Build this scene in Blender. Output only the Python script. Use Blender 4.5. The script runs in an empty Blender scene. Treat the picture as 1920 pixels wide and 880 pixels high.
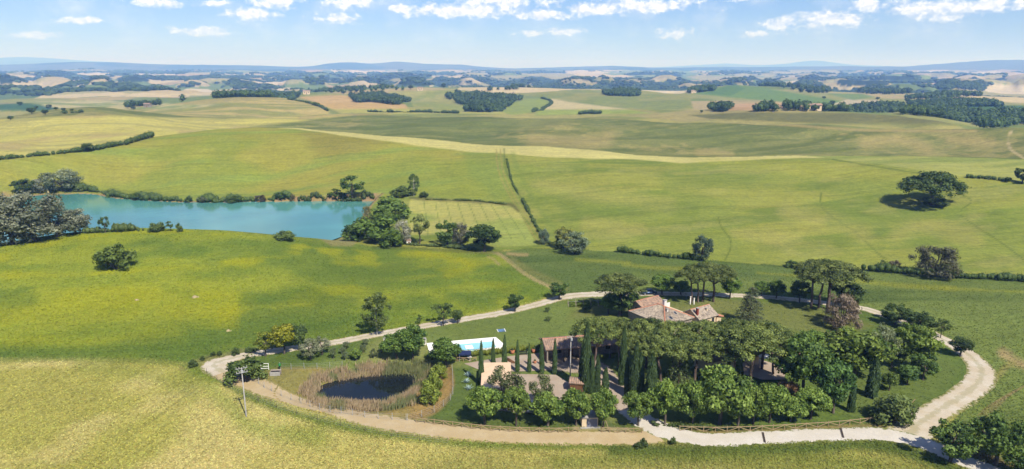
import bpy, bmesh, math, random
import numpy as np
from mathutils import Vector, Matrix, Quaternion

scene = bpy.context.scene
COL = scene.collection
R_ = math.radians
random.seed(7)
RNG = np.random.default_rng(11)

# ------------------------------------------------------------------ camera, sky, sun, exposure
CAM_Z = 60.0
PITCH = R_(13.7)
F = 1280.0                       # focal length in pixels of the 1920 wide photograph (24 mm)
cam_data = bpy.data.cameras.new('camera')
cam_data.sensor_width = 36.0
cam_data.lens = 24.0
cam_data.clip_start = 0.5
cam_data.clip_end = 200000.0
cam = bpy.data.objects.new('camera', cam_data)
COL.objects.link(cam)
cam.location = (0, 0, CAM_Z)
cam.rotation_euler = (R_(90) - PITCH, 0, 0)
scene.camera = cam

SUN_EL = R_(48)
SUN_DIR = Vector((0.5 * math.cos(SUN_EL), -0.866 * math.cos(SUN_EL), math.sin(SUN_EL)))   # towards the sun
sun_data = bpy.data.lights.new('sun', 'SUN')
sun_data.energy = 5.0
sun_data.angle = R_(0.53)
sun_data.color = (1.0, 0.955, 0.88)
sun = bpy.data.objects.new('sun', sun_data)
COL.objects.link(sun)
sun.location = (60, -100, 200)
sun.rotation_euler = (-SUN_DIR).to_track_quat('-Z', 'Y').to_euler()

scene.view_settings.view_transform = 'Standard'
scene.view_settings.look = 'None'
scene.view_settings.gamma = 1.0
scene.view_settings.use_curve_mapping = False
scene.view_settings.exposure = 0.6
scene.cycles.use_denoising = True
scene.cycles.max_bounces = 6
scene.cycles.diffuse_bounces = 3
scene.cycles.glossy_bounces = 3
scene.cycles.transmission_bounces = 4
scene.cycles.volume_bounces = 1
scene.cycles.transparent_max_bounces = 8
scene.cycles.caustics_reflective = False
scene.cycles.caustics_refractive = False
scene.cycles.volume_max_steps = 64


class NT:
    """small helper for node trees"""
    def __init__(self, tree):
        self.t = tree

    def n(self, typ, **kw):
        nd = self.t.nodes.new(typ)
        for k, v in kw.items():
            if k.startswith('i_'):
                key = k[2:]
                key = int(key) if key.isdigit() else key.replace('_', ' ')
                nd.inputs[key].default_value = v
            else:
                setattr(nd, k, v)
        return nd

    def l(self, a, b):
        self.t.links.new(a, b)

    def _in(self, sock, v):
        if isinstance(v, (int, float)):
            sock.default_value = v
        elif isinstance(v, (tuple, list)):
            sock.default_value = v
        else:
            self.l(v, sock)

    def math(self, op, a, b=0.0, c=None, clamp=False):
        nd = self.n('ShaderNodeMath', operation=op, use_clamp=clamp)
        self._in(nd.inputs[0], a)
        self._in(nd.inputs[1], b)
        if c is not None:
            self._in(nd.inputs[2], c)
        return nd.outputs[0]

    def ramp(self, v, lo, hi, smooth=True):
        nd = self.n('ShaderNodeMapRange', interpolation_type='SMOOTHSTEP' if smooth else 'LINEAR')
        nd.clamp = True
        self._in(nd.inputs[0], v)
        nd.inputs[1].default_value = lo
        nd.inputs[2].default_value = hi
        nd.inputs[3].default_value = 0.0
        nd.inputs[4].default_value = 1.0
        return nd.outputs[0]

    def mapr(self, v, lo, hi, a, b):
        nd = self.n('ShaderNodeMapRange')
        self._in(nd.inputs[0], v)
        nd.inputs[1].default_value = lo
        nd.inputs[2].default_value = hi
        nd.inputs[3].default_value = a
        nd.inputs[4].default_value = b
        return nd.outputs[0]

    def mix(self, f, a, b, mode='MIX'):
        nd = self.n('ShaderNodeMix', data_type='RGBA', blend_type=mode)
        self._in(nd.inputs[0], f)
        for s, v in ((nd.inputs[6], a), (nd.inputs[7], b)):
            if isinstance(v, (tuple, list, np.ndarray)):
                s.default_value = (*[float(q) for q in v[:3]], 1.0)
            else:
                self.l(v, s)
        return nd.outputs[2]

    def noise(self, vec, scale, detail=4.0, rough=0.55, dist=0.0, out=0):
        nd = self.n('ShaderNodeTexNoise')
        if vec is not None:
            self.l(vec, nd.inputs['Vector'])
        nd.inputs['Scale'].default_value = scale
        nd.inputs['Detail'].default_value = detail
        nd.inputs['Roughness'].default_value = rough
        nd.inputs['Distortion'].default_value = dist
        return nd.outputs[out]

    def mapping(self, vec, scale=(1, 1, 1), rot=(0, 0, 0), loc=(0, 0, 0)):
        nd = self.n('ShaderNodeMapping')
        self.l(vec, nd.inputs[0])
        nd.inputs[1].default_value = loc
        nd.inputs[2].default_value = rot
        nd.inputs[3].default_value = scale
        return nd.outputs[0]


def lin(c):
    """sRGB 0-255 to linear"""
    out = []
    for v in c:
        v = v / 255.0
        out.append(v / 12.92 if v <= 0.04045 else ((v + 0.055) / 1.055) ** 2.4)
    return tuple(out)


# ---- world: Nishita sky with a layer of fair weather clouds
world = bpy.data.worlds.new('World')
scene.world = world
world.use_nodes = True
wt = world.node_tree
wt.nodes.clear()
W = NT(wt)
sky = W.n('ShaderNodeTexSky', sky_type='NISHITA')
sky.sun_disc = False
sky.sun_elevation = SUN_EL
sky.sun_rotation = math.atan2(SUN_DIR.x, SUN_DIR.y)
sky.altitude = 250.0
sky.air_density = 1.0
sky.dust_density = 0.15
sky.ozone_density = 2.5
tc = W.n('ShaderNodeTexCoord')
sep = W.n('ShaderNodeSeparateXYZ')
W.l(tc.outputs['Generated'], sep.inputs[0])
# directions: azimuth (right of the camera heading) and elevation, both in degrees
az = W.math('MULTIPLY', W.math('ARCTAN2', sep.outputs[0], sep.outputs[1]), 57.2958)
el = W.math('MULTIPLY', W.math('ARCSINE', sep.outputs[2]), 57.2958)
cmb = W.n('ShaderNodeCombineXYZ')
W.l(az, cmb.inputs[0]); W.l(W.math('MULTIPLY', el, 1.45), cmb.inputs[1])
v_c = cmb.outputs[0]
n_big = W.noise(v_c, 0.55, 6.0, 0.6, 0.2)
n_fine = W.noise(v_c, 1.0, 8.0, 0.58, 0.0)
# clouds in view, then added ones outside the view: azimuth, elevation, half width, half height
CLOUDS = [(-26.5, 4.55, 1.9, 0.38), (-22.3, 4.6, 1.0, 0.3), (-20.0, 3.9, 2.0, 0.55), (-18.3, 4.9, 1.9, 0.6), (-13.8, 3.75, 2.0, 0.45),
          (-12.8, 5.0, 2.2, 0.55), (-9.0, 4.6, 0.9, 0.35), (-4.0, 4.4, 4.6, 0.6), (-1.0, 5.3, 4.5, 0.7), (2.5, 4.15, 2.8, 0.4),
          (6.5, 4.5, 3.4, 0.5), (10.5, 4.75, 4.2, 0.6), (1.6, 2.7, 1.6, 0.28), (4.4, 2.8, 1.5, 0.36), (13.0, 2.55, 1.35, 0.5),
          (21.0, 3.2, 1.9, 0.6), (24.0, 3.4, 2.6, 0.7), (26.3, 4.4, 1.6, 0.5), (28.6, 5.3, 2.4, 0.55), (30.6, 4.0, 3.0, 0.85), (33.8, 4.1, 2.2, 0.5),
          (36.5, 4.1, 1.5, 0.5), (-23.5, 2.6, 2.3, 0.35), (19.0, 2.55, 1.1, 0.3), (17.5, 5.2, 1.3, 0.3), (-34, 2.1, 1.6, 0.25), (-31, 3.2, 1.6, 0.25),
          (-24, 13.2, 5.5, 1.5), (-14, 15.5, 4.0, 1.2), (8, 14.0, 5.0, 1.4), (24, 12.0, 4.5, 1.3), (-40, 11.0, 4.0, 1.2), (-44, 4.6, 3.0, 0.6), (43, 3.5, 3.0, 0.7), (-52, 3.2, 3.2, 0.6), (51, 4.8, 3.4, 0.7)]  # unseen; first one added to whiten the lake reflection
acc = None
for (a0, e0, w_, h_) in CLOUDS:
    dx = W.math('DIVIDE', W.math('SUBTRACT', az, a0), w_)
    dy = W.math('DIVIDE', W.math('SUBTRACT', el, e0), h_)
    d2 = W.math('ADD', W.math('MULTIPLY', dx, dx), W.math('MULTIPLY', dy, dy))
    g = W.math('SUBTRACT', 1.0, W.math('SQRT', d2))
    acc = g if acc is None else W.math('SMOOTH_MAX', acc, g, 0.3)
body = W.math('MAXIMUM', acc, -1.2)
puff = W.math('ADD', W.math('MULTIPLY', W.math('SUBTRACT', n_fine, 0.5), 3.0), W.math('MULTIPLY', W.math('SUBTRACT', n_big, 0.5), 1.2))
near_mask = W.math('MULTIPLY', W.ramp(W.math('ADD', body, puff), -0.25, 0.75), W.mapr(el, 1.5, 4.6, .45, 1.0))
# the rest of the sky goes on with scattered clouds of the same kind on a high flat layer
zc = W.math('MAXIMUM', sep.outputs[2], 0.03)
cm2 = W.n('ShaderNodeCombineXYZ')
W.l(W.math('DIVIDE', sep.outputs[0], zc), cm2.inputs[0])
W.l(W.math('DIVIDE', sep.outputs[1], zc), cm2.inputs[1])
n_layer = W.noise(cm2.outputs[0], 0.75, 8.0, 0.6, 0.2)
layer_mask = W.math('MULTIPLY', W.ramp(n_layer, 0.60, 0.76), W.ramp(el, 5.0, 12.0))
# thin veil that whitens the low sky in places
veil = W.math('MULTIPLY', W.ramp(W.noise(v_c, 0.22, 5.0, 0.6), 0.42, 0.75), W.math('MULTIPLY', W.ramp(el, 0.5, 3.5), 0.32))
mask = W.math('MAXIMUM', W.math('MAXIMUM', W.math('MULTIPLY', near_mask, 0.93), layer_mask), veil)
shade = W.noise(v_c, 2.0, 5.0, 0.6)
cl_col = W.mix(W.ramp(shade, 0.35, 0.7), (6.2, 6.5, 7.6), (9.0, 9.0, 9.2))
sky_c = W.mix(1.0, sky.outputs[0], (0.44, 0.54, 0.86), 'MULTIPLY')
bg_col = W.mix(mask, sky_c, cl_col)
bg = W.n('ShaderNodeBackground')
W.l(bg_col, bg.inputs[0])
bg.inputs[1].default_value = 0.10
world.cycles.sampling_method = 'MANUAL'
world.cycles.sample_map_resolution = 128
wo = W.n('ShaderNodeOutputWorld')
W.l(bg.outputs[0], wo.inputs[0])

# ------------------------------------------------------------------ camera geometry: photograph pixel <-> direction
CP, SP = math.cos(PITCH), math.sin(PITCH)


def ray(u, v):
    """azimuth and downward slope (drop per metre of ground range) of the sight line through a pixel"""
    vp = np.asarray(v, float) - 440.0
    dx = np.asarray(u, float) - 960.0
    dy = F * CP - vp * SP
    dz = F * SP + vp * CP
    return np.arctan2(dx, dy), dz / np.hypot(dx, dy)


def project(x, y, z):
    fwd = y * CP + (CAM_Z - z) * SP
    dwn = -y * SP + (CAM_Z - z) * CP
    return 960 + F * x / fwd, 440 + F * dwn / fwd


# ---- smooth value noise in numpy
_TAB = np.random.default_rng(5).random((256, 256))


def vnoise(x, y):
    xi = np.floor(x).astype(np.int64); yi = np.floor(y).astype(np.int64)
    fx = x - xi; fy = y - yi
    fx = fx * fx * fx * (fx * (fx * 6 - 15) + 10); fy = fy * fy * fy * (fy * (fy * 6 - 15) + 10)
    a = _TAB[xi & 255, yi & 255]; b = _TAB[(xi + 1) & 255, yi & 255]
    c = _TAB[xi & 255, (yi + 1) & 255]; d = _TAB[(xi + 1) & 255, (yi + 1) & 255]
    return (a * (1 - fx) + b * fx) * (1 - fy) + (c * (1 - fx) + d * fx) * fy


def fbm(x, y, octv=4, gain=0.5):
    s = 0; amp = 1; tot = 0
    for i in range(octv):
        s = s + amp * vnoise(x * 2 ** i + 17.3 * i, y * 2 ** i + 9.1 * i)
        tot += amp; amp *= gain
    return s / tot


def sstep(x, lo, hi):
    t = np.clip((x - lo) / (hi - lo), 0, 1)
    return t * t * (3 - 2 * t)


# ------------------------------------------------------------------ terrain: crest and valley lines of the real hills
def crest(pts):
    """(u, v, z): a line seen in the photograph at height z above the farmyard"""
    a, s = ray([p[0] for p in pts], [p[1] for p in pts])
    z = np.array([p[2] for p in pts], float)
    return a, (CAM_Z - z) / s, z


def hid(pts):
    """(u, range, z): a valley line that nearer ground hides"""
    a, s = ray([p[0] for p in pts], [300.0] * len(pts))
    return a, np.array([p[1] for p in pts], float), np.array([p[2] for p in pts], float)


def crest_r(pts, rng):
    """(u, v) at fixed range"""
    a, s = ray([p[0] for p in pts], [p[1] for p in pts])
    return a, np.full(len(pts), float(rng)), CAM_Z - s * rng


LAYERS = [
    hid([(960, 4, -3)]),
    hid([(960, 60, -1.2)]),
    hid([(0, 100, 1.2), (960, 95, 0), (1920, 95, -1.0)]),
    hid([(0, 140, 0.3), (960, 130, 0), (1920, 130, -0.4)]),
    hid([(0, 172, 0), (960, 180, 0), (1920, 195, -0.5)]),
    crest([(-200, 470, 3), (0, 457, 4), (120, 438, 5), (270, 429, 6), (420, 434, 5), (520, 443, 3), (600, 450, 0), (700, 462, -5), (900, 472, -5), (1000, 466, -5),
           (1160, 472, -5), (1300, 487, -5), (1480, 500, -5), (1620, 507, -5), (1740, 518, -4), (1920, 528, -4), (2100, 530, -4)]),
    hid([(0, 305, -7.5), (270, 292, -7.5), (420, 281, -7.5), (520, 273, -7.5), (600, 270, -7), (700, 277, -5), (800, 271, -4.8), (900, 263, -4.5), (1000, 266, -4), (1160, 263, -3.5), (1480, 262, -3.5), (1920, 277, -2.5)]),
    crest([(-200, 378, -5), (0, 371, -5), (90, 363, -5), (180, 361, -5), (350, 377, -5), (560, 374, -5), (715, 371, -4.5), (800, 375, -3.5), (900, 380, -2.5), (1000, 390, -1.5), (1200, 400, -1), (1480, 410, -.5), (1920, 420, .5)]),
    crest([(-200, 315, 9), (0, 302, 9.2), (150, 283, 11.3), (290, 259, 15), (400, 244, 18.7), (480, 239, 19.6), (560, 241, 19), (640, 248, 17.4), (776, 260, 14.5), (913, 272, 11.8), (1015, 274, 11.7),
           (1117, 282, 10.5), (1185, 291, 8.5), (1280, 297, 8), (1400, 297, 8.1), (1500, 294, 9.2), (1600, 294, 9.6), (1750, 297, 10.6), (1920, 304, 11), (2100, 310, 11)]),
    hid([(0, 545, 4.2), (290, 570, 8), (480, 610, 6), (640, 585, 3), (900, 545, 0), (1185, 515, -3), (1400, 525, -2), (1600, 545, 0), (1920, 565, 2)]),
    crest([(-200, 230, 9), (0, 228, 9.2), (102, 221, 10.5), (200, 218, 10.5), (300, 222, 7.1), (400, 226, 7), (480, 223, 7), (560, 216, 9), (640, 212, 10), (766, 211, 10.2), (947, 216, 9.2), (1117, 218, 9.7),
           (1280, 223, 10), (1450, 231, 9.9), (1621, 242, 10), (1825, 244, 11), (1920, 245, 11), (2100, 246, 11)]),
    hid([(0, 1000, -12), (480, 930, -2), (900, 900, -6), (1280, 850, -6), (1600, 770, 0), (1920, 750, 0)]),
    crest([(-200, 210, -10), (0, 209, -10), (170, 209, -5), (330, 206, 0), (480, 193, 8), (528, 188, 11), (600, 194, 9), (700, 197, 5), (900, 207, -4), (1117, 209, -3), (1280, 214, -2), (1400, 212, 4),
           (1587, 213, 9), (1689, 218, 9), (1791, 228, 8), (1832, 236, 6), (1920, 240, 5), (2100, 240, 5)]),
    hid([(0, 1700, -16), (480, 1400, -8), (900, 1150, -11), (1280, 1150, -10), (1920, 1000, -8)]),
    crest([(-200, 192, -12), (0, 190, -12), (200, 180, -5), (400, 183, -5), (560, 179, 0), (640, 173, 4), (718, 171, 6), (810, 170, 6), (947, 173, 5), (1083, 168, 8), (1280, 173, 5), (1375, 161, 12), (1450, 164, 12),
           (1570, 173, 6), (1700, 179, 2), (1800, 184, 0), (1920, 191, -2), (2100, 192, -2)]),
    hid([(960, 2700, -34)]),
    hid([(960, 3900, -36)]),
    hid([(960, 6000, -30)]),
    hid([(960, 8500, -12)]),
    hid([(960, 11500, 15)]),
    crest_r([(-300, 118), (-100, 124), (0, 122), (150, 115), (230, 118), (300, 122), (420, 123), (520, 126), (570, 127), (625, 120), (660, 119), (700, 122), (745, 116), (790, 120), (870, 121), (900, 125), (960, 129),
             (1060, 127), (1150, 124), (1230, 127), (1420, 126), (1600, 127), (1700, 127), (1760, 123), (1830, 118), (1900, 115), (1960, 117), (2200, 124)], 14000),
    hid([(960, 23000, 20)]),
    crest_r([(-300, 120), (-60, 114), (30, 107), (70, 108), (130, 113), (250, 119), (340, 124), (500, 129), (900, 130), (1150, 129), (1230, 127), (1290, 124), (1360, 119), (1420, 123), (1470, 121), (1500, 116), (1530, 113),
             (1560, 117), (1600, 122), (1700, 126), (1800, 127), (2200, 126)], 31000),
    hid([(960, 42000, -100)]),
]

AZ = np.concatenate([np.radians(np.arange(-180, -48, 4.0)), np.radians(np.arange(-48, -41, 0.5)), np.radians(np.arange(-41, 41.0001, 0.11)),
                     np.radians(np.arange(41.5, 48.1, 0.5)), np.radians(np.arange(52, 180.1, 4.0))])
RR = np.concatenate([[0.5, 20, 40, 60, 72, 80], 84 * np.exp(np.arange(0, math.log(1300 / 84), 0.0062)), 1300 * np.exp(np.arange(0.006, math.log(42000 / 1300), 0.0125)), [42000.0]])
NA, NR = len(AZ), len(RR)


def pchip_cols(Rk, Zk, r):
    """monotone cubic through (Rk, Zk) per column; Rk, Zk: K x NA; r: NR; returns NR x NA"""
    K, N = Rk.shape
    h = np.diff(Rk, axis=0); d = np.diff(Zk, axis=0) / h
    m = np.zeros_like(Rk)
    w1 = 2 * h[1:] + h[:-1]; w2 = h[1:] + 2 * h[:-1]
    same = (d[1:] * d[:-1]) > 0
    with np.errstate(divide='ignore', invalid='ignore'):
        mm = (w1 + w2) / (w1 / d[:-1] + w2 / d[1:])
    m[1:-1] = np.where(same, mm, 0.0)
    out = np.empty((len(r), N))
    for j in range(N):
        i = np.clip(np.searchsorted(Rk[:, j], r, side='right') - 1, 0, K - 2)
        hh = h[i, j]; t = np.clip((r - Rk[i, j]) / hh, 0, 1)
        t2 = t * t; t3 = t2 * t
        out[:, j] = (2 * t3 - 3 * t2 + 1) * Zk[i, j] + (t3 - 2 * t2 + t) * hh * m[i, j] + (-2 * t3 + 3 * t2) * Zk[i + 1, j] + (t3 - t2) * hh * m[i + 1, j]
    return out


def smooth_interp(x, xp, fp):
    """interpolate with rounded corners"""
    y = np.interp(x, xp, fp)
    if len(xp) < 3:
        return y
    w = R_(0.55)
    acc_ = 0
    for o, k in ((-1, .18), (-.5, .2), (0, .24), (.5, .2), (1, .18)):
        acc_ = acc_ + k * np.interp(x + o * w, xp, fp)
    return acc_


Rk = np.empty((len(LAYERS), NA)); Zk = np.empty((len(LAYERS), NA))
for k, (a, r, z) in enumerate(LAYERS):
    o = np.argsort(a)
    Rk[k] = smooth_interp(AZ, a[o], r[o]); Zk[k] = smooth_interp(AZ, a[o], z[o])
for k in range(1, len(LAYERS)):
    Rk[k] = np.maximum(Rk[k], Rk[k - 1] * 1.02 + 2)
ZG = pchip_cols(Rk, Zk, RR)
AA, RG = np.meshgrid(AZ, RR)
XG = RG * np.sin(AA); YG = RG * np.cos(AA)
# gentle unevenness near, rolling relief far away
ZG += (fbm(XG / 42, YG / 42, 3) - 0.5) * 1.5 * sstep(RG, 200, 330) * (1 - sstep(RG, 900, 1500))
ZG += (fbm(XG / 95 + 1.7, YG / 95 + .4, 2) - 0.5) * 13 * sstep(RG, 285, 380) * (1 - sstep(RG, 800, 1100)) * (1 - .8 * np.exp(-((RG - Rk[8][None, :]) / 75) ** 2))
ZG += (fbm(XG / 210, YG / 210, 2) - 0.5) * 26 * sstep(RG, 470, 1000) * (1 - sstep(RG, 1500, 2600))
far = sstep(RG, 2200, 4200) * (1 - sstep(RG, 10500, 13000) * 0.82)
ridged = 1 - np.abs(2 * fbm(XG / 1700 + 3.1, YG / 1300, 5, 0.5) - 1)
ridged2 = 1 - np.abs(2 * fbm(XG / 620 + 8.1, YG / 480 + 3, 4, 0.5) - 1)
ZG += far * ((ridged - 0.72) * np.minimum(0.014 * RG, 120) + (ridged2 - .75) * np.minimum(0.008 * RG, 50))
# the separate hills of the far country: pixel column and row of the top, range, half width in pixels, cover
FAR_HILLS = [(107, 144, 3500, 55, 't'), (0, 149, 3700, 55, 'p'), (70, 135, 6000, 95, 'f'), (165, 130, 9000, 60, 't'), (200, 158, 2800, 95, 'g'), (300, 143, 4600, 120, 'f'), (145, 171, 2250, 85, 't'), (300, 169, 2150, 88, 'm'),
             (420, 147, 4200, 52, 'p'), (530, 168, 2650, 90, 't'), (575, 146, 4700, 55, 'f'), (765, 152, 3200, 40, 't'), (880, 147, 4300, 95, 'f'), (615, 156, 3700, 28, 't'), (690, 150, 4000, 40, 'f'), (1001, 149, 4000, 34, 't'), (1060, 151, 4300, 38, 't'),
             (990, 159, 3000, 26, 't'), (1110, 151, 4500, 60, 'f'), (930, 133, 9000, 60, 'f'), (1325, 138, 7000, 24, 't'), (1500, 141, 6500, 44, 't'), (1440, 133, 9500, 60, 'f'), (1620, 153, 3500, 48, 't'), (1512, 153, 3300, 28, 't'), (1587, 147, 4600, 70, 'f'),
             (1757, 151, 4000, 75, 'f'), (1860, 155, 3500, 24, 't'), (1790, 142, 6500, 65, 't'), (1230, 148, 4400, 60, 'f'), (1290, 156, 3000, 40, 't'), (1380, 149, 3900, 50, 'g'), (1690, 158, 2800, 60, 'g'), (1900, 147, 4800, 50, 'f'), (480, 158, 3100, 50, 'f'), (850, 159, 3000, 40, 'p'),
             (30, 163, 2600, 60, 'g'), (380, 136, 7000, 60, 't'), (520, 137, 6500, 45, 'f'), (640, 136, 7500, 40, 't'), (250, 136, 8000, 60, 'f')]
rh = np.random.default_rng(31)
for k_ in range(170):
    R0 = float(np.exp(rh.uniform(math.log(3000), math.log(10500))))
    FAR_HILLS.append((rh.uniform(-260, 2180), 128 + 36 * 3000 / R0 * rh.uniform(.55, .85) - 2.0, R0, rh.uniform(16, 55), rh.choice(list('fftttgpp'))))
HILL_W = np.zeros(RG.shape); HILL_K = np.full(RG.shape, ' ')
FAR_HILLS.sort(key=lambda h: -h[2])
wob1 = fbm(AA * 60, RG / 500, 4); wob2 = fbm(AA * 22 + 5, RG / 1400 + 3, 3)
for (u_, v_, R0, hw, kd) in FAR_HILLS:
    a0, s0 = ray(u_, v_)
    zt = CAM_Z - s0 * R0
    ha = hw / 1300.0; hr = max(R0 * ha * 1.1, R0 * .05)
    q = np.sqrt(((AA - a0) / ha) ** 2 + ((RG - R0) / hr) ** 2) + (wob1 - .5) * .9 + (wob2 - .5) * .5
    w = np.exp(-np.clip(q, 0, 9) ** 2 * 1.1) * (RG > 1950)
    lift = np.maximum(zt - ZG, 0) * w
    ZG += lift
    m_ = w > .42
    HILL_W = np.where(m_, w, HILL_W); HILL_K = np.where(m_, kd, HILL_K)
ZG += sstep(RG, 10500, 13000) * (fbm(XG / 1500, YG / 3000, 4) - 0.5) * 60 * (1 - sstep(RG, 24000, 28000) * 0.4)


def col_index(a):
    j = np.clip(np.searchsorted(AZ, a, side='right') - 1, 0, NA - 2)
    return j, (a - AZ[j]) / (AZ[j + 1] - AZ[j])


def ground(x, y):
    """terrain height at world x, y (scalars or arrays)"""
    x = np.asarray(x, float); y = np.asarray(y, float)
    r = np.hypot(x, y); a = np.arctan2(x, y)
    j, fa = col_index(a)
    i = np.clip(np.searchsorted(RR, r, side='right') - 1, 0, NR - 2)
    fr = (r - RR[i]) / (RR[i + 1] - RR[i])
    return ((ZG[i, j] * (1 - fa) + ZG[i, j + 1] * fa) * (1 - fr) + (ZG[i + 1, j] * (1 - fa) + ZG[i + 1, j + 1] * fa) * fr)


def at(u, v, rmin=60.0, rmax=40000.0):
    """the ground point seen at a photograph pixel: first meeting of the sight line with the terrain"""
    a, s = ray(u, v)
    j, fa = col_index(a)
    z = ZG[:, j] * (1 - fa) + ZG[:, j + 1] * fa
    g = (CAM_Z - z) / RR - s                 # > 0 while the ground is below the sight line
    ok = (RR >= rmin) & (RR <= rmax)
    idx = np.where((g <= 0) & ok)[0]
    if len(idx) == 0:
        r = rmax if s <= 0 else min(rmax, CAM_Z / max(s, 1e-3))
    else:
        i = idx[0]
        if i == 0 or not ok[i - 1]:
            r = RR[i]
        else:
            t = g[i - 1] / (g[i - 1] - g[i]); r = RR[i - 1] + t * (RR[i] - RR[i - 1])
    x, y = r * math.sin(a), r * math.cos(a)
    return Vector((float(x), float(y), float(ground(x, y))))


def at_z(u, v, z):
    """the point at height z on the sight line through a pixel"""
    a, s = ray(u, v)
    r = (CAM_Z - z) / s
    return Vector((float(r * math.sin(a)), float(r * math.cos(a)), float(z)))


def top_height(p, u, v):
    """height above ground of a thing that stands at p and reaches up to pixel row v"""
    a, s = ray(u, v)
    return float(CAM_Z - s * math.hypot(p.x, p.y) - p.z)


def px_m(p):
    """metres per photograph pixel at point p"""
    return (p - Vector((0, 0, CAM_Z))).length / F


def poly_sd(px, py, poly):
    """signed distance (positive inside) from points to a polygon"""
    poly = np.asarray(poly, float)
    d = np.full(px.shape, 1e18); inside = np.zeros(px.shape, bool)
    n = len(poly)
    for k in range(n):
        x1, y1 = poly[k]; x2, y2 = poly[(k + 1) % n]
        ex, ey = x2 - x1, y2 - y1
        t = np.clip(((px - x1) * ex + (py - y1) * ey) / (ex * ex + ey * ey + 1e-9), 0, 1)
        d = np.minimum(d, (px - x1 - t * ex) ** 2 + (py - y1 - t * ey) ** 2)
        c = ((y1 > py) != (y2 > py))
        xi = x1 + (py - y1) * ex / (ey if abs(ey) > 1e-12 else 1e-12)
        inside ^= c & (px < xi)
    d = np.sqrt(d)
    return np.where(inside, d, -d)


def line_d(px, py, pts):
    d = np.full(px.shape, 1e18)
    for (x1, y1), (x2, y2) in zip(pts[:-1], pts[1:]):
        ex, ey = x2 - x1, y2 - y1
        t = np.clip(((px - x1) * ex + (py - y1) * ey) / (ex * ex + ey * ey + 1e-9), 0, 1)
        d = np.minimum(d, (px - x1 - t * ex) ** 2 + (py - y1 - t * ey) ** 2)
    return np.sqrt(d)


def spline(pts, n=10):
    """Catmull-Rom through points"""
    P = [np.array(p, float) for p in pts]
    P = [2 * P[0] - P[1]] + P + [2 * P[-1] - P[-2]]
    out = []
    for i in range(1, len(P) - 2):
        for k in range(n):
            t = k / n
            out.append(0.5 * ((2 * P[i]) + (-P[i - 1] + P[i + 1]) * t + (2 * P[i - 1] - 5 * P[i] + 4 * P[i + 1] - P[i + 2]) * t * t + (-P[i - 1] + 3 * P[i] - 3 * P[i + 1] + P[i + 2]) * t ** 3))
    out.append(P[-2])
    return np.array(out)


# ---- basins of the lake and the pond
LAKE_Z = -6.0
lake_px = [(-60, 372), (40, 368), (90, 366), (150, 364), (185, 366), (215, 373), (330, 380), (400, 380), (560, 377), (715, 377), (690, 395), (676, 412), (640, 432), (600, 446), (560, 452), (300, 452), (0, 470), (-80, 470)]
LAKE = np.array([at_z(u, v, LAKE_Z)[:2] for u, v in lake_px])
sel = (RG > 200) & (RG < 520)
sd = np.full(RG.shape, -1e9); sd[sel] = poly_sd(XG[sel], YG[sel], LAKE)
bank = np.clip(sd, -60, 60)
nearside = (sel & (sd > -14))
ZG = np.where(nearside & (sd > 0), np.minimum(ZG, LAKE_Z - 0.25 - np.minimum(sd, 10) * 0.15), ZG)
ZG = np.where(nearside & (sd <= 0) & (RG > 300), np.maximum(ZG, LAKE_Z + 0.15 + 0.06 * np.minimum(-sd, 8)), ZG)
POND_Z = -1.5
pond_px = [(590, 742), (606, 725), (640, 714), (690, 707), (740, 703), (775, 706), (783, 716), (770, 734), (745, 748), (700, 757), (650, 756), (612, 750)]
POND = np.array([at_z(u, v, POND_Z)[:2] for u, v in spline(pond_px + [pond_px[0]], 5)[:-1]])
sel = RG < 220
sd = np.full(RG.shape, -1e9); sd[sel] = poly_sd(XG[sel], YG[sel], POND)
ZG = np.where(sd > -7, np.minimum(ZG, POND_Z - 0.3 + np.clip(-sd + 0.6, 0, 8) * 0.24), ZG)
ZG = np.where(sd > 0, np.minimum(ZG, POND_Z - 0.5), ZG)
# excavation of the swimming pool
pool_px = [(849, 645.5), (922, 638.8), (931, 650.5), (857, 660)]
POOL = np.array([at_z(u, v, 0.1)[:2] for u, v in pool_px])
sd = np.full(RG.shape, -1e9); sd[sel] = poly_sd(XG[sel], YG[sel], POOL)
ZG = np.where(sd > -1.2, ZG - 1.9 * sstep(sd, -1.2, -0.3), ZG)
# ------------------------------------------------------------------ ground colours (what grows where)
def alb(*c):
    return np.array(lin(c)) / 1.9


UG, VG = project(XG, YG, ZG)
VIS = (YG > 1)
base = np.zeros(RG.shape + (3,))
zone = np.zeros(RG.shape, int)
for k in (5, 8, 10, 12, 14):
    zone += (RG > Rk[k][None, :] * (1.01 if k != 5 else 1.0)).astype(int)
n1 = fbm(XG / 23, YG / 23, 4); n2 = fbm(XG / 60 + 7, YG / 60 + 2, 4); n3 = fbm(XG / 9 + 3, YG / 9, 3)
nst = fbm(XG / 90 + YG / 200, YG / 14 - XG / 60, 4)           # drawn-out bands across the slope


def lerp(a, b, t):
    t = np.asarray(t)[..., None]
    return a * (1 - t) + b * t


def contrast(n, lo, hi):
    return sstep(n, lo, hi)


def paint(poly, zmin, zmax, colf, soft=2.0, warp=0.0, amount=1.0):
    """give the ground inside a field outline (pixel corners, projected on the ground) its own cover"""
    poly = np.asarray(poly, float)
    x0, y0 = poly.min(0) - 30; x1, y1 = poly.max(0) + 30
    m = VIS & (UG > x0) & (UG < x1) & (VG > y0) & (VG < y1) & (zone >= zmin) & (zone <= zmax)
    if not m.any():
        return
    d = poly_sd(UG[m], VG[m], poly)
    if warp:
        d = d + (n1[m] - 0.5) * warp
    w = sstep(d, -soft, soft) * amount
    c = colf(m) if callable(colf) else np.broadcast_to(colf, (m.sum(), 3))
    base[m] = base[m] * (1 - w[:, None]) + c * w[:, None]


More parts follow.
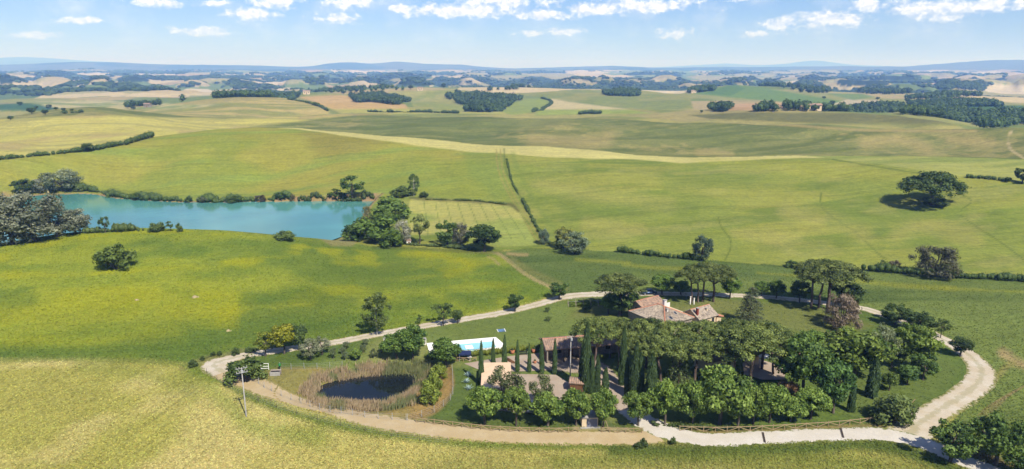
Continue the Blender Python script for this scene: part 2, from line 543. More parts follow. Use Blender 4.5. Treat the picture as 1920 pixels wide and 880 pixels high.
def stroke(pts, zmin, zmax, c, width, soft=1.0, amount=1.0, warp=0.0):
    pts = spline(pts, 6)
    x0, y0 = pts.min(0) - 30; x1, y1 = pts.max(0) + 30
    m = VIS & (UG > x0) & (UG < x1) & (VG > y0) & (VG < y1) & (zone >= zmin) & (zone <= zmax)
    if not m.any():
        return
    d = line_d(UG[m], VG[m], pts) + (n3[m] - 0.5) * warp
    w = (1 - sstep(d, width - soft, width + soft)) * amount
    base[m] = base[m] * (1 - w[:, None]) + np.asarray(c) * w[:, None]


# zone 0: everything this side of the first crest
wheat = lerp(lerp(alb(200, 190, 112), alb(182, 178, 92), contrast(n2, .35, .65)), alb(214, 200, 130), contrast(n1, .55, .75) * .7)
base[:] = wheat
meadow = lambda m: lerp(lerp(np.broadcast_to(alb(126, 148, 58), (m.sum(), 3)), alb(158, 168, 58), contrast(nst[m] * .6 + n3[m] * .4, .40, .66)), alb(106, 130, 56), contrast(n2[m] * .7 + n3[m] * .3, .54, .70) * .7)
paint([(-400, 700), (0, 672), (130, 671), (280, 675), (365, 683), (440, 668), (560, 650), (720, 622), (870, 596), (1000, 569), (1045, 550), (1000, 520), (940, 478), (700, 461), (600, 446), (270, 420), (0, 440), (-400, 440)], 0, 0, meadow, 3, 6)
# the right-hand fields behind the farm
rfield = lambda m: lerp(lerp(np.broadcast_to(alb(110, 130, 66), (m.sum(), 3)), alb(130, 146, 74), contrast(n2[m], .45, .7)), alb(90, 112, 56), contrast(nst[m], .5, .7) * .7)
paint([(930, 474), (1000, 462), (1160, 470), (1300, 485), (1480, 498), (1740, 514), (2300, 535), (2300, 1000), (1870, 900), (1760, 820), (1850, 720), (1830, 670), (1720, 612), (1620, 577), (1400, 553), (1060, 553), (1040, 545), (1000, 520)], 0, 0, rfield, 2.5, 4)
for (pts, w_) in [([(1170, 497), (1240, 503), (1330, 506)], 3.5), ([(1080, 487), (1180, 494)], 3), ([(1600, 527), (1700, 537), (1790, 541)], 4), ([(1420, 512), (1540, 520)], 2), ([(1770, 541), (1920, 548)], 2.5)]:
    stroke(pts, 0, 0, alb(160, 165, 62), w_, 3.5, .75, 3)
paint([(900, 832), (1150, 840), (1500, 845), (1700, 850), (1900, 920), (1500, 960), (900, 960), (700, 880)], 0, 0, lambda m: lerp(np.broadcast_to(alb(168, 164, 88), (m.sum(), 3)), alb(150, 152, 76), contrast(n2[m], .4, .6)), 40, 30, .85)
# flowering yellow sweeps of the left meadow
for (pts, w_, am) in [([(760, 472), (830, 480), (880, 500), (840, 515)], 9, .8), ([(0, 520), (120, 515), (260, 508), (420, 490), (560, 476)], 5, .7), ([(0, 590), (200, 570), (420, 590)], 22, .55),
                      ([(120, 560), (280, 545), (440, 560), (430, 590)], 14, .6), ([(560, 560), (640, 540), (720, 545)], 7, .5), ([(0, 640), (180, 640), (330, 620)], 12, .5), ([(610, 478), (700, 486)], 4, .6),
                      ([(870, 530), (960, 545)], 6, .4), ([(0, 478), (90, 458), (270, 434), (450, 440)], 3, .6)]:
    stroke(pts, 0, 0, alb(184, 184, 42), w_ * .8, w_ * 1.9, am, 46)
for (pts, w_, am) in [([(460, 565), (560, 552), (600, 560)], 13, .65), ([(250, 460), (420, 462), (520, 470)], 15, .45), ([(0, 565), (60, 560)], 14, .6), ([(560, 520), (700, 510), (860, 520)], 14, .3),
                      ([(0, 660), (200, 655), (420, 640), (620, 610), (720, 590)], 9, .5), ([(700, 585), (850, 560), (980, 545)], 9, .4), ([(310, 540), (360, 555)], 10, .4)]:
    stroke(pts, 0, 0, alb(96, 124, 52), w_, w_ * .8, am * .85, 14)
# lawn inside the farm road
lawn_px = [(395, 690), (450, 672), (560, 652), (720, 625), (870, 599), (1000, 574), (1060, 556), (1200, 551), (1400, 555), (1560, 570), (1640, 584), (1720, 614), (1790, 650), (1845, 695), (1840, 720), (1760, 770), (1700, 812), (1560, 813), (1320, 824),
           (1230, 812), (1000, 820), (800, 803), (600, 764), (460, 716)]
lawn = lambda m: lerp(lerp(np.broadcast_to(alb(124, 140, 72), (m.sum(), 3)), alb(146, 152, 88), contrast(n1[m], .45, .7)), alb(96, 120, 52), contrast(n2[m], .5, .7) * .7)
paint(lawn_px, 0, 0, lawn, 2, 3)
paint([(1090, 560), (1400, 562), (1560, 580), (1640, 610), (1560, 640), (1400, 600), (1180, 592), (1060, 600)], 0, 0, lambda m: lerp(np.broadcast_to(alb(126, 134, 72), (m.sum(), 3)), alb(146, 148, 90), contrast(n1[m], .4, .7)), 8, 10)
paint([(1560, 640), (1640, 625), (1720, 640), (1800, 690), (1780, 730), (1690, 770), (1600, 760), (1560, 700)], 0, 0, alb(112, 128, 66), 12, 12, .7)
# short bright grass between the fence and the car park
paint([(820, 690), (885, 690), (905, 735), (880, 790), (800, 785), (845, 740)], 0, 0, alb(106, 126, 62), 3, 2)
paint([(790, 782), (1190, 795), (1190, 806), (1000, 806), (800, 798)], 0, 0, alb(102, 118, 60), 3, 3)
# straw coloured bank round the pond, trodden earth beside the fences
paint([(478, 700), (520, 690), (600, 690), (640, 700), (830, 690), (850, 720), (820, 770), (760, 788), (640, 778), (540, 752)], 0, 0, lambda m: lerp(np.broadcast_to(alb(176, 150, 92), (m.sum(), 3)), alb(148, 142, 82), contrast(n3[m], .4, .65)), 4, 5)
stroke([(842, 690), (846, 715), (838, 745), (812, 772), (770, 786)], 0, 0, alb(172, 142, 94), 5, 4, .8, 5)
stroke([(470, 722), (540, 752), (640, 778), (740, 792), (860, 803), (1000, 812), (1180, 812)], 0, 0, alb(186, 158, 104), 5, 4, .75, 6)
stroke([(1210, 800), (1260, 812), (1400, 810), (1560, 803), (1680, 800)], 0, 0, alb(168, 146, 98), 5, 4, .8, 6)
stroke([(1080, 806), (1180, 812), (1200, 835)], 0, 0, alb(190, 178, 132), 6, 5, .8, 8)
# verge of the road: wet green on the field side, dry straw on the other
stroke([(360, 690), (395, 705), (470, 745), (560, 780), (700, 812), (860, 832), (1000, 838), (1150, 838)], 0, 0, alb(112, 132, 52), 8, 7, .85, 10)
stroke([(1150, 846), (1300, 848), (1480, 842), (1640, 836), (1740, 860), (1800, 890)], 0, 0, alb(98, 116, 52), 13, 10, .95, 10)
stroke([(1040, 868), (1250, 862), (1500, 862), (1640, 875)], 0, 0, alb(130, 140, 62), 12, 12, .6, 10)
stroke([(340, 690), (420, 668), (520, 652)], 0, 0, alb(150, 146, 96), 6, 5, .7, 8)
stroke([(0, 676), (130, 674), (280, 679), (370, 688)], 0, 0, alb(128, 142, 66), 5, 4, .7, 4)
# shortened green among the near wheat, with the long sown bands
stroke([(360, 700), (430, 760), (470, 800), (600, 820)], 0, 0, alb(140, 156, 64), 16, 16, .55, 14)
stroke([(150, 685), (300, 710), (360, 740)], 0, 0, alb(150, 158, 74), 14, 14, .5, 14)
# right-hand field: bare patch, dry ground under the big trees, tractor lines
stroke([(1880, 665), (1920, 685), (1960, 690)], 0, 0, alb(190, 168, 120), 9, 8, .85, 10)
stroke([(1820, 745), (1860, 715), (1885, 690), (1900, 680)], 0, 0, alb(168, 158, 90), 6, 6, .7, 6)
stroke([(1770, 850), (1800, 835), (1840, 855), (1900, 875)], 0, 0, alb(128, 108, 76), 10, 8, .8, 8)
for k in range(5):
    stroke([(1815 + 11 * k, 800 - 6 * k), (1850 + 11 * k, 765 - 6 * k), (1900 + 11 * k, 735 - 6 * k)], 0, 0, alb(160, 142, 98), 1.2, 1.0, .5, 2)
# dirt track that comes down the valley between the fields
for o in (-3.0, 3.0):
    stroke([(930 + o, 474), (945 + o, 483), (968 + o, 502), (990 + o, 518), (1015 + o, 531), (1040 + o, 541), (1060, 552)], 0, 0, alb(196, 176, 128), 1.4, 1.2, .8, 1)
stroke([(952, 476), (975, 478), (988, 478)], 0, 0, alb(190, 168, 116), 3, 2.5, .8, 3)
stroke([(915, 482), (925, 487), (935, 496)], 0, 0, alb(190, 172, 120), 2, 2, .7, 3)
stroke([(960, 488), (1000, 512), (1060, 540)], 0, 0, alb(150, 150, 86), 6, 5, .6, 3)
# ditch line at the foot of the big slope
stroke([(930, 466), (1000, 463), (1160, 471), (1300, 486), (1480, 499), (1620, 506), (1740, 516), (1920, 527)], 0, 1, alb(86, 104, 50), 3, 2, .75, 3)
stroke([(700, 464), (800, 467), (900, 473), (940, 470)], 0, 1, alb(90, 108, 50), 4, 3, .7, 3)

# zone 1: the first big slope
m1 = zone == 1
hill = lerp(lerp(alb(144, 156, 70), alb(158, 162, 76), contrast(n2, .38, .66)), alb(122, 140, 60), contrast(nst, .48, .64) * .85)
hill = lerp(hill, alb(178, 174, 98), contrast(n1 * .5 + nst * .5, .55, .68) * .45)
base[m1] = hill[m1]
paint([(-300, 300), (0, 300), (290, 258), (480, 238), (640, 248), (776, 262), (930, 278), (960, 372), (900, 376), (770, 372), (560, 374), (350, 378), (180, 360), (-300, 370)], 1, 1,
      lambda m: lerp(lerp(np.broadcast_to(alb(148, 158, 68), (m.sum(), 3)), alb(164, 162, 74), contrast(n2[m], .4, .65)), alb(142, 160, 74), contrast(nst[m], .5, .66) * .8), 3, 3)
paint([(560, 241), (640, 247), (760, 259), (700, 275), (620, 300), (590, 290)], 1, 1, alb(140, 132, 70), 14, 10, .5)
paint([(870, 280), (930, 278), (950, 300), (955, 368), (930, 372), (880, 330)], 1, 1, alb(134, 152, 70), 10, 8, .7)
# crest band that is already turning to straw
strip = [(520, 239), (640, 246), (776, 258), (913, 270), (1015, 271), (1117, 280), (1185, 289), (1280, 295), (1400, 296), (1560, 291), (1560, 294.5), (1420, 299), (1280, 300.5), (1151, 295), (1015, 283.5), (930, 278.5), (776, 268), (640, 253), (560, 243)]
uu = np.array([520, 600, 640, 776, 930, 1015, 1117, 1185, 1280, 1400, 1560, 1600]); dd = np.array([0, 8, 16, 26, 27, 36, 29, 15, 17, 11, 8, 0.])
aw, _ = ray(uu, np.full(len(uu), 270.0))
wR = np.interp(AZ, aw, dd)[None, :]
ws = sstep(RG, Rk[8][None, :] - wR - 2, Rk[8][None, :] - wR + 2) * (wR > .5) * (zone == 1)
base = lerp(base, alb(212, 204, 130), ws * .95)
paint([(1500, 291), (1600, 291), (1750, 294), (1940, 300), (1940, 340), (1800, 331), (1650, 308), (1550, 297)], 1, 1, lambda m: lerp(np.broadcast_to(alb(172, 176, 96), (m.sum(), 3)), alb(150, 162, 84), contrast(nst[m], .45, .65)), 1.5, 0)
paint([(1300, 300), (1500, 297), (1680, 318), (1800, 335), (1780, 345), (1500, 330)], 1, 1, alb(176, 176, 80), 12, 10, .6)
for (pts, w_) in [([(1560, 299), (1640, 312), (1720, 325), (1790, 333)], 1.0), ([(1347, 408), (1352, 425), (1368, 447), (1370, 465), (1360, 487)], 1.3), ([(1539, 362), (1540, 385), (1558, 405), (1600, 432), (1640, 470), (1665, 490)], 1.1),
                  ([(1800, 365), (1822, 378), (1800, 398), (1820, 418), (1870, 450), (1920, 487)], 1.1)]:
    stroke(pts, 1, 1, alb(104, 118, 54), w_, .8, .8)
for (pts, w_) in [([(1010, 340), (1100, 365), (1250, 385)], 14), ([(1480, 400), (1560, 415), (1620, 440)], 16), ([(1680, 440), (1740, 425), (1830, 450)], 14), ([(1100, 420), (1200, 430)], 10), ([(1380, 440), (1500, 445)], 9)]:
    stroke(pts, 1, 1, alb(182, 176, 96), w_, w_, .5, 18)
for (pts, w_) in [([(1060, 385), (1200, 390), (1300, 395)], 10), ([(1250, 345), (1400, 340)], 12), ([(1560, 420), (1700, 400), (1800, 400)], 12), ([(1000, 330), (1090, 310)], 9)]:
    stroke(pts, 1, 1, alb(122, 142, 62), w_, w_, .5, 16)
# farm track and ditch that run up the slope
for o, w_ in ((-22, 1.2), (-14, 1.2)):
    stroke([(952 + o, 280), (957 + o, 320), (972 + o, 356), (998 + o, 400), (1022 + o, 440), (1036 + o, 458)], 1, 1, alb(164, 152, 88), w_, 1.3, .8)
stroke([(945, 280), (949, 318), (968, 356), (990, 396), (1012, 438), (1030, 460)], 1, 1, alb(104, 118, 60), 1.8, 1.5, .7, 2)
stroke([(962, 290), (975, 330), (1000, 372), (1040, 430)], 1, 1, alb(128, 146, 66), 5, 4, .5)
# small field below the dam, striped by the seed drill
small = [(770, 374), (820, 372), (900, 378), (955, 384), (975, 400), (990, 430), (1008, 460), (940, 464), (850, 440), (770, 440), (764, 400)]
paint(small, 1, 1, lambda m: lerp(np.broadcast_to(alb(160, 172, 88), (m.sum(), 3)), alb(186, 184, 104), contrast(n1[m], .45, .65)), 2, 2)
for k in range(9):
    x0 = 795 + 21 * k
    stroke([(x0, 378 + k), (x0 + 4 + 2 * k, 410), (x0 + 8 + 5 * k, 448)], 1, 1, alb(122, 140, 66), .8, .7, .75)
stroke([(770, 371), (860, 377), (950, 383), (972, 396)], 1, 1, alb(106, 104, 62), 3, 2, .75, 3)
# lake banks: bare earth at the water line
shore = np.full(RG.shape, 1e9); sl = (RG > 200) & (RG < 520)
shore[sl] = -poly_sd(XG[sl], YG[sl], LAKE)
wsh = (1 - sstep(shore + (n3 - .5) * 3, .5, 3.0)) * (zone <= 1)
base = lerp(base, alb(168, 140, 108), wsh * .9)
paint([(598, 447), (640, 432), (680, 410), (700, 415), (690, 440), (660, 462), (620, 462)], 0, 1, alb(156, 152, 96), 3, 3)

# zone 2: second ridge
m2 = zone == 2
r2 = lerp(lerp(alb(140, 144, 82), alb(116, 126, 68), contrast(nst, .42, .62)), alb(178, 166, 104), contrast(n2 * .6 + n3 * .4, .56, .70) * .55)
base[m2] = r2[m2]
paint([(-300, 320), (-300, 222), (0, 225), (200, 215), (420, 224), (640, 210), (660, 216), (480, 238), (330, 252), (100, 300)], 2, 2, lambda m: lerp(lerp(np.broadcast_to(alb(204, 196, 108), (m.sum(), 3)), alb(184, 178, 104), contrast(nst[m], .45, .6)), alb(188, 168, 116), contrast(n2[m], .5, .65) * .6), 3, 4)
stroke([(0, 262), (160, 246), (330, 250)], 2, 2, alb(206, 200, 104), 5, 4, .7, 4)
stroke([(560, 222), (640, 216), (766, 212), (947, 217), (1117, 220), (1280, 225), (1450, 233), (1621, 244), (1830, 246)], 2, 2, alb(180, 164, 106), 2.2, 2, .85, 2)
for (pts, w_) in [([(1000, 262), (1120, 268), (1140, 250)], 12), ([(1620, 270), (1690, 262), (1740, 280)], 9), ([(1310, 285), (1370, 288)], 6), ([(1780, 262), (1860, 268)], 7)]:
    stroke(pts, 2, 2, alb(190, 172, 112), w_, w_, .55, 14)
for (pts, w_) in [([(690, 240), (860, 232), (960, 240)], 14), ([(1100, 230), (1250, 245), (1400, 262)], 14), ([(860, 258), (960, 265)], 7)]:
    stroke(pts, 2, 2, alb(112, 126, 66), w_, w_, .55, 14)
for o in (-1.6, 1.6):
    stroke([(1896 + o, 246), (1890 + o, 262), (1895 + o, 280), (1912 + o, 292), (1935 + o, 310)], 2, 2, alb(206, 188, 142), 1.0, .9, .8)

# zones 3 and 4: rolling farmland within two kilometres
m3 = zone == 3
z3 = lerp(lerp(alb(170, 164, 96), alb(140, 148, 84), contrast(n2, .4, .62)), alb(172, 162, 104), contrast(fbm(XG / 220, YG / 220, 3), .5, .62))
base[m3] = z3[m3]
m4 = zone == 4
z4 = lerp(lerp(alb(158, 160, 96), alb(186, 170, 122), contrast(fbm(XG / 300, YG / 300, 3), .48, .6)), alb(128, 144, 78), contrast(fbm(XG / 260 + 9, YG / 260, 3), .52, .6))
base[m4] = z4[m4]
# tan stubble rise on the left, green valley floor
paint([(170, 216), (330, 200), (480, 188), (560, 182), (600, 190), (620, 214), (480, 224), (340, 228)], 3, 3, lambda m: lerp(np.broadcast_to(alb(192, 176, 112), (m.sum(), 3)), alb(152, 154, 88), contrast(nst[m], .4, .62)), 2, 2)
paint([(560, 182), (640, 178), (760, 196), (770, 211), (640, 212), (600, 196)], 3, 4, alb(202, 172, 114), 2, 2)
paint([(620, 205), (760, 204), (940, 206), (960, 214), (640, 212)], 3, 4, alb(180, 178, 96), 2, 2)
paint([(725, 172), (850, 168), (880, 200), (860, 212), (780, 208), (770, 190)], 3, 4, lambda m: lerp(np.broadcast_to(alb(168, 166, 96), (m.sum(), 3)), alb(150, 158, 84), contrast(n2[m], .45, .6)), 2, 2)
paint([(930, 206), (985, 186), (1035, 184), (1010, 210), (960, 216)], 3, 4, alb(152, 166, 82), 1.5, 0)
paint([(1034, 184), (1060, 190), (1180, 206), (1225, 213), (1000, 216), (1012, 209), (1032, 196)], 3, 4, lambda m: lerp(np.broadcast_to(alb(206, 192, 140), (m.sum(), 3)), alb(158, 172, 84), sstep(VG[m], 203, 208)), 1.5, 0)
paint([(900, 172), (1080, 166), (1290, 170), (1300, 205), (1240, 212), (1060, 188), (980, 178)], 3, 4, lambda m: lerp(np.broadcast_to(alb(158, 158, 88), (m.sum(), 3)), alb(140, 150, 80), contrast(n2[m], .42, .6)), 2, 2)
paint([(1300, 176), (1375, 158), (1420, 163), (1580, 190), (1560, 198), (1400, 186)], 3, 4, alb(120, 148, 78), 1.5, 0)
paint([(1320, 176), (1375, 158), (1398, 166), (1370, 180)], 3, 4, alb(104, 136, 74), 1, 0)
paint([(1335, 198), (1400, 194), (1480, 194), (1500, 200), (1430, 207), (1340, 207)], 3, 4, alb(198, 166, 126), 1.5, 2)
paint([(1560, 196), (1590, 186), (1650, 188), (1660, 196), (1590, 202)], 3, 4, alb(196, 184, 150), 1.5, 0)
paint([(1550, 176), (1600, 172), (1640, 182), (1600, 188)], 3, 4, alb(128, 150, 88), 1.5, 0)
paint([(1620, 200), (1740, 196), (1920, 198), (1930, 222), (1740, 216)], 3, 4, alb(88, 122, 70), 2, 0)
paint([(1800, 180), (1930, 172), (1930, 194), (1820, 194)], 4, 5, alb(168, 166, 110), 2, 0)
paint([(1290, 216), (1400, 211), (1587, 212), (1690, 217), (1832, 235), (1700, 238), (1500, 230), (1330, 223)], 3, 3, lambda m: lerp(np.broadcast_to(alb(124, 124, 74), (m.sum(), 3)), alb(150, 152, 82), sstep(VG[m], 226, 238)), 1.5, 0)
paint([(-50, 196), (60, 194), (120, 198), (110, 208), (-50, 206)], 3, 5, alb(78, 112, 78), 2, 2)
paint([(50, 192), (180, 188), (330, 196), (420, 196), (330, 206), (120, 206)], 3, 5, lambda m: lerp(np.broadcast_to(alb(196, 186, 132), (m.sum(), 3)), alb(150, 160, 100), contrast(n2[m], .5, .6)), 2, 2)

# beyond two kilometres: a patchwork of stubble, pasture and woodland
fx, fy = XG / 420, YG / 420
wx = fx + (fbm(fx * .9, fy * .9, 3) - .5) * 1.1; wy = fy + (fbm(fx * .9 + 31, fy * .9 + 5, 3) - .5) * 1.1
grow = np.clip(RG / 5200, 1.0, 2.4)
wx, wy = wx / grow, wy / grow
ci, cj = np.floor(wx).astype(int), np.floor(wy).astype(int)
bd = np.full(RG.shape, 1e9); bid = np.zeros(RG.shape, int)
for oi in (-1, 0, 1):
    for oj in (-1, 0, 1):
        gx, gy = ci + oi, cj + oj
        jx = _TAB[gx & 255, gy & 255]; jy = _TAB[(gx + 77) & 255, (gy + 31) & 255]
        d = (wx - gx - jx) ** 2 + (wy - gy - jy) ** 2
        c = d < bd
        bd = np.where(c, d, bd); bid = np.where(c, (gx * 131 + gy * 197) & 255, bid)
pal = np.array([alb(214, 196, 152), alb(196, 180, 128), alb(150, 160, 100), alb(126, 146, 84), alb(222, 206, 170), alb(174, 168, 112), alb(110, 132, 80), alb(192, 170, 126)])
rid = _TAB[bid, (bid * 7) & 255]
patch = pal[(rid * 7.99).astype(int)]
wood_n = fbm(XG / 900 + 4, YG / 1500 + 8, 5, .55)
FOREST = sstep(wood_n, .57, .59) * (zone == 5) * sstep(RG, 2100, 2600)
for kd, c in (('t', alb(200, 184, 144)), ('p', alb(180, 170, 122)), ('g', alb(134, 154, 88)), ('m', alb(202, 184, 140)), ('f', alb(54, 70, 42))):
    mk = (HILL_K == kd) & (RG > 1950)
    v_ = fbm(XG / 260 + 2, YG / 260, 3)
    alt = alb(168, 168, 112) if kd in 'tpm' else alb(112, 134, 78)
    patch[mk] = lerp(np.broadcast_to(c, (int(mk.sum()), 3)), alt, (contrast(v_[mk], .52, .6) * (.65 if kd in 'tpm' else .5) if kd != 'f' else np.zeros(int(mk.sum()))))
FOREST = np.where(HILL_K == 'f', np.maximum(FOREST, contrast(fbm(XG / 260, YG / 260, 3), .46, .53)), np.where(HILL_W > .42, np.maximum(FOREST * .2, contrast(fbm(XG / 150 + 7, YG / 150, 3), .60, .64)), FOREST)) * (RG > 1950)
FOREST = np.maximum(FOREST, sstep(RG, 9500, 11500) * .85)
zfar = lerp(patch, np.broadcast_to(alb(58, 74, 46), patch.shape), FOREST)
m5 = (zone == 5) | (HILL_W > .42)
base[m5] = zfar[m5]
base = np.clip(base * (1 + (n3[..., None] - .5) * .16), 0.01, .9)


# ------------------------------------------------------------------ materials
def new_mat(name):
    m = bpy.data.materials.new(name)
    m.use_nodes = True
    m.node_tree.nodes.clear()
    t = NT(m.node_tree)
    out = t.n('ShaderNodeOutputMaterial')
    p = t.n('ShaderNodeBsdfPrincipled')
    t.l(p.outputs[0], out.inputs[0])
    p.inputs['Roughness'].default_value = 0.85
    p.inputs['Specular IOR Level'].default_value = 0.2
    return m, t, p, out


def ground_mat(name, ang, streak, grain, bump, sx=0.22, sy=1.7, tuft=0.9, fscale=3.2, tram=0.0, tw=.35, tdark=.15):
    """crop or grass cover: field colour from the ground's own data, broken up by sowing lines, tufts and fine grain"""
    m, t, p, out = new_mat(name)
    a = t.n('ShaderNodeVertexColor', layer_name='cover')
    geo = t.n('ShaderNodeNewGeometry')
    pos = geo.outputs['Position']
    rows = t.noise(t.mapping(t.mapping(pos, (1, 1, 1), (0, 0, R_(-ang))), (sx, sy, 0.0)), 1.0, 4.0, 0.65)
    tufts = t.noise(pos, tuft, 5.0, 0.7)
    fine = t.noise(pos, fscale, 4.0, 0.75)
    wide = t.noise(pos, 0.035, 4.0, 0.6)
    k = t.math('ADD', t.mapr(rows, .25, .75, 1 - streak, 1 + streak), t.mapr(tufts, .25, .75, -grain, grain))
    k = t.math('ADD', k, t.mapr(fine, .3, .7, -grain * 1.1, grain * 1.1))
    k = t.math('ADD', k, t.mapr(wide, .3, .7, -.07, .07))
    if tram:
        # wheel lines left by the sprayer, a fixed distance apart and bending with the field
        sp = t.n('ShaderNodeSeparateXYZ'); t.l(t.mapping(pos, (1, 1, 1), (0, 0, R_(-ang))), sp.inputs[0])
        yv = t.math('ADD', sp.outputs[1], t.math('MULTIPLY', t.noise(pos, .006, 2.0, .5), 60.0))
        fr = t.math('FRACT', t.math('DIVIDE', yv, tram))
        d = t.math('MULTIPLY', t.math('ABSOLUTE', t.math('SUBTRACT', t.math('ABSOLUTE', t.math('SUBTRACT', fr, .5)), .9 / tram)), tram)
        ln = t.math('MULTIPLY', t.math('SUBTRACT', 1.0, t.ramp(d, tw * .5, tw * 1.5)), t.ramp(wide, .38, .6))
        k = t.math('SUBTRACT', k, t.math('MULTIPLY', ln, tdark))
    hue = t.mix(t.ramp(tufts, .4, .7), (1.0, 1.0, 1.0), (1.06, 1.01, 0.92))
    c = t.mix(1.0, a.outputs[0], hue, 'MULTIPLY')
    vm = t.n('ShaderNodeVectorMath', operation='SCALE')
    t.l(c, vm.inputs[0]); t.l(k, vm.inputs['Scale'])
    t.l(vm.outputs[0], p.inputs['Base Color'])
    p.inputs['Roughness'].default_value = 0.95
    p.inputs['Specular IOR Level'].default_value = 0.05
    if bump:
        b = t.n('ShaderNodeBump')
        b.inputs['Strength'].default_value = 0.5
        b.inputs['Distance'].default_value = bump
        t.l(t.math('ADD', t.math('MULTIPLY', tufts, .7), t.math('ADD', t.math('MULTIPLY', fine, .3), t.math('MULTIPLY', rows, .7))), b.inputs['Height'])
        t.l(b.outputs[0], p.inputs['Normal'])
    return m


def tag(o, label=None, cat=None, group=None, kind=None):
    if label: o['label'] = label
    if cat: o['category'] = cat
    if group: o['group'] = group
    if kind: o['kind'] = kind
    return o


def link(name, me, parent=None, mat=None):
    o = bpy.data.objects.new(name, me)
    COL.objects.link(o)
    if parent is not None:
        o.parent = parent
    if mat is not None and me is not None and not me.materials:
        me.materials.append(mat)
    return o


def mesh_np(name, verts, faces, nper, smooth=True):
    """fast mesh from numpy arrays; faces: N x nper"""
    me = bpy.data.meshes.new(name)
    verts = np.ascontiguousarray(verts, np.float32); faces = np.ascontiguousarray(faces, np.int32)
    me.vertices.add(len(verts)); me.vertices.foreach_set('co', verts.ravel())
    nf = len(faces)
    me.loops.add(nf * nper); me.loops.foreach_set('vertex_index', faces.ravel())
    me.polygons.add(nf)
    me.polygons.foreach_set('loop_start', np.arange(0, nf * nper, nper, dtype=np.int32))
    me.polygons.foreach_set('use_smooth', np.full(nf, smooth))
    me.update(calc_edges=True)
    return me


def set_color(me, name, rgb):
    at_ = me.color_attributes.new(name, 'FLOAT_COLOR', 'POINT')
    c = np.ones((len(rgb), 4), np.float32); c[:, :3] = rgb
    at_.data.foreach_set('color', c.ravel())


def set_float(me, name, val):
    at_ = me.attributes.new(name, 'FLOAT', 'POINT')
    at_.data.foreach_set('value', np.asarray(val, np.float32))


# ---- the land, cut along field boundaries
VV = np.stack([XG, YG, ZG], -1)
dxa = np.gradient(VV, axis=1); dxr = np.gradient(VV, axis=0)
NN = np.cross(dxa, dxr); NN /= np.linalg.norm(NN, axis=-1, keepdims=True) + 1e-12
NN *= np.sign(NN[..., 2:3])
fid = np.zeros((NR - 1, NA - 1), int)
uc = (UG[:-1, :-1] + UG[1:, 1:]) / 2; vc = (VG[:-1, :-1] + VG[1:, 1:]) / 2; zc_ = zone[:-1, :-1]
yc = YG[:-1, :-1]


def inpoly(poly):
    r = np.zeros(fid.shape, bool)
    poly_ = np.asarray(poly, float)
    m = (zc_ == 0) & (yc > 1) & (uc > poly_[:, 0].min()) & (uc < poly_[:, 0].max()) & (vc > poly_[:, 1].min()) & (vc < poly_[:, 1].max())
    r[m] = poly_sd(uc[m], vc[m], poly_) > 0
    return r


fid[:] = 0
fid[zc_ == 1] = 4; fid[zc_ == 2] = 5; fid[(zc_ == 3) | (zc_ == 4)] = 6; fid[zc_ == 5] = 7
fid[inpoly([(-2000, 760), (0, 672), (130, 671), (280, 675), (365, 683), (440, 668), (560, 650), (720, 622), (870, 596), (1000, 569), (1050, 552), (1000, 520), (935, 474), (700, 440), (0, 400), (-2000, 400)])] = 1
fid[inpoly([(935, 474), (1000, 440), (1920, 480), (3500, 500), (3500, 1500), (1890, 900), (1760, 820), (1850, 720), (1830, 670), (1720, 612), (1620, 577), (1400, 553), (1050, 552), (1000, 520)])] = 2
fid[inpoly(lawn_px)] = 3
LANDS = {0: ('wheat_field', 'tall ripening wheat field in the foreground below the farm road', ground_mat('wheat_cover', 78, .22, .26, .45, .06, 1.1, 1.1, 2.6, 15.0, .3, .22)),
         1: ('meadow', 'green meadow flowering yellow between the farm road and the lake', ground_mat('meadow_cover', 8, .12, .20, .3, .12, .7, .7, 1.8)),
         2: ('green_field', 'low green crop field around the right side of the farm', ground_mat('green_crop_cover', 12, .13, .20, .25, .1, 1.0, .8, 1.8, 16.0, .35, .2)),
         3: ('lawn', 'mown farm garden lawn enclosed by the looping white road', ground_mat('lawn_cover', -28, .13, .18, .12, .06, .8, .8, 2.6)),
         4: ('hillside', 'broad green cereal slope rising behind lake and farm', ground_mat('hill_cover', 4, .15, .17, .3, .03, .5, .4, 1.1, 17.0, .55, .16)),
         5: ('ridge_field', 'second olive green ridge of fields behind the straw coloured crest', ground_mat('ridge_cover', 6, .14, .18, .4, .02, .3, .25, .6, 28.0, .9, .12)),
         6: ('rolling_farmland', 'rolling fields with woods in the middle distance', ground_mat('farmland_cover', 5, .10, .14, 0, .01, .12, .1, .3)),
         7: ('distant_hills', 'hazy blue patchwork hills reaching to the horizon', ground_mat('far_cover', 0, .08, .12, 0, .004, .01, .03))}
idx = np.arange(NR * NA).reshape(NR, NA)
quads = np.stack([idx[:-1, :-1], idx[:-1, 1:], idx[1:, 1:], idx[1:, :-1]], -1)
VF = VV.reshape(-1, 3); CF = base.reshape(-1, 3); NF = NN.reshape(-1, 3)
for k, (nm, lab, mat) in LANDS.items():
    q = quads[fid == k]
    if len(q) == 0:
        continue
    used, inv = np.unique(q.ravel(), return_inverse=True)
    me = mesh_np(nm, VF[used], inv.reshape(-1, 4), 4)
    set_color(me, 'cover', CF[used])
    me.normals_split_custom_set_from_vertices(NF[used].astype(np.float32))
    tag(link(nm, me, None, mat), lab, 'ground', kind='structure')


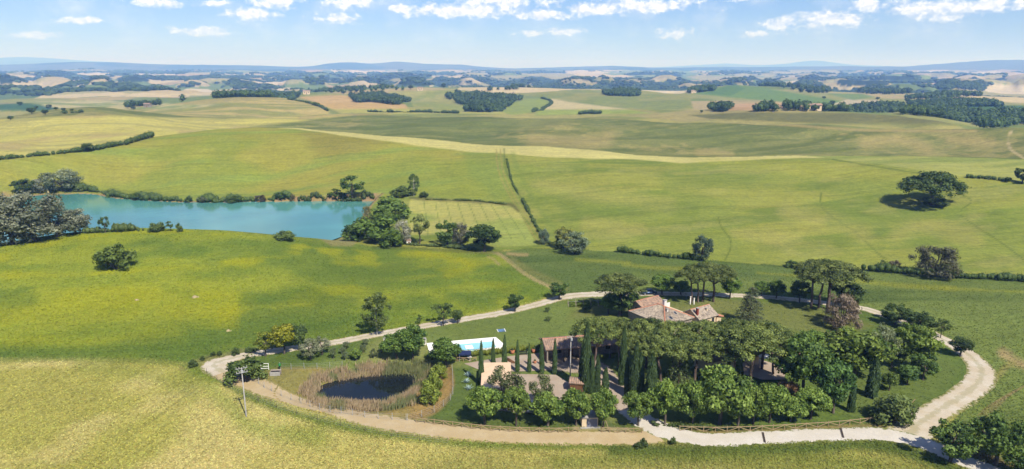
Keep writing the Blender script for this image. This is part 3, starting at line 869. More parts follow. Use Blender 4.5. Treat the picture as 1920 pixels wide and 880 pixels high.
# ---- standing crop and flower heads near the camera
def cover_mat():
    m, t, p, out = new_mat('standing_cover')
    a = t.n('ShaderNodeVertexColor', layer_name='cover')
    t.l(a.outputs[0], p.inputs['Base Color']); p.inputs['Roughness'].default_value = .9; p.inputs['Specular IOR Level'].default_value = .1
    tr = t.n('ShaderNodeBsdfTranslucent'); t.l(a.outputs[0], tr.inputs[0])
    ms = t.n('ShaderNodeMixShader'); ms.inputs[0].default_value = .25
    t.l(p.outputs[0], ms.inputs[1]); t.l(tr.outputs[0], ms.inputs[2]); t.l(ms.outputs[0], out.inputs[0])
    return m


def tufts(name, k, n, rmax, L, Wd, tilt, lo, hi, label, cat, mat, seed, keep=None):
    rng = np.random.default_rng(seed)
    ok = (fid == k) & (uc > -90) & (uc < 2010) & (vc < 960) & (RG[:-1, :-1] < rmax) & (RG[:-1, :-1] > 84)
    cells = np.argwhere(ok)
    c = cells[rng.integers(0, len(cells), n)]
    i, j = c[:, 0], c[:, 1]
    fa, fr = rng.random(n), rng.random(n)
    a = AZ[j] + fa * (AZ[j + 1] - AZ[j]); r = RR[i] + fr * (RR[i + 1] - RR[i])
    x, y = r * np.sin(a), r * np.cos(a)
    keep_ = np.ones(n, bool)
    for C_, W_ in ROADS:
        for q in range(0, len(C_), 4):
            keep_ &= (x - C_[q, 0]) ** 2 + (y - C_[q, 1]) ** 2 > (W_[q] * .5 + .15) ** 2
    for pl, off in BARE:
        keep_ &= poly_sd(x, y, pl) < off
    x, y, i, j = x[keep_], y[keep_], i[keep_], j[keep_]; n = len(x)
    z = ground(x, y)
    col = base[i, j] * rng.uniform(lo, hi, (n, 1)) * (1 + rng.normal(size=(n, 3)) * .05)
    V = leaf_quads(np.stack([x, y, z + L * .18], 1), np.stack([rng.normal(size=n) * tilt, rng.normal(size=n) * tilt, np.ones(n)], 1), L, Wd, rng)
    o0 = np.array([x[0], y[0], z[0]])
    me = mesh_np(name, V - o0, np.arange(n * 4).reshape(-1, 4), 4, False)
    set_color(me, 'cover', np.repeat(np.clip(col, .005, .9), 4, axis=0))
    o = link(name, me, None, mat); o.location = o0
    return tag(o, label, cat, kind='stuff')


# ------------------------------------------------------------------ water
def water_mat(name, col, rough, bump, scale=0.8):
    m, t, p, out = new_mat(name)
    geo = t.n('ShaderNodeNewGeometry')
    n = t.noise(geo.outputs['Position'], scale, 4.0, .6)
    big = t.noise(geo.outputs['Position'], 0.02, 3.0, .5)
    c2 = tuple(v * 1.25 for v in col)
    t.l(t.mix(t.ramp(big, .4, .65), col, c2), p.inputs['Base Color'])
    p.inputs['Roughness'].default_value = rough
    p.inputs['Specular IOR Level'].default_value = 0.5
    p.inputs['IOR'].default_value = 1.33
    b = t.n('ShaderNodeBump')
    b.inputs['Strength'].default_value = 0.35
    b.inputs['Distance'].default_value = bump
    t.l(n, b.inputs['Height']); t.l(b.outputs[0], p.inputs['Normal'])
    return m


BARE = []


def flat_poly(name, pts, z, mat):
    BARE.append((np.array([[float(p[0]), float(p[1])] for p in pts]), .2))
    me = bpy.data.meshes.new(name)
    me.from_pydata([(p[0], p[1], z) for p in pts], [], [list(range(len(pts)))])
    me.update()
    if me.polygons[0].normal.z < 0:
        me.flip_normals()
    return link(name, me, None, mat)


big_lake = LAKE.copy(); cen = LAKE.mean(0)
grown = []
for k in range(len(LAKE)):
    d = LAKE[k] - cen; grown.append(LAKE[k] + d / np.linalg.norm(d) * 7.0)
tag(flat_poly('lake', grown, LAKE_Z, water_mat('lake_water', (0.062, 0.190, 0.165), 0.10, 0.05)), 'turquoise irrigation lake behind the meadow crest', 'lake', kind='structure')
pc = POND.mean(0)
tag(flat_poly('pond', [POND[k] + (POND[k] - pc) / np.linalg.norm(POND[k] - pc) * 1.0 for k in range(len(POND))], POND_Z, water_mat('pond_water', (0.008, 0.011, 0.012), 0.04, 0.02)), 'small dark pond ringed by tall reeds', 'pond', kind='structure')


# ------------------------------------------------------------------ roads
def gravel_mat(name, c1, c2, grass, edge0=.72, mid=0.0):
    m, t, p, out = new_mat(name)
    geo = t.n('ShaderNodeNewGeometry'); pos = geo.outputs['Position']
    e = t.n('ShaderNodeAttribute', attribute_name='across').outputs['Fac']
    big = t.noise(pos, .25, 5.0, .65); fine = t.noise(pos, 5.0, 4.0, .7); rag = t.noise(pos, .9, 5.0, .7)
    c = t.mix(t.ramp(big, .35, .7), c1, c2)
    c = t.mix(t.ramp(fine, .45, .75), c, tuple(v * .72 for v in c2))
    ae = t.math('ABSOLUTE', e)
    # wheel ruts are bare, the crown and the edges keep some grass
    wg = t.ramp(t.math('ADD', ae, t.mapr(rag, .25, .75, -.32, .32)), edge0, edge0 + .16)
    if mid:
        cm = t.math('MULTIPLY', t.ramp(t.math('SUBTRACT', .26, t.math('ADD', ae, t.mapr(rag, .3, .7, -.2, .2))), 0, .12), mid)
        wg = t.math('MAXIMUM', wg, cm)
    gcol = t.mix(fine, grass, tuple(v * 1.6 for v in grass))
    t.l(t.mix(wg, c, gcol), p.inputs['Base Color'])
    b = t.n('ShaderNodeBump'); b.inputs['Strength'].default_value = .5; b.inputs['Distance'].default_value = .08
    t.l(t.math('ADD', fine, big), b.inputs['Height']); t.l(b.outputs[0], p.inputs['Normal'])
    p.inputs['Roughness'].default_value = .95
    return m


ROADS = []


def road(name, px, widths, mat, label, lift=0.05, cat='road'):
    P = np.array([at(u, v)[:2] for u, v in px])
    n = 14
    C = spline(P, n)
    Wd = np.interp(np.arange(len(C)) / n, np.arange(len(px)), widths)
    T = np.gradient(C, axis=0); T /= np.linalg.norm(T, axis=1, keepdims=True) + 1e-9
    N2 = np.stack([-T[:, 1], T[:, 0]], 1)
    ROADS.append((C, Wd))
    K = 9; s = np.linspace(-1, 1, K)
    wob = (fbm(C[:, 0] / 5, C[:, 1] / 5, 3) - .5) * 1.2
    X = C[:, None, :] + N2[:, None, :] * (s[None, :, None] * (Wd[:, None, None] / 2 + .5) + wob[:, None, None] * (np.abs(s)[None, :, None] > .9) * .6)
    z = ground(X[..., 0], X[..., 1]) + lift - .045 * (np.abs(s)[None, :] > .99)
    V = np.concatenate([X, z[..., None]], -1).reshape(-1, 3)
    ix = np.arange(len(C) * K).reshape(-1, K)
    q = np.stack([ix[:-1, :-1], ix[1:, :-1], ix[1:, 1:], ix[:-1, 1:]], -1).reshape(-1, 4)
    me = mesh_np(name, V, q, 4)
    if me.polygons[len(me.polygons) // 2].normal.z < 0:
        me.flip_normals()
    set_float(me, 'across', np.tile(s, len(C)))
    return tag(link(name, me, None, mat), label, cat, kind='structure')


white = gravel_mat('white_gravel', alb(236, 226, 208), alb(248, 240, 226), alb(120, 126, 66), .80)
loop_m = gravel_mat('loop_gravel', alb(226, 208, 176), alb(242, 230, 208), alb(140, 138, 82), .74, .38)
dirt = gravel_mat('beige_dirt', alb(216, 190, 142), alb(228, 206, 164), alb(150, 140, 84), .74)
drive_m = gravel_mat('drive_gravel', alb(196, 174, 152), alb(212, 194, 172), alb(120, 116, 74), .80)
road('dirt_track', [(1235, 817), (1190, 822), (1100, 821), (1000, 820), (900, 815), (800, 804), (700, 788), (600, 765), (520, 740), (460, 715), (422, 700), (404, 691)], [3.5, 3.6, 4.0, 4.0, 4.0, 4.2, 4.4, 4.6, 4.6, 4.4, 4.4, 4.2], dirt, 'wide beige dirt road curving below the pond', .05)
road('farm_road', [(420, 699), (404, 690), (404, 682), (425, 675), (470, 665), (560, 652), (640, 640), (720, 625), (800, 611), (870, 599), (940, 587), (1000, 573), (1040, 562), (1070, 555), (1120, 552), (1200, 551), (1300, 552), (1400, 555), (1480, 561), (1560, 570), (1620, 579), (1665, 594), (1720, 614),
                   (1770, 638), (1812, 663), (1838, 690), (1836, 716), (1800, 746), (1755, 773), (1722, 796), (1700, 822)],
     [4.2, 4.2, 4.2, 3.9, 3.0, 2.6, 2.6, 2.8, 2.8, 2.8, 2.8, 2.8, 2.8, 3.6, 4.0, 3.2, 2.8, 2.8, 2.8, 2.8, 2.8, 3, 3.2, 3.4, 3.6, 4.2, 4.4, 4.4, 4.4, 5, 6.5], loop_m, 'pale gravel farm road looping behind the garden', .06)
road('gravel_road', [(1950, 922), (1880, 893), (1810, 866), (1755, 842), (1705, 824), (1650, 815), (1580, 815), (1500, 818), (1420, 822), (1340, 825), (1285, 820), (1245, 808), (1205, 788), (1180, 768)], [3.2, 3.2, 3.2, 3.4, 3.8, 3.6, 3.2, 3.2, 3.2, 3.3, 3.8, 4.4, 4.2, 3.6], white, 'white gravel access road along the bottom right', .085)
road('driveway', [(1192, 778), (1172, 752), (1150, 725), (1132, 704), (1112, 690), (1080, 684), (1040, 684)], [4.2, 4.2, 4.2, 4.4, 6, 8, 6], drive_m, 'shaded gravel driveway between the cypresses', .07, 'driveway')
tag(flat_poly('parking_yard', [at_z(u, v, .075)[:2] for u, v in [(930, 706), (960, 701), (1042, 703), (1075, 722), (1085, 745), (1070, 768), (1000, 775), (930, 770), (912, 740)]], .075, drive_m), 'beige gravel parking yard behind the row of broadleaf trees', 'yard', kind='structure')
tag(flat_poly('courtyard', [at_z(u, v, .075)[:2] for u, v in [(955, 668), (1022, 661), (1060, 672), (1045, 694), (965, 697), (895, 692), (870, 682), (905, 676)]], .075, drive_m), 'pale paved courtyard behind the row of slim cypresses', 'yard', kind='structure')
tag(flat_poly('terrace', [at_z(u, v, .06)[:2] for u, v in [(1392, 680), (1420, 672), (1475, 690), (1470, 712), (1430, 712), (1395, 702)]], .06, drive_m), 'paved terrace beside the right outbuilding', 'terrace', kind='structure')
# ------------------------------------------------------------------ vegetation kit
def leaf_mat(name, c1, c2, trans=0.3, rough=0.6):
    """foliage: two greens mixed leaf by leaf, tinted per plant by the object's own colour"""
    m, t, p, out = new_mat(name)
    tint = t.n('ShaderNodeAttribute', attribute_name='tint').outputs['Fac']
    oi = t.n('ShaderNodeObjectInfo')
    c = t.mix(tint, c1, c2)
    c = t.mix(1.0, c, oi.outputs['Color'], 'MULTIPLY')
    vm = t.n('ShaderNodeVectorMath', operation='SCALE')
    t.l(c, vm.inputs[0]); t.l(t.mapr(oi.outputs['Random'], 0, 1, .86, 1.14), vm.inputs['Scale'])
    t.l(vm.outputs[0], p.inputs['Base Color'])
    p.inputs['Roughness'].default_value = rough
    p.inputs['Specular IOR Level'].default_value = 0.25
    tr = t.n('ShaderNodeBsdfTranslucent')
    hs = t.mix(1.0, vm.outputs[0], (1.25, 1.2, .55), 'MULTIPLY')
    t.l(hs, tr.inputs[0])
    ms = t.n('ShaderNodeMixShader'); ms.inputs[0].default_value = trans
    t.l(p.outputs[0], ms.inputs[1]); t.l(tr.outputs[0], ms.inputs[2])
    t.l(ms.outputs[0], out.inputs[0])
    return m


def bark_mat(name, c1, c2):
    m, t, p, out = new_mat(name)
    tcx = t.n('ShaderNodeTexCoord')
    n = t.noise(t.mapping(tcx.outputs['Object'], (14, 14, 3)), 1.0, 5.0, .7)
    t.l(t.mix(t.ramp(n, .35, .7), c1, c2), p.inputs['Base Color'])
    return m


LM = {
    'broad': leaf_mat('broad_leaf', (.042, .084, .015), (.195, .265, .056), .28),
    'dark': leaf_mat('dark_leaf', (.034, .062, .015), (.145, .200, .052), .28),
    'pine': leaf_mat('pine_needle', (.028, .048, .010), (.190, .225, .060), .18),
    'cypress': leaf_mat('cypress_scale', (.024, .046, .014), (.062, .098, .030), .15),
    'olive': leaf_mat('olive_leaf', (.110, .130, .075), (.270, .290, .190), .3),
    'willow': leaf_mat('willow_leaf', (.100, .120, .072), (.350, .365, .260), .38),
    'shrub': leaf_mat('shrub_leaf', (.052, .082, .021), (.170, .215, .062), .32),
    'hedge': leaf_mat('hedge_leaf', (.110, .135, .016), (.240, .270, .035), .35),
    'rust': leaf_mat('rust_leaf', (.150, .085, .045), (.300, .190, .095), .3),
    'tamarisk': leaf_mat('tamarisk_leaf', (.170, .130, .085), (.330, .265, .195), .3),
    'conifer': leaf_mat('conifer_needle', (.060, .085, .035), (.165, .195, .090), .2),
}
BARK = bark_mat('bark', (.055, .042, .030), (.145, .120, .095))
BARK_P = bark_mat('pine_bark', (.060, .042, .032), (.190, .135, .105))
BARK_W = bark_mat('pale_bark', (.250, .230, .195), (.420, .395, .345))


def unit_dirs(n, rng):
    v = rng.normal(size=(n, 3))
    return v / (np.linalg.norm(v, axis=1, keepdims=True) + 1e-9)


def leaf_quads(c, nrm, length, width, rng, up=None):
    """rhombic leaf sprays at points c facing nrm"""
    n = len(c)
    nrm = nrm / (np.linalg.norm(nrm, axis=1, keepdims=True) + 1e-9)
    ref = unit_dirs(n, rng) if up is None else np.broadcast_to(np.asarray(up, float), (n, 3)) + rng.normal(size=(n, 3)) * .22
    t = ref - nrm * (ref * nrm).sum(1, keepdims=True)
    t /= np.linalg.norm(t, axis=1, keepdims=True) + 1e-9
    b = np.cross(nrm, t)
    L = (length * rng.uniform(.65, 1.35, n))[:, None]; Wd = (width * rng.uniform(.65, 1.35, n))[:, None]
    bend = nrm * L * rng.uniform(-.25, .25, (n, 1))
    V = np.stack([c - t * L * .5 + bend, c + b * Wd * .5 - t * L * .08, c + t * L * .5 + bend, c - b * Wd * .5 - t * L * .08], 1)
    return V.reshape(-1, 3)


_ico = None


def ico_pts():
    global _ico
    if _ico is None:
        bm = bmesh.new(); bmesh.ops.create_icosphere(bm, subdivisions=1, radius=1.0)
        bm.verts.ensure_lookup_table()
        _ico = (np.array([v.co[:] for v in bm.verts]), np.array([[v.index for v in f.verts] for f in bm.faces]))
        bm.free()
    return _ico


def crown_mesh(name, clumps, nleaf, length, width, mat, seed, core=.62, flat=0.0, up=None, shell=.25, drop=None):
    """clumps: (cx, cy, cz, rx, ry, rz, tint)"""
    rng = np.random.default_rng(seed)
    C = np.array(clumps, float)
    area = (C[:, 3] * C[:, 5]) ** .9
    cnt = np.maximum(6, (nleaf * area / area.sum())).astype(int)
    ci = np.repeat(np.arange(len(C)), cnt)
    d = unit_dirs(len(ci), rng)
    rr = 1 - shell * rng.random(len(ci)) ** 1.3 + rng.normal(size=len(ci)) * .06
    pts = C[ci, :3] + d * C[ci, 3:6] * rr[:, None]
    nrm = d + unit_dirs(len(ci), rng) * .75 + np.array([0, 0, flat])
    tint = np.clip(C[ci, 6] + rng.normal(size=len(ci)) * .22, 0, 1)
    if drop is not None:
        k = drop(pts); pts, nrm, tint = pts[k], nrm[k], tint[k]
    V = leaf_quads(pts, nrm, length, width, rng, up)
    q = np.arange(len(V)).reshape(-1, 4)
    faces = [tuple(x) for x in q]
    T = np.repeat(tint, 4)
    quads_, tris_, V2 = q, None, V
    me = bpy.data.meshes.new(name)
    if core > 0:
        iv, if_ = ico_pts()
        cv = []; cf = []; ct = []
        off = len(V)
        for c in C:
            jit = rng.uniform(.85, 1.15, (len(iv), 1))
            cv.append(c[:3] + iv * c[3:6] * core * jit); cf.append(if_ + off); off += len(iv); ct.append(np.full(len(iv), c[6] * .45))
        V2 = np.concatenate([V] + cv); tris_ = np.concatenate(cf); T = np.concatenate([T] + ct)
    nq = len(q); ntr = 0 if tris_ is None else len(tris_)
    me.vertices.add(len(V2)); me.vertices.foreach_set('co', np.ascontiguousarray(V2, np.float32).ravel())
    loops = q.ravel() if ntr == 0 else np.concatenate([q.ravel(), tris_.ravel()])
    me.loops.add(len(loops)); me.loops.foreach_set('vertex_index', loops.astype(np.int32))
    me.polygons.add(nq + ntr)
    ls = np.arange(0, nq * 4, 4)
    if ntr: ls = np.concatenate([ls, nq * 4 + np.arange(0, ntr * 3, 3)])
    me.polygons.foreach_set('loop_start', ls.astype(np.int32))
    me.update(calc_edges=True)
    set_float(me, 'tint', T)
    me.materials.append(mat)
    return me


def tubes_mesh(name, paths, mat, sides=6):
    """paths: list of (points, radii); each a tapered limb, joined in one trunk mesh"""
    V = []; Q = []
    off = 0
    for pts, rad in paths:
        pts = np.array(pts, float); n = len(pts)
        T = np.gradient(pts, axis=0); T /= np.linalg.norm(T, axis=1, keepdims=True) + 1e-9
        ref = np.array([1.0, .13, .2])
        b1 = np.cross(T, ref); b1 /= np.linalg.norm(b1, axis=1, keepdims=True) + 1e-9
        b2 = np.cross(T, b1)
        a = np.linspace(0, 2 * math.pi, sides, endpoint=False)
        ring = pts[:, None] + np.asarray(rad)[:, None, None] * (b1[:, None] * np.cos(a)[None, :, None] + b2[:, None] * np.sin(a)[None, :, None])
        V.append(ring.reshape(-1, 3))
        ix = off + np.arange(n * sides).reshape(n, sides)
        nx = np.roll(ix, -1, axis=1)
        Q.append(np.stack([ix[:-1], nx[:-1], nx[1:], ix[1:]], -1).reshape(-1, 4))
        off += n * sides
    me = mesh_np(name, np.concatenate(V), np.concatenate(Q), 4)
    me.materials.append(mat)
    return me


def limb(a, b, r0, r1, rng, n=5, wob=.04):
    a = np.array(a, float); b = np.array(b, float)
    t = np.linspace(0, 1, n)[:, None]
    p = a + (b - a) * t
    L = np.linalg.norm(b - a)
    p[1:-1] += rng.normal(size=(n - 2, 3)) * wob * L
    p[:, 2] += np.sin(t[:, 0] * math.pi) * .06 * L
    return p, np.linspace(r0, r1, n)


KIT = {}


def add_kit(kind, crown, trunk):
    co = np.empty(len(crown.vertices) * 3, np.float32); crown.vertices.foreach_get('co', co); co = co.reshape(-1, 3)
    half = max(np.percentile(np.abs(co[:, 0]), 98.5), np.percentile(np.abs(co[:, 1]), 98.5))
    KIT.setdefault(kind, []).append((crown, trunk, 2 * half, float(np.percentile(co[:, 2], 99.3))))


def build_kit():
    # broadleaf, round and dense (mulberry, lime) -------------------------------------------------
    for v in range(4):
        rng = np.random.default_rng(100 + v)
        cl = []
        for i in range(46):
            d = unit_dirs(1, rng)[0]
            k = rng.uniform(.25, 1) ** .5
            r = rng.uniform(.085, .15)
            cl.append((d[0] * .36 * k, d[1] * .36 * k, .59 + d[2] * .29 * k, r, r, r * .8, rng.uniform(.15, .95)))
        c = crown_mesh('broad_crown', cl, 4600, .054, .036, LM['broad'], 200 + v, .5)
        paths = [limb((0, 0, -.02), (rng.normal() * .02, rng.normal() * .02, .45), .032, .020, rng, 5, .015)]
        for k in range(6):
            t = cl[k]; paths.append(limb((0, 0, rng.uniform(.26, .42)), t[:3], .014, .005, rng))
        add_kit('broad', c, tubes_mesh('broad_trunk', paths, BARK))
    # same build, darker and more open (oak, walnut, elm) ------------------------------------------
    for v in range(3):
        rng = np.random.default_rng(140 + v)
        cl = []
        for i in range(44):
            d = unit_dirs(1, rng)[0]
            k = rng.uniform(.3, 1) ** .5
            r = rng.uniform(.075, .14)
            cl.append((d[0] * .39 * k, d[1] * .39 * k, .58 + d[2] * .33 * k, r, r, r * .75, rng.uniform(.05, .95)))
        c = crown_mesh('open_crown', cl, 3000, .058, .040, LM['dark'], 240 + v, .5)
        paths = [limb((0, 0, -.02), (rng.normal() * .03, rng.normal() * .03, .5), .036, .020, rng, 5, .02)]
        for k in range(8):
            t = cl[k]; paths.append(limb((0, 0, rng.uniform(.2, .45)), t[:3], .016, .005, rng))
        add_kit('dark', c, tubes_mesh('open_trunk', paths, BARK))
    # thin crowned young tree ---------------------------------------------------------------------
    for v in range(3):
        rng = np.random.default_rng(170 + v)
        cl = []
        for i in range(26):
            d = unit_dirs(1, rng)[0]
            k = rng.uniform(.3, 1) ** .5
            r = rng.uniform(.07, .12)
            cl.append((d[0] * .37 * k, d[1] * .37 * k, .62 + d[2] * .30 * k, r, r, r * .8, rng.uniform(.1, .9)))
        c = crown_mesh('thin_crown', cl, 1500, .060, .036, LM['dark'], 270 + v, 0, shell=.8)
        paths = [limb((0, 0, -.02), (0, 0, .6), .026, .010, rng, 5, .02)]
        for t in cl[:12]:
            paths.append(limb((0, 0, rng.uniform(.25, .5)), t[:3], .010, .003, rng))
        add_kit('thin', c, tubes_mesh('thin_trunk', paths, BARK))
    # birch / poplar: tall ovoid on a pale stem -----------------------------------------------------
    for v in range(2):
        rng = np.random.default_rng(180 + v)
        cl = []
        for i in range(80):
            z = rng.uniform(.24, .97); wmax = .44 * math.sin(math.pi * min(1, (z - .16) / .86)) ** .7
            a = rng.uniform(0, 6.28); k = rng.uniform(.1, 1) ** .5
            r = rng.uniform(.07, .11)
            cl.append((math.cos(a) * wmax * k, math.sin(a) * wmax * k, z, r, r, r * .75, rng.uniform(.1, .9)))
        c = crown_mesh('ovoid_crown', cl, 4000, .046, .028, LM['shrub'], 280 + v, .3, shell=.7)
        paths = [limb((0, 0, -.02), (0, 0, .85), .022, .006, rng, 6, .01)]
        for t in cl[:12]:
            paths.append(limb((0, 0, t[2] - .12), t[:3], .008, .003, rng))
        add_kit('birch', c, tubes_mesh('ovoid_trunk', paths, BARK_W))
    # olive, silvery ----------------------------------------------------------------------------------
    for v in range(3):
        rng = np.random.default_rng(190 + v)
        cl = []
        for i in range(30):
            d = unit_dirs(1, rng)[0]
            k = rng.uniform(.3, 1) ** .5
            r = rng.uniform(.08, .14)
            cl.append((d[0] * .37 * k, d[1] * .37 * k, .58 + d[2] * .32 * k, r, r, r * .8, rng.uniform(.1, .95)))
        c = crown_mesh('olive_crown', cl, 2200, .055, .026, LM['olive'], 290 + v, .3, shell=.5)
        paths = [limb((0, 0, -.02), (.02, .02, .35), .040, .028, rng, 5, .03)]
        for t in cl[:7]:
            paths.append(limb((.02, .02, .3), t[:3], .016, .004, rng))
        add_kit('olive', c, tubes_mesh('olive_trunk', paths, BARK))
    # willow mass, rounded heads down to the ground ----------------------------------------------------
    for v in range(3):
        rng = np.random.default_rng(210 + v)
        cl = []
        for i in range(52):
            d = unit_dirs(1, rng)[0]
            k = rng.uniform(.35, 1) ** .5
            r = rng.uniform(.08, .14)
            cl.append((d[0] * .40 * k, d[1] * .40 * k, .50 + d[2] * .40 * k, r, r, r * .9, rng.uniform(.0, 1)))
        c = crown_mesh('willow_crown', cl, 3600, .048, .026, LM['willow'], 310 + v, .45)
        paths = [limb((0, 0, -.02), (.03, 0, .5), .040, .020, rng, 5, .03)]
        for t in cl[:8]:
            paths.append(limb((.01, 0, .2), t[:3], .018, .005, rng))
        add_kit('willow', c, tubes_mesh('willow_trunk', paths, BARK))
    # stone pine: umbrella of dense puffs on forking limbs -----------------------------------------------
    for v in range(4):
        rng = np.random.default_rng(230 + v)
        cl = []
        for i in range(62):
            a = i * 2.399 + rng.normal() * .3; k = math.sqrt((i + .5) / 62)
            r = rng.uniform(.062, .098)
            z = .93 - .20 * k ** 2.2 + rng.normal() * .018
            cl.append((math.cos(a) * .43 * k, math.sin(a) * .43 * k, z - .05, r, r, r * .62, rng.uniform(.0, 1)))
        for i in range(20):
            a = rng.uniform(0, 6.28); k = rng.uniform(.3, .85)
            r = rng.uniform(.06, .09)
            cl.append((math.cos(a) * .42 * k, math.sin(a) * .42 * k, .74 + rng.normal() * .02, r, r, r * .5, rng.uniform(0, .5)))
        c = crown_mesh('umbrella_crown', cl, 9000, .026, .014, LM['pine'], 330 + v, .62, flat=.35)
        top = (rng.normal() * .03, rng.normal() * .03, .56)
        paths = [limb((0, 0, -.02), top, .026, .018, rng, 6, .012)]
        for t in cl[6:62:5]:
            paths.append(limb((top[0], top[1], top[2] - rng.uniform(0, .10)), (t[0] * .9, t[1] * .9, t[2] - .05), .012, .004, rng))
        add_kit('pine', c, tubes_mesh('umbrella_trunk', paths, BARK_P))
    # cypress: narrow spindle of upright sprays ------------------------------------------------------------
    for v in range(3):
        rng = np.random.default_rng(260 + v)
        n = 2600
        z = rng.uniform(.03, 1.0, n) ** .93
        prof = lambda z: .5 * np.clip((1 - z ** 2.3), 0, 1) ** .75 * np.clip(z / .10, .35, 1) ** .5
        a = rng.uniform(0, 6.283, n)
        lump = 1 + .13 * np.sin(a * 3 + z * 9 + v) + .10 * np.sin(a * 5 - z * 23)
        r = prof(z) * lump * rng.uniform(.86, 1.05, n) + .012
        P = np.stack([np.cos(a) * r, np.sin(a) * r, z], 1)
        Nn = np.stack([np.cos(a), np.sin(a), np.full(n, .25)], 1) + rng.normal(size=(n, 3)) * .3
        V = leaf_quads(P * np.array([1, 1, 4.0]), Nn, .46, .15, rng, (0, 0, 1)) * np.array([1, 1, .25])
        # solid heart
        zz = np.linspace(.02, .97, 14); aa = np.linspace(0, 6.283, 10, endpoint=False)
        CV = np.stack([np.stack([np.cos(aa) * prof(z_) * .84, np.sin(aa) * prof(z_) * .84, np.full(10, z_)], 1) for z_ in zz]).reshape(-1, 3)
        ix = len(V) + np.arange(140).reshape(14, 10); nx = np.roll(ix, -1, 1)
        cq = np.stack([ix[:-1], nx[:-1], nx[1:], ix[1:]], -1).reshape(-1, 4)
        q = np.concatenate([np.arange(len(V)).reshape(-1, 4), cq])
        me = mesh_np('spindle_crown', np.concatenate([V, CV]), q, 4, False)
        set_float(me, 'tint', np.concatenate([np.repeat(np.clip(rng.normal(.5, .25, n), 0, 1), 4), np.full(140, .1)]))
        me.materials.append(LM['cypress'])
        add_kit('cypress', me, tubes_mesh('spindle_trunk', [limb((0, 0, -.02), (0, 0, .3), .09, .05, rng, 4, .005)], BARK))
    # conifer with drooping tiers -----------------------------------------------------------------------------
    for v in range(2):
        rng = np.random.default_rng(300 + v)
        cl = []
        paths = [limb((0, 0, -.02), (0, 0, .97), .026, .004, rng, 7, .006)]
        for tier in range(13):
            z = .10 + .86 * tier / 13
            rad = .46 * (1 - (z - .06)) ** .85 + .03
            for k in range(7 if tier < 9 else 4):
                a = k * 6.283 / 7 + tier * .9 + rng.normal() * .2
                L = rad * rng.uniform(.7, 1.05)
                for f in (.45, .75, 1.0):
                    cl.append((math.cos(a) * L * f, math.sin(a) * L * f, z + .03 - .06 * f * f, .075, .075, .022, rng.uniform(.1, .95)))
                paths.append(limb((0, 0, z + .03), (math.cos(a) * L * .9, math.sin(a) * L * .9, z - .02), .007, .002, rng, 4, .01))
        c = crown_mesh('tiered_crown', cl, 3000, .050, .018, LM['conifer'], 350 + v, 0, flat=.5, shell=.9)
        add_kit('conifer', c, tubes_mesh('tiered_trunk', paths, BARK))
    # lone field oak: wide, layered, see-through below ------------------------------------------------------------
    rng = np.random.default_rng(320)
    cl = []
    for i in range(84):
        a = rng.uniform(0, 6.283); k = rng.uniform(.05, 1) ** .5
        z = .90 - .36 * k ** 2.2 - rng.random() ** 2 * .25 * (1 - k * .5)
        r = rng.uniform(.07, .115)
        cl.append((math.cos(a) * .42 * k, math.sin(a) * .42 * k, z, r, r, r * .95, rng.uniform(0, .9)))
    for i in range(16):
        a = rng.uniform(0, 6.283)
        cl.append((math.cos(a) * .42, math.sin(a) * .42, rng.uniform(.36, .55), .075, .075, .07, rng.uniform(0, .8)))
    c = crown_mesh('field_oak_crown', cl, 6000, .032, .024, LM['dark'], 380, .55)
    paths = [limb((0, 0, -.02), (0, .01, .42), .030, .022, rng, 5, .02)]
    for t in cl[::4]:
        paths.append(limb((0, .01, rng.uniform(.3, .42)), t[:3], .013, .003, rng))
    add_kit('oak', c, tubes_mesh('field_oak_trunk', paths, BARK))
    # bush: leafy dome on the ground ---------------------------------------------------------------------------------
    for v in range(4):
        rng = np.random.default_rng(340 + v)
        cl = []
        for i in range(26):
            d = unit_dirs(1, rng)[0]; d[2] = abs(d[2])
            k = rng.uniform(.3, 1) ** .5
            r = rng.uniform(.11, .17)
            cl.append((d[0] * .38 * k, d[1] * .38 * k, .14 + d[2] * .66 * k, r, r, r * 1.2, rng.uniform(.05, .95)))
        c = crown_mesh('dome_crown', cl, 1700, .075, .048, LM['shrub'], 390 + v, .62)
        paths = [limb((0, 0, -.02), t[:3], .016, .005, rng, 4) for t in cl[:6]]
        add_kit('bush', c, tubes_mesh('dome_stems', paths, BARK))
    # feathery bush (tamarisk, broom) ----------------------------------------------------------------------------------
    for v in range(2):
        rng = np.random.default_rng(360 + v)
        cl = []
        for i in range(44):
            d = unit_dirs(1, rng)[0]; d[2] = abs(d[2])
            k = rng.uniform(.3, 1) ** .5
            r = rng.uniform(.07, .11)
            cl.append((d[0] * .40 * k, d[1] * .40 * k, .12 + d[2] * .74 * k, r, r, r * 1.2, rng.uniform(.0, 1)))
        c = crown_mesh('feather_crown', cl, 3200, .060, .016, LM['tamarisk'], 410 + v, .4, up=(0, 0, 1), shell=.5)
        paths = [limb((0, 0, -.02), t[:3], .014, .004, rng, 4) for t in cl[:9]]
        add_kit('feather', c, tubes_mesh('feather_stems', paths, BARK))


build_kit()
NPLANT = [0]
RECOL = {}


def with_mat(me, mat):
    """the same crown in another foliage material"""
    key = (me.name, mat.name)
    if key not in RECOL:
        m2 = me.copy(); m2.materials.clear(); m2.materials.append(mat); RECOL[key] = m2
    return RECOL[key]


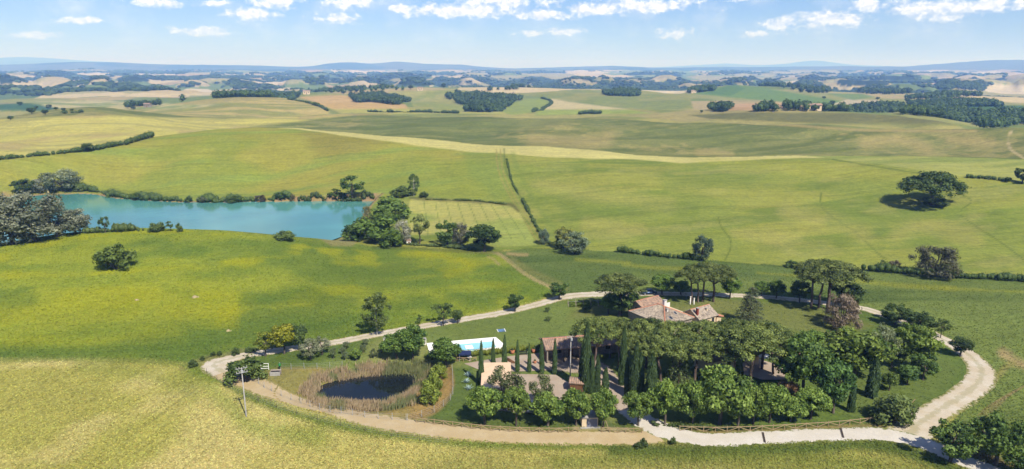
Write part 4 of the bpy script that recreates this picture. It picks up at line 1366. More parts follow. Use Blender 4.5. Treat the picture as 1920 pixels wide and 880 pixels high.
def put_plant(name, kind, p, h, w, label, cat, group=None, tone=(1, 1, 1), mat=None, variant=None, lean=0.0):
    NPLANT[0] += 1
    i = NPLANT[0]
    kit = KIT[kind]
    crown, trunk, ew, eh = kit[(i if variant is None else variant) % len(kit)]
    w, h = w / ew, h / eh
    if mat is not None:
        crown = with_mat(crown, LM[mat])
    root = bpy.data.objects.new(name, None)
    COL.objects.link(root)
    root.empty_display_size = .3
    root.location = p
    root.rotation_euler = (random.uniform(-.02, .02) + lean, random.uniform(-.03, .03), random.uniform(0, 6.28))
    root.scale = (w, w, h)
    c = link('crown', crown, root)
    c.color = (*tone, 1)
    link('stems' if kind in ('bush', 'feather') else 'trunk', trunk, root)
    return tag(root, label, cat, group)


def plant(kind, u, vb, vt, wpx, name, label, cat='tree', group=None, tone=(1, 1, 1), mat=None, variant=None, rmin=60.0, lean=0.0):
    """a plant that stands on the ground seen at (u, vb), reaches row vt and is wpx wide"""
    p = at(u, vb, rmin)
    h = max(top_height(p, u, vt), .5)
    w = max(wpx * px_m(p), .4)
    return put_plant(name, kind, p, h, w, label, cat, group, tone, mat, variant, lean)


def hedge(name, px, h, w, label, cat='hedge', mat='shrub', tone=(1, 1, 1), dens=26, leaf=.34, kind=None, ragged=.35, rmin=60.0, group=None, zoff=0.0):
    """a strip of shrubs along a line on the ground"""
    P = [at(u, v, rmin) for u, v in px]
    C = spline([p[:2] for p in P], 10)
    seg = np.linalg.norm(np.diff(C, axis=0), axis=1); s = np.concatenate([[0], np.cumsum(seg)])
    L = s[-1]
    rng = np.random.default_rng(int(abs(px[0][0]) * 7 + px[0][1]))
    n = max(4, int(L / (w * .17)))
    ss = (np.arange(n) + rng.uniform(0, 1, n)) * (L / n)
    x = np.interp(ss, s, C[:, 0]) + rng.normal(size=n) * w * .16; y = np.interp(ss, s, C[:, 1]) + rng.normal(size=n) * w * .16
    zg = ground(x, y)
    o0 = P[0]
    sc = np.clip(1 + (fbm(ss / (w * 1.6) + px[0][0], ss * 0 + .37, 3) - .5) * 4.2 * ragged + rng.normal(size=n) * .12 * ragged, .22, 1.7)
    cl = [(x[k] - o0.x, y[k] - o0.y, zg[k] - o0.z + h * sc[k] * .42 + zoff, w * .42 * sc[k], w * .42 * sc[k], h * .56 * sc[k], rng.uniform(.05, .95)) for k in range(n)]
    me = crown_mesh(name, cl, int(max(60, dens * L * (h + w) / (leaf * 9))), leaf, leaf * .62, LM[mat], int(abs(px[0][0])), .66)
    o = link(name, me); o.location = o0; o.color = (*tone, 1)
    return tag(o, label, cat, group, kind)
# ------------------------------------------------------------------ planting: what stands where
CV = cover_mat()
BARE.append((np.array([at_z(u, v, .1)[:2] for u, v in [(798, 642), (930, 631), (955, 648), (945, 655), (806, 666)]]), .1))
tufts('wheat', 0, 70000, 230, .46, .17, .6, 1.15, 1.75, 'ears of ripening wheat covering the foreground field', 'wheat', CV, 1)
tufts('meadow_plants', 1, 60000, 300, .46, .24, .45, 1.0, 1.5, 'flowering plants and grass of the left meadow', 'plants', CV, 2)
tufts('crop_plants', 2, 34000, 270, .42, .22, .5, .9, 1.35, 'low crop plants of the field right of the farm', 'plants', CV, 3)
tufts('lawn_grass', 3, 22000, 210, .36, .16, .4, .88, 1.3, 'mown grass tufts of the garden lawn', 'grass', CV, 4)
YEL = (1.35, 1.2, .8); DRK = (.72, .78, .8); BLU = (.8, .95, 1.15); BRI = (1.35, 1.35, 1.2); PAL = (1.15, 1.1, 1.1); GRY = (1.5, 1.4, 1.6)
# ---- row of round broadleaf trees behind the lower rail fence
G = 'broadleaf trees in a row behind the lower rail fence'
for (u, vb, vt, w, lab) in [
    (909, 796, 729, 64, 'leftmost round green tree behind the lower rail fence, beside the bright lawn'),
    (968, 799, 728, 48, 'second round green tree from the left behind the lower rail fence'),
    (1027, 799, 743, 62, 'round green tree behind the fence in front of the gravel parking yard'),
    (1080, 798, 732, 54, 'round green tree just left of the little shuttered kennel'),
    (1131, 802, 735, 48, 'round green tree with a slanting prop right of the little shuttered kennel'),
    (1197, 799, 738, 50, 'round green tree by the white driveway entrance'),
    (1246, 797, 716, 52, 'leftmost tree of the dense clump right of the driveway'),
    (1298, 800, 716, 66, 'broad green tree at the front left of the dense clump beside the driveway'),
    (1350, 797, 692, 88, 'tallest and broadest tree of the dense clump right of the driveway'),
    (1382, 802, 738, 58, 'low bright tree at the front right of the dense clump'),
    (1412, 796, 730, 52, 'tree at the right end of the dense clump, near the leaning pine'),
    (1442, 793, 719, 58, 'round tree below the terrace and left of the rusty bush'),
    (1483, 791, 748, 44, 'small round tree in front of the rusty bush'),
    (1520, 786, 731, 54, 'round tree at the right end of the fence-side row')]:
    plant('broad', u, vb, vt, w, 'broadleaf_tree', lab, 'tree', G, (1.1, 1.12, 1.0))
for (u, vb, vt, w, lab) in [(945, 768, 694, 68, 'grey green feathery tree before the beige carport roof'), (1013, 768, 706, 46, 'slim feathery pale tree standing in the gravel parking yard')]:
    plant('olive', u, vb, vt, w, 'acacia_tree', lab, 'tree', None, (.62, .66, .42))
# ---- trees of the right garden
for (k, u, vb, vt, w, tone, lab) in [
    ('dark', 1562, 775, 678, 60, (1.0, 1.25, 1.2), 'blue green tree on a pale stem between rusty bush and small cypress'),
    ('broad', 1503, 748, 638, 84, (.72, .82, .8), 'large dark leafy tree in front of the right outbuilding'),
    ('broad', 1601, 708, 624, 98, (1.02, 1.0, .8), 'big yellow green tree in the middle of the right lawn'),
    ('broad', 1711, 690, 613, 74, (1.08, 1.05, .8), 'big yellow green tree near the right bend of the road'),
    ('dark', 1672, 690, 640, 40, (1.0, 1.0, 1.0), 'dim low tree between the two yellow green trees'),
    ('broad', 1522, 655, 622, 40, (.9, 1.0, .8), 'small green tree behind the tiled roof of the right outbuilding'),
    ('dark', 1700, 722, 688, 34, (1.1, 1.3, 1.2), 'small round tree in front of the right yellow green tree'),
    ('dark', 1731, 713, 667, 40, (1.15, 1.3, 1.1), 'young leaning tree on the right lawn slope'),
    ('broad', 1667, 733, 699, 26, (1.0, 1.0, 1.0), 'sapling right of the tall single cypress'),
    ('dark', 1800, 669, 634, 32, DRK, 'small dark tree at the inside of the right road bend'),
    ('dark', 1678, 608, 574, 44, DRK, 'squat dark tree on the road right of the feathery pink bush'),
    ('dark', 1724, 622, 587, 46, DRK, 'dark spreading tree overhanging the right part of the road'),
    ('thin', 1763, 634, 598, 24, (1, 1, 1), 'slim young tree at the roadside above the right bend'),
    ('dark', 1585, 578, 533, 52, DRK, 'dark leafy tree beneath the right pine group')]:
    plant(k, u, vb, vt, w, 'garden_tree', lab, 'tree', 'trees of the right garden', tone)
plant('olive', 1643, 695, 611, 52, 'silver_poplar', 'pale silvery poplar behind the big yellow green tree', 'tree', None, (.95, 1.0, .8))
plant('bush', 1672, 791, 738, 62, 'garden_shrub', 'leafy dark shrub at the road junction end of the rail fence', 'shrub')
plant('bush', 1695, 780, 752, 36, 'garden_shrub', 'smaller shrub right beside the leafy shrub at the junction', 'shrub')
plant('feather', 1476, 752, 714, 44, 'rusty_bush', 'rust brown feathery bush in front of the outbuilding', 'shrub', None, (1, 1, 1), 'rust')
plant('feather', 1578, 614, 552, 66, 'tamarisk', 'pinkish grey feathery tamarisk beside the right pine group', 'shrub')
# ---- bottom right corner
for (u, vb, vt, w, lab) in [(1781, 866, 797, 62, 'dark tree shading the white road in the lower right'), (1866, 872, 781, 72, 'largest tree of the lower right corner group'), (1920, 905, 846, 56, 'tree cut by the lower right corner of the picture')]:
    plant('dark', u, vb, vt, w, 'corner_tree', lab, 'tree', 'trees in the lower right corner', (1.15, 1.25, 1.0))
# ---- trees along the back road
for (k, u, vb, vt, w, tone, lab) in [
    ('broad', 1455, 560, 527, 30, (.9, 1, .8), 'small round tree on the back lawn left of the right pine group'),
    ('broad', 1428, 556, 529, 30, (.9, 1, .8), 'small tree just behind the grey conifer'),
    ('dark', 1499, 568, 528, 34, (1, 1.1, 1), 'small leaning tree right before the right pine group'),
    ('broad', 1242, 553, 516, 42, (.9, 1, .8), 'round green tree behind the farmhouse roof'),
    ('broad', 1277, 553, 528, 30, (.9, 1, .8), 'small tree half hidden by the middle pine group'),
    ('broad', 1368, 561, 516, 34, (.95, 1.05, .85), 'upright green tree right of the middle pine group'),
    ('dark', 1049, 562, 532, 36, (1, 1.1, 1), 'bushy tree where the field track meets the road'),
    ('broad', 1141, 589, 557, 34, (.9, 1, .8), 'low tree beside the vine trellis'),
    ('dark', 1099, 586, 572, 18, DRK, 'tiny dark tree on the back lawn by the trellis'),
    ('dark', 966, 585, 554, 28, (.9, 1, 1), 'small round tree on the road left of the trellis'),
    ('thin', 832, 611, 570, 38, (1.2, 1.2, 1.2), 'thin crowned tree standing on the road above the pool'),
    ('dark', 858, 607, 582, 20, (1, 1, 1), 'little dark tree right of the thin crowned one above the pool'),
    ('thin', 787, 609, 591, 10, DRK, 'narrow sapling at the field edge above the pool')]:
    plant(k, u, vb, vt, w, 'roadside_tree', lab, 'tree', 'trees along the back road', tone)
plant('birch', 707, 629, 550, 48, 'birch_tree', 'tall ovoid tree on a pale stem beside the back road', 'tree')
plant('thin', 498, 669, 624, 40, 'yellow_tree', 'sparse yellow green tree at the left bend of the road', 'tree', None, (2.0, 1.6, .9))
plant('broad', 533, 664, 613, 48, 'yellow_tree', 'golden leaved tree at the left bend of the road', 'tree', None, (1.6, 1.15, .45))
plant('dark', 561, 657, 609, 34, 'roadside_tree', 'grey green tree right of the golden one at the left bend', 'tree', None, (1.2, 1.2, 1.3))
plant('olive', 582, 674, 636, 38, 'olive_tree', 'pale olive tree closest to the left bend', 'tree', 'olive trees in the orchard', (1, 1, .9))
plant('olive', 604, 665, 633, 34, 'olive_tree', 'second pale olive tree from the left bend', 'tree', 'olive trees in the orchard', (1, 1, .9))
G = 'orchard saplings above the pond'
ORD = ['first', 'second', 'third', 'fourth', 'fifth', 'sixth', 'seventh', 'eighth', 'ninth', 'tenth', 'eleventh', 'twelfth', 'thirteenth', 'fourteenth', 'fifteenth', 'sixteenth']
for k, (u, vb, vt) in enumerate(sorted([(625, 673, 651), (642, 664, 650), (650, 655, 641), (681, 662, 646), (686, 648, 636), (700, 672, 654), (662, 668, 655), (716, 662, 645), (647, 675, 660)])):
    plant('olive', u, vb, vt, 13, 'orchard_sapling', ORD[k] + ' pale sapling from the left in the orchard lawn above the pond', 'tree', G, (.8, .9, .7))
plant('broad', 668, 677, 655, 20, 'orchard_sapling', 'bright green sapling just behind the pond reeds', 'tree', None, BRI)
for (u, vb, vt, w, lab) in [(744, 674, 628, 52, 'left of the two dark trees between pond and pool'), (774, 674, 613, 54, 'taller right of the two dark trees between pond and pool'), (836, 690, 641, 56, 'tree standing at the left front of the pool')]:
    plant('broad', u, vb, vt, w, 'broadleaf_tree', lab, 'tree', 'trees around the pool', (.85, .95, .85))
for (u, vb, vt, w, lab) in [(822, 712, 682, 34, 'yellow green shrub at the upper right of the pond'), (806, 757, 715, 36, 'yellow green shrub at the lower right of the pond'), (815, 735, 700, 30, 'middle shrub of the three right of the pond')]:
    plant('bush', u, vb, vt, w, 'pond_shrub', lab, 'shrub', 'shrubs right of the pond', (1.7, 1.6, .9))
plant('bush', 461, 716, 671, 66, 'round_bush', 'big round green bush at the left end of the road loop', 'shrub', None, (.95, 1.0, .8))
plant('bush', 218, 505, 459, 58, 'field_bush', 'single leafy bush in the yellow flowering meadow', 'shrub', None, (1.1, 1.15, .8))
# little shrubs on the left verge
G = 'small shrubs on the field verge'
for (u, vb, vt, w, lab) in [(362, 688, 676, 16, 'leftmost scrubby shrub outside the left road bend'), (380, 676, 668, 8, 'tiny second shrub outside the left road bend'), (400, 668, 660, 10, 'third shrub outside the left road bend'), (412, 667, 658, 9, 'fourth shrub outside the left road bend'),
                            (442, 666, 652, 14, 'pointed shrub on the field edge left of the yellow trees'), (470, 661, 652, 18, 'low scrub patch on the field edge by the sparse yellow tree'), (1206, 838, 822, 16, 'green shrub on the grass verge below the driveway mouth'),
                            (1262, 834, 820, 12, 'small shrub on the verge right of the driveway mouth'), (1196, 840, 830, 14, 'lower shrub left of the green shrub below the driveway mouth')]:
    plant('bush', u, vb, vt, w, 'verge_shrub', lab, 'shrub', G, DRK)
for (u, vb, vt, lab) in [(1027, 586, 577, 'tiny sapling on the lawn above the pool, upper one'), (1029, 603, 594, 'tiny sapling on the lawn above the pool, lower one')]:
    plant('thin', u, vb, vt, 12, 'lawn_sapling', lab, 'tree', 'saplings on the lawn')
# agave-like silver plants
# ---- cypresses
G = 'slim cypresses in a row across the courtyard'
for k, (u, vb, vt, w) in enumerate([(902, 722, 640, 10), (924.5, 697, 635.5, 8.5), (945.5, 697, 629, 9.5), (970, 697, 638, 8), (992.5, 698, 645, 7.5), (1016, 701, 636, 9), (1040, 702, 636, 9)]):
    lab = ['first slim cypress of the courtyard row, left of the carport', 'second slim cypress of the courtyard row, behind the carport', 'third slim cypress of the courtyard row, behind the carport corner', 'fourth slim cypress of the courtyard row, right of the carport',
           'fifth and thinnest cypress of the courtyard row', 'sixth slim cypress of the courtyard row', 'seventh slim cypress of the courtyard row, nearest the cottage'][k]
    plant('cypress', u, vb, vt, w, 'cypress', lab, 'tree', G, (1.25, 1.25, 1.2))
G = 'tall cypresses beside the driveway'
for (u, vb, vt, w, lab) in [(1098, 735, 606, 19, 'tallest cypress left of the driveway'), (1109.5, 738, 665, 11, 'middle cypress of the group left of the driveway'), (1119, 738, 666, 12, 'right cypress of the group left of the driveway'),
                            (1134, 739, 689, 13, 'short single cypress at the left edge of the driveway'), (1187, 750, 642, 17, 'tall dark cypress right of the driveway'), (1200, 752, 662, 14, 'middle cypress right of the driveway'),
                            (1218, 762, 662, 21, 'stout cypress nearest the dense clump of trees'), (1166, 722, 612, 14, 'tall cypress at the back beside the driveway'), (1090, 725, 640, 13, 'dark cypress behind the tallest one'), (1175, 742, 672, 10, 'thin cypress at the right edge of the driveway')]:
    plant('cypress', u, vb, vt, w, 'cypress', lab, 'tree', G)
plant('cypress', 1633, 744, 667, 19, 'cypress', 'single tall cypress on the right lawn', 'tree', None, (.9, .95, .9))
plant('cypress', 1595, 772, 719, 12, 'cypress', 'small slim cypress on the lawn near the right end of the fence', 'tree', None, (.9, .95, .9))
# ---- stone pines
G = 'stone pines of the dense grove'
grove = [(1112, 700, 598, 76, 'leftmost pine of the grove, behind the tallest cypress'), (1160, 690, 602, 66, 'pine of the grove in front of the tall back cypress'), (1210, 690, 599, 80, 'pine of the grove right below the grey roof'),
         (1262, 688, 606, 80, 'pine of the grove below the red chimney'), (1318, 690, 605, 80, 'pine of the grove below the right end of the farmhouse'), (1376, 690, 602, 84, 'pine of the grove below the grey conifer'),
         (1428, 694, 604, 84, 'pine of the grove on its upper right edge'), (1190, 704, 624, 64, 'lower pine of the grove behind the driveway cypresses'), (1240, 718, 632, 78, 'double stemmed pine at the front of the grove'),
         (1302, 716, 632, 88, 'pine in the front middle of the grove'), (1362, 716, 630, 92, 'wide pine in the front right of the grove'), (1405, 727, 615, 110, 'leaning pine with a bare dark trunk beside the terrace'), (1450, 704, 614, 66, 'rightmost pine of the grove, before the tiled outbuilding')]
for (u, vb, vt, w, lab) in grove:
    plant('pine', u, vb, vt, w * 1.06, 'stone_pine', lab, 'tree', G, (1.12, 1.14, 1.0))
G = 'stone pines behind the farmhouse'
for (u, vb, vt, w, lab) in [(1297, 568, 499, 58, 'left pine of the middle group behind the farmhouse'), (1309, 567, 494, 60, 'second pine of the middle group behind the farmhouse'), (1317, 566, 493, 62, 'third pine of the middle group behind the farmhouse'), (1338, 566, 497, 74, 'right pine of the middle group behind the farmhouse'),
                            (1521, 577, 488, 70, 'left flat topped pine of the right group'), (1534, 578, 489, 74, 'middle pine of the right group'), (1552, 580, 490, 104, 'broadest pine of the right group')]:
    plant('pine', u, vb, vt, w, 'stone_pine', lab, 'tree', G, (.95, .95, .9))
plant('pine', 1162, 592, 516, 96, 'stone_pine', 'thick crowned pine left of the farmhouse with its shadow on the lawn', 'tree', None, (.95, .95, .9), None, 1)
plant('dark', 1164, 592, 540, 62, 'ivy_tree', 'leafy tree grown into the thick crowned pine', 'tree', None, (.9, 1, .9))
plant('conifer', 1404, 609, 541, 50, 'spruce_tree', 'grey green conifer standing right of the farmhouse', 'tree', None, (.85, .85, .9))
plant('conifer', 1272, 719, 643, 44, 'cedar_tree', 'light green tiered conifer in front of the pine grove', 'tree', None, (1.15, 1.25, .9))
# ---- lake side
G = 'willows at the left end of the lake'
for (u, vb, vt, w, lab) in [(-12, 458, 352, 60, 'willow cut by the left picture edge'), (24, 458, 374, 80, 'left front willow at the lake'), (68, 452, 360, 84, 'tallest willow at the left end of the lake'), (108, 444, 388, 72, 'willow right of the tallest one at the lake'), (142, 438, 392, 46, 'rightmost and lowest willow of the lake group')]:
    plant('willow', u, vb, vt, w, 'willow_tree', lab, 'tree', G)
plant('willow', 118, 358, 319, 54, 'willow_tree', 'round grey green willow on the far bank of the lake', 'tree', None, (1.0, 1.05, .9), None, None, 330)
plant('dark', 48, 363, 336, 34, 'bank_tree', 'dark tree left of the round willow on the far bank', 'tree', None, (1, 1, 1), None, None, 330)
plant('willow', 76, 362, 335, 24, 'willow_tree', 'pale small willow between dark tree and dead trunk', 'tree', None, (1.3, 1.3, 1.4), None, None, 330)
plant('thin', 661, 375, 328, 44, 'bank_tree', 'ragged tree with a bent top on the far right bank', 'tree', None, (.9, 1, .8), None, None, 320)
plant('birch', 776, 368, 327, 22, 'bank_tree', 'narrow upright tree at the right end of the lake', 'tree', None, (.8, .9, .8), None, None, 320)
for (u, vb, vt, w, lab) in [(755, 369, 350, 32, 'dark bush left of the narrow upright tree'), (795, 370, 360, 18, 'low bush right of the narrow upright tree'), (738, 370, 356, 20, 'bush at the right corner of the lake')]:
    plant('bush', u, vb, vt, w, 'bank_shrub', lab, 'shrub', None, (.85, .9, .8), None, None, 320)
hedge('shore_thicket', [(95, 358), (150, 357), (190, 362), (215, 370), (280, 375), (345, 379)], 3.6, 4.2, 'dense thicket on the far bank of the lake, left half', 'thicket', rmin=330, tone=(.9, .95, .85), ragged=.6)
hedge('shore_thicket', [(368, 380), (420, 379), (480, 378), (545, 376)], 3.4, 3.8, 'dense thicket on the far bank of the lake, middle', 'thicket', rmin=330, tone=(.95, 1, .9), ragged=.75)
hedge('shore_thicket', [(560, 375), (610, 374), (650, 374), (700, 373)], 2.4, 3.0, 'low thicket on the far bank of the lake, right part', 'thicket', rmin=320, tone=(.8, .8, .7), ragged=.6)
hedge('near_bank_thicket', [(160, 438), (200, 436), (240, 434), (268, 433)], 2.2, 2.4, 'scrub behind the meadow crest at the near lake bank', 'thicket', ragged=.6)
for (u, vb, vt, w, k, lab) in [(198, 437, 406, 16, 'thin', 'young tree in the scrub on the near bank'), (320, 434, 414, 12, 'thin', 'tuft of a small tree at the near bank'), (295, 434, 418, 26, 'bush', 'low bush right of the near bank scrub'), (336, 435, 418, 12, 'bush', 'tiny grey bush on the meadow crest'), (534, 450, 434, 40, 'bush', 'dark bush on the near bank in the middle of the lake')]:
    plant(k, u, vb, vt, w, 'near_bank_plant', lab, 'shrub', None, (.95, 1, .9))
for (u, vb, vt, w, lab) in [(735, 412, 369, 66, 'dark rounded bush mass on the dam, upper one'), (702, 452, 408, 84, 'dark bush mass on the dam slope, lower one'), (668, 450, 418, 52, 'dark bush at the left foot of the dam'), (722, 420, 392, 40, 'dark bush linking the two masses on the dam'), (735, 462, 430, 44, 'dark bush at the right foot of the dam')]:
    plant('bush', u, vb, vt, w, 'dam_shrub', lab, 'shrub', 'shrubs on the dam', (.85, 1.0, .6))
plant('feather', 688, 410, 386, 18, 'pale_shrub', 'pale yellow shrub on the dam beside the water', 'shrub', None, (.9, 1.1, .7))
for (k, u, vb, vt, w, tone, mat, lab) in [('willow', 757, 457, 413, 34, GRY, None, 'pale grey tree below the dam'), ('thin', 787, 458, 404, 36, (2, 1.6, 1.7), None, 'grey brown tree right of the pale grey one below the dam'), ('dark', 838, 463, 418, 40, (1, 1.1, .9), None, 'left of the twin trees at the lower edge of the striped field'),
                                       ('willow', 864, 464, 419, 36, (.8, .75, .8), None, 'greyer right of the twin trees below the striped field'), ('dark', 908, 472, 425, 64, (.62, .72, .6), None, 'dense dark round tree at the corner of the striped field'),
                                       ('willow', 1020, 459, 430, 20, (.8, 1, 1), None, 'slender grey tree at the end of the slope ditch'), ('thin', 1056, 466, 428, 34, (2.2, 1.6, 1.5), None, 'bare brownish tree left of the round willow'), ('willow', 1077, 476, 436, 56, (.8, .95, .8), None, 'round grey green willow at the foot of the big slope'),
                                       ('willow', 1316, 489, 443, 36, (.45, .62, .62), None, 'dark blue green tree at the foot of the big slope'), ('feather', 1752, 519, 461, 72, (.42, .54, .42), None, 'large twiggy brownish tree in the right hedge'), ('feather', 1676, 509, 488, 22, (.6, .6, .55), None, 'small twiggy tree left in the right hedge'),
                                       ('thin', 1651, 508, 488, 14, (1.5, 1.4, 1.2), None, 'thin young tree at the left end of the right hedge')]:
    plant(k, u, vb, vt, w, 'valley_tree', lab, 'tree', 'trees along the valley ditch', tone, mat)
plant('bush', 1485, 501, 489, 26, 'ditch_shrub', 'low lone shrub on the ditch line behind the right pines', 'shrub', None, (.8, .9, .7))
plant('bush', 1048, 466, 448, 22, 'ditch_shrub', 'scrub between the brown tree and the slender grey tree', 'shrub')
plant('oak', 1745, 384, 323, 92, 'oak_tree', 'lone spreading oak on the open slope at the right', 'tree', None, (.75, .78, .7))
plant('bush', 1752, 385, 371, 40, 'oak_scrub', 'scrub at the foot of the lone oak', 'shrub', None, DRK)
hedge('ditch_hedge', [(1162, 474), (1200, 477), (1250, 483), (1300, 488)], 2.4, 2.6, 'dark hedge left of the blue green tree on the ditch', 'hedge', tone=(.85, .95, .7))
hedge('ditch_hedge', [(1625, 508), (1700, 514), (1760, 520), (1850, 524), (1960, 531)], 2.7, 3.0, 'dark hedge along the ditch at the right picture edge', 'hedge', tone=(.8, .9, .7))
hedge('dam_foot_scrub', [(740, 458), (790, 461), (830, 464), (890, 470)], 1.2, 2.0, 'low scrub along the foot of the striped field', 'thicket', ragged=.7)
hedge('slope_ditch_scrub', [(950, 300), (958, 335), (972, 365)], .7, 1.0, 'thin scrub in the ditch running up the slope, upper part', 'thicket', tone=(.8, .85, .7), ragged=.9, rmin=262)
hedge('slope_ditch_scrub', [(978, 372), (992, 400), (1012, 436), (1030, 458)], 1.2, 1.5, 'scrub in the ditch running up the slope, lower part', 'thicket', tone=(.85, .9, .75), ragged=.8, rmin=250)
hedge('field_edge_scrub', [(800, 375), (850, 376), (900, 378), (950, 384)], .9, 1.6, 'low scrub along the top of the striped field', 'thicket', tone=(1, .95, .8), ragged=.8, rmin=290)
hedge('crest_hedge', [(-30, 302), (50, 295), (110, 289), (170, 283), (235, 272)], 3.0, 4.0, 'long dark hedge on the left crest', 'hedge', rmin=400, tone=(.85, .9, .75))
hedge('crest_hedge', [(240, 270), (262, 264), (287, 258)], 4.2, 4.2, 'taller clump ending the hedge on the left crest', 'hedge', rmin=400, tone=(.85, .9, .75), ragged=.2)
plant('dark', 165, 285, 269, 17, 'crest_tree', 'small tree in the long hedge on the left crest', 'tree', None, (.9, .9, .8), None, None, 400)
hedge('slope_hedge', [(1810, 334), (1850, 336), (1895, 341)], 2.2, 3.0, 'dark hedge on the slope near the right picture edge', 'hedge', rmin=350, tone=(.8, .9, .7))
plant('dark', 1916, 344, 317, 26, 'slope_tree', 'dark tree at the right picture edge above the slope', 'tree', None, (.7, .75, .65), None, None, 350)
hedge('pool_hedge', [(852, 670), (900, 667), (955, 662), (1010, 656)], 1.7, 1.5, 'clipped yellow green hedge along the front of the pool', 'hedge', 'hedge', ragged=.06, leaf=.2, dens=40)
hedge('pool_hedge', [(800, 672), (825, 673), (848, 671)], 1.5, 1.6, 'darker end of the hedge left of the pool', 'hedge', 'hedge', tone=(.6, .7, .8), ragged=.2, leaf=.22)
hedge('fence_scrub', [(1225, 797), (1275, 801), (1340, 805), (1420, 803)], .7, 1.3, 'leaf litter scrub under the dense clump of trees', 'thicket', tone=(.8, .8, .7), ragged=.7)

G = 'shrubs along the far bank of the lake'
for (u, vb, vt, w, k, tone, lab) in [(150, 359, 349, 18, 'bush', (1.2, 1.2, 1.1), 'pale bush right of the round willow on the far bank'), (262, 374, 360, 26, 'bush', (.8, .9, .7), 'taller dark bush in the left bank thicket'), (355, 380, 367, 14, 'bush', (.8, .9, .7), 'dark bush in the gap of the far bank thicket'),
                                     (382, 379, 368, 22, 'willow', (.8, .85, .7), 'greyish bush at the start of the middle bank thicket'), (440, 379, 366, 30, 'bush', (.8, .9, .7), 'broad bush in the middle bank thicket'), (488, 378, 366, 20, 'feather', (.45, .45, .4), 'brownish twiggy bush on the far bank'),
                                     (528, 377, 360, 22, 'thin', (.9, 1, .8), 'small upright tree on the far bank, middle right'), (548, 377, 364, 14, 'feather', (.6, .7, .5), 'pale feathery bush at the far bank, middle right'), (630, 375, 355, 24, 'thin', (.8, .85, .7), 'leaning shrubby tree left of the bent top tree')]:
    plant(k, u, vb, vt, w, 'bank_shrub', lab, 'shrub', G, tone, None, None, 320)
# ---- reeds round the pond
def reeds():
    rng = np.random.default_rng(77)
    outer = np.array([at_z(u, v, -.2)[:2] for u, v in [(562, 724), (585, 704), (640, 688), (700, 680), (785, 676), (808, 684), (808, 708), (798, 735), (780, 762), (735, 771), (660, 772), (606, 761), (570, 744)]])
    lo, hi = outer.min(0), outer.max(0)
    P = rng.uniform(lo, hi, (60000, 2))
    so = poly_sd(P[:, 0], P[:, 1], outer); si = poly_sd(P[:, 0], P[:, 1], POND)
    k = (so + rng.normal(size=len(P)) * .5 > 0) & (si + rng.normal(size=len(P)) * .35 < .1)
    dens = fbm(P[:, 0] / 2.2, P[:, 1] / 2.2, 3)
    k &= dens + rng.normal(size=len(P)) * .08 > .40
    P = P[k][:9000]
    n = len(P)
    z = np.maximum(ground(P[:, 0], P[:, 1]), POND_Z - .4)
    h = rng.uniform(.6, 1.5, n) * (.8 + .5 * fbm(P[:, 0] / 3, P[:, 1] / 3, 2))
    a = rng.uniform(0, 6.283, n); w = rng.uniform(.03, .07, n)
    lean = rng.normal(size=(n, 2)) * .16 + np.array([.10, .05])
    b = np.stack([np.cos(a) * w, np.sin(a) * w, 0 * a], 1)
    root = np.stack([P[:, 0], P[:, 1], z], 1)
    mid = root + np.stack([lean[:, 0] * h * .4, lean[:, 1] * h * .4, h * .6], 1)
    tip = root + np.stack([lean[:, 0] * h, lean[:, 1] * h, h], 1)
    V = np.stack([root - b, root + b, mid + b * 1.1, tip, mid - b * 1.1], 1).reshape(-1, 3)
    q = np.arange(n * 5).reshape(-1, 5)
    o0 = at(690, 680)
    me = mesh_np('reed_bed', V - np.array(o0), q, 5, False)
    green = np.clip(sstep(fbm(P[:, 0] / 4 + 9, P[:, 1] / 4, 3), .36, .58) * .85 + rng.normal(size=n) * .12, 0, 1)
    set_float(me, 'tint', np.repeat(green, 5))
    m = leaf_mat('reed_blade', (.31, .235, .145), (.12, .150, .055), .2)
    o = link('reed_bed', me, None, m); o.location = o0
    tag(o, 'tall dry reeds growing in a ring round the dark pond', 'reeds', kind='stuff')


reeds()

# ---- woods of the middle distance: one canopy each
def wood(px, rmin, rmax, h, label, n=None, tone=(1, 1, 1), name='wood', leafy=True):
    """canopy of many small heads filling an outline seen on the ground"""
    rng = np.random.default_rng(int(px[0][0] * 3 + px[0][1]))
    pol = np.array(px, float)
    pts = []
    lo, hi = pol.min(0), pol.max(0)
    # outline to world through the ground, then fill
    W_ = np.array([at(u, v, rmin, rmax)[:2] for u, v in px])
    lo, hi = W_.min(0), W_.max(0)
    area = 0.5 * abs(np.dot(W_[:, 0], np.roll(W_[:, 1], 1)) - np.dot(W_[:, 1], np.roll(W_[:, 0], 1)))
    n = n or int(np.clip(area / (h * h * .32), 25, 420))
    got = np.zeros((0, 2))
    for _ in range(30):
        Q = rng.uniform(lo, hi, (4000, 2))
        Q = Q[poly_sd(Q[:, 0], Q[:, 1], W_) > -1]
        got = np.concatenate([got, Q])
        if len(got) >= n: break
    got = got[:n]
    if len(got) < 3: return
    z = ground(got[:, 0], got[:, 1])
    o0 = Vector((float(got[0, 0]), float(got[0, 1]), float(z[0])))
    cl = []
    for k in range(len(got)):
        hh = h * rng.uniform(.75, 1.2); r = h * rng.uniform(.38, .6)
        cl.append((got[k, 0] - o0.x, got[k, 1] - o0.y, z[k] - o0.z + hh * .52, r, r, hh * .5, rng.uniform(0, .9)))
    me = crown_mesh(name, cl, min(16000, len(cl) * 46), h * .24, h * .17, LM['dark'], 5, .78)
    o = link(name, me); o.location = o0; o.color = (*tone, 1)
    return tag(o, label, 'wood', 'woods in the middle distance', 'stuff')


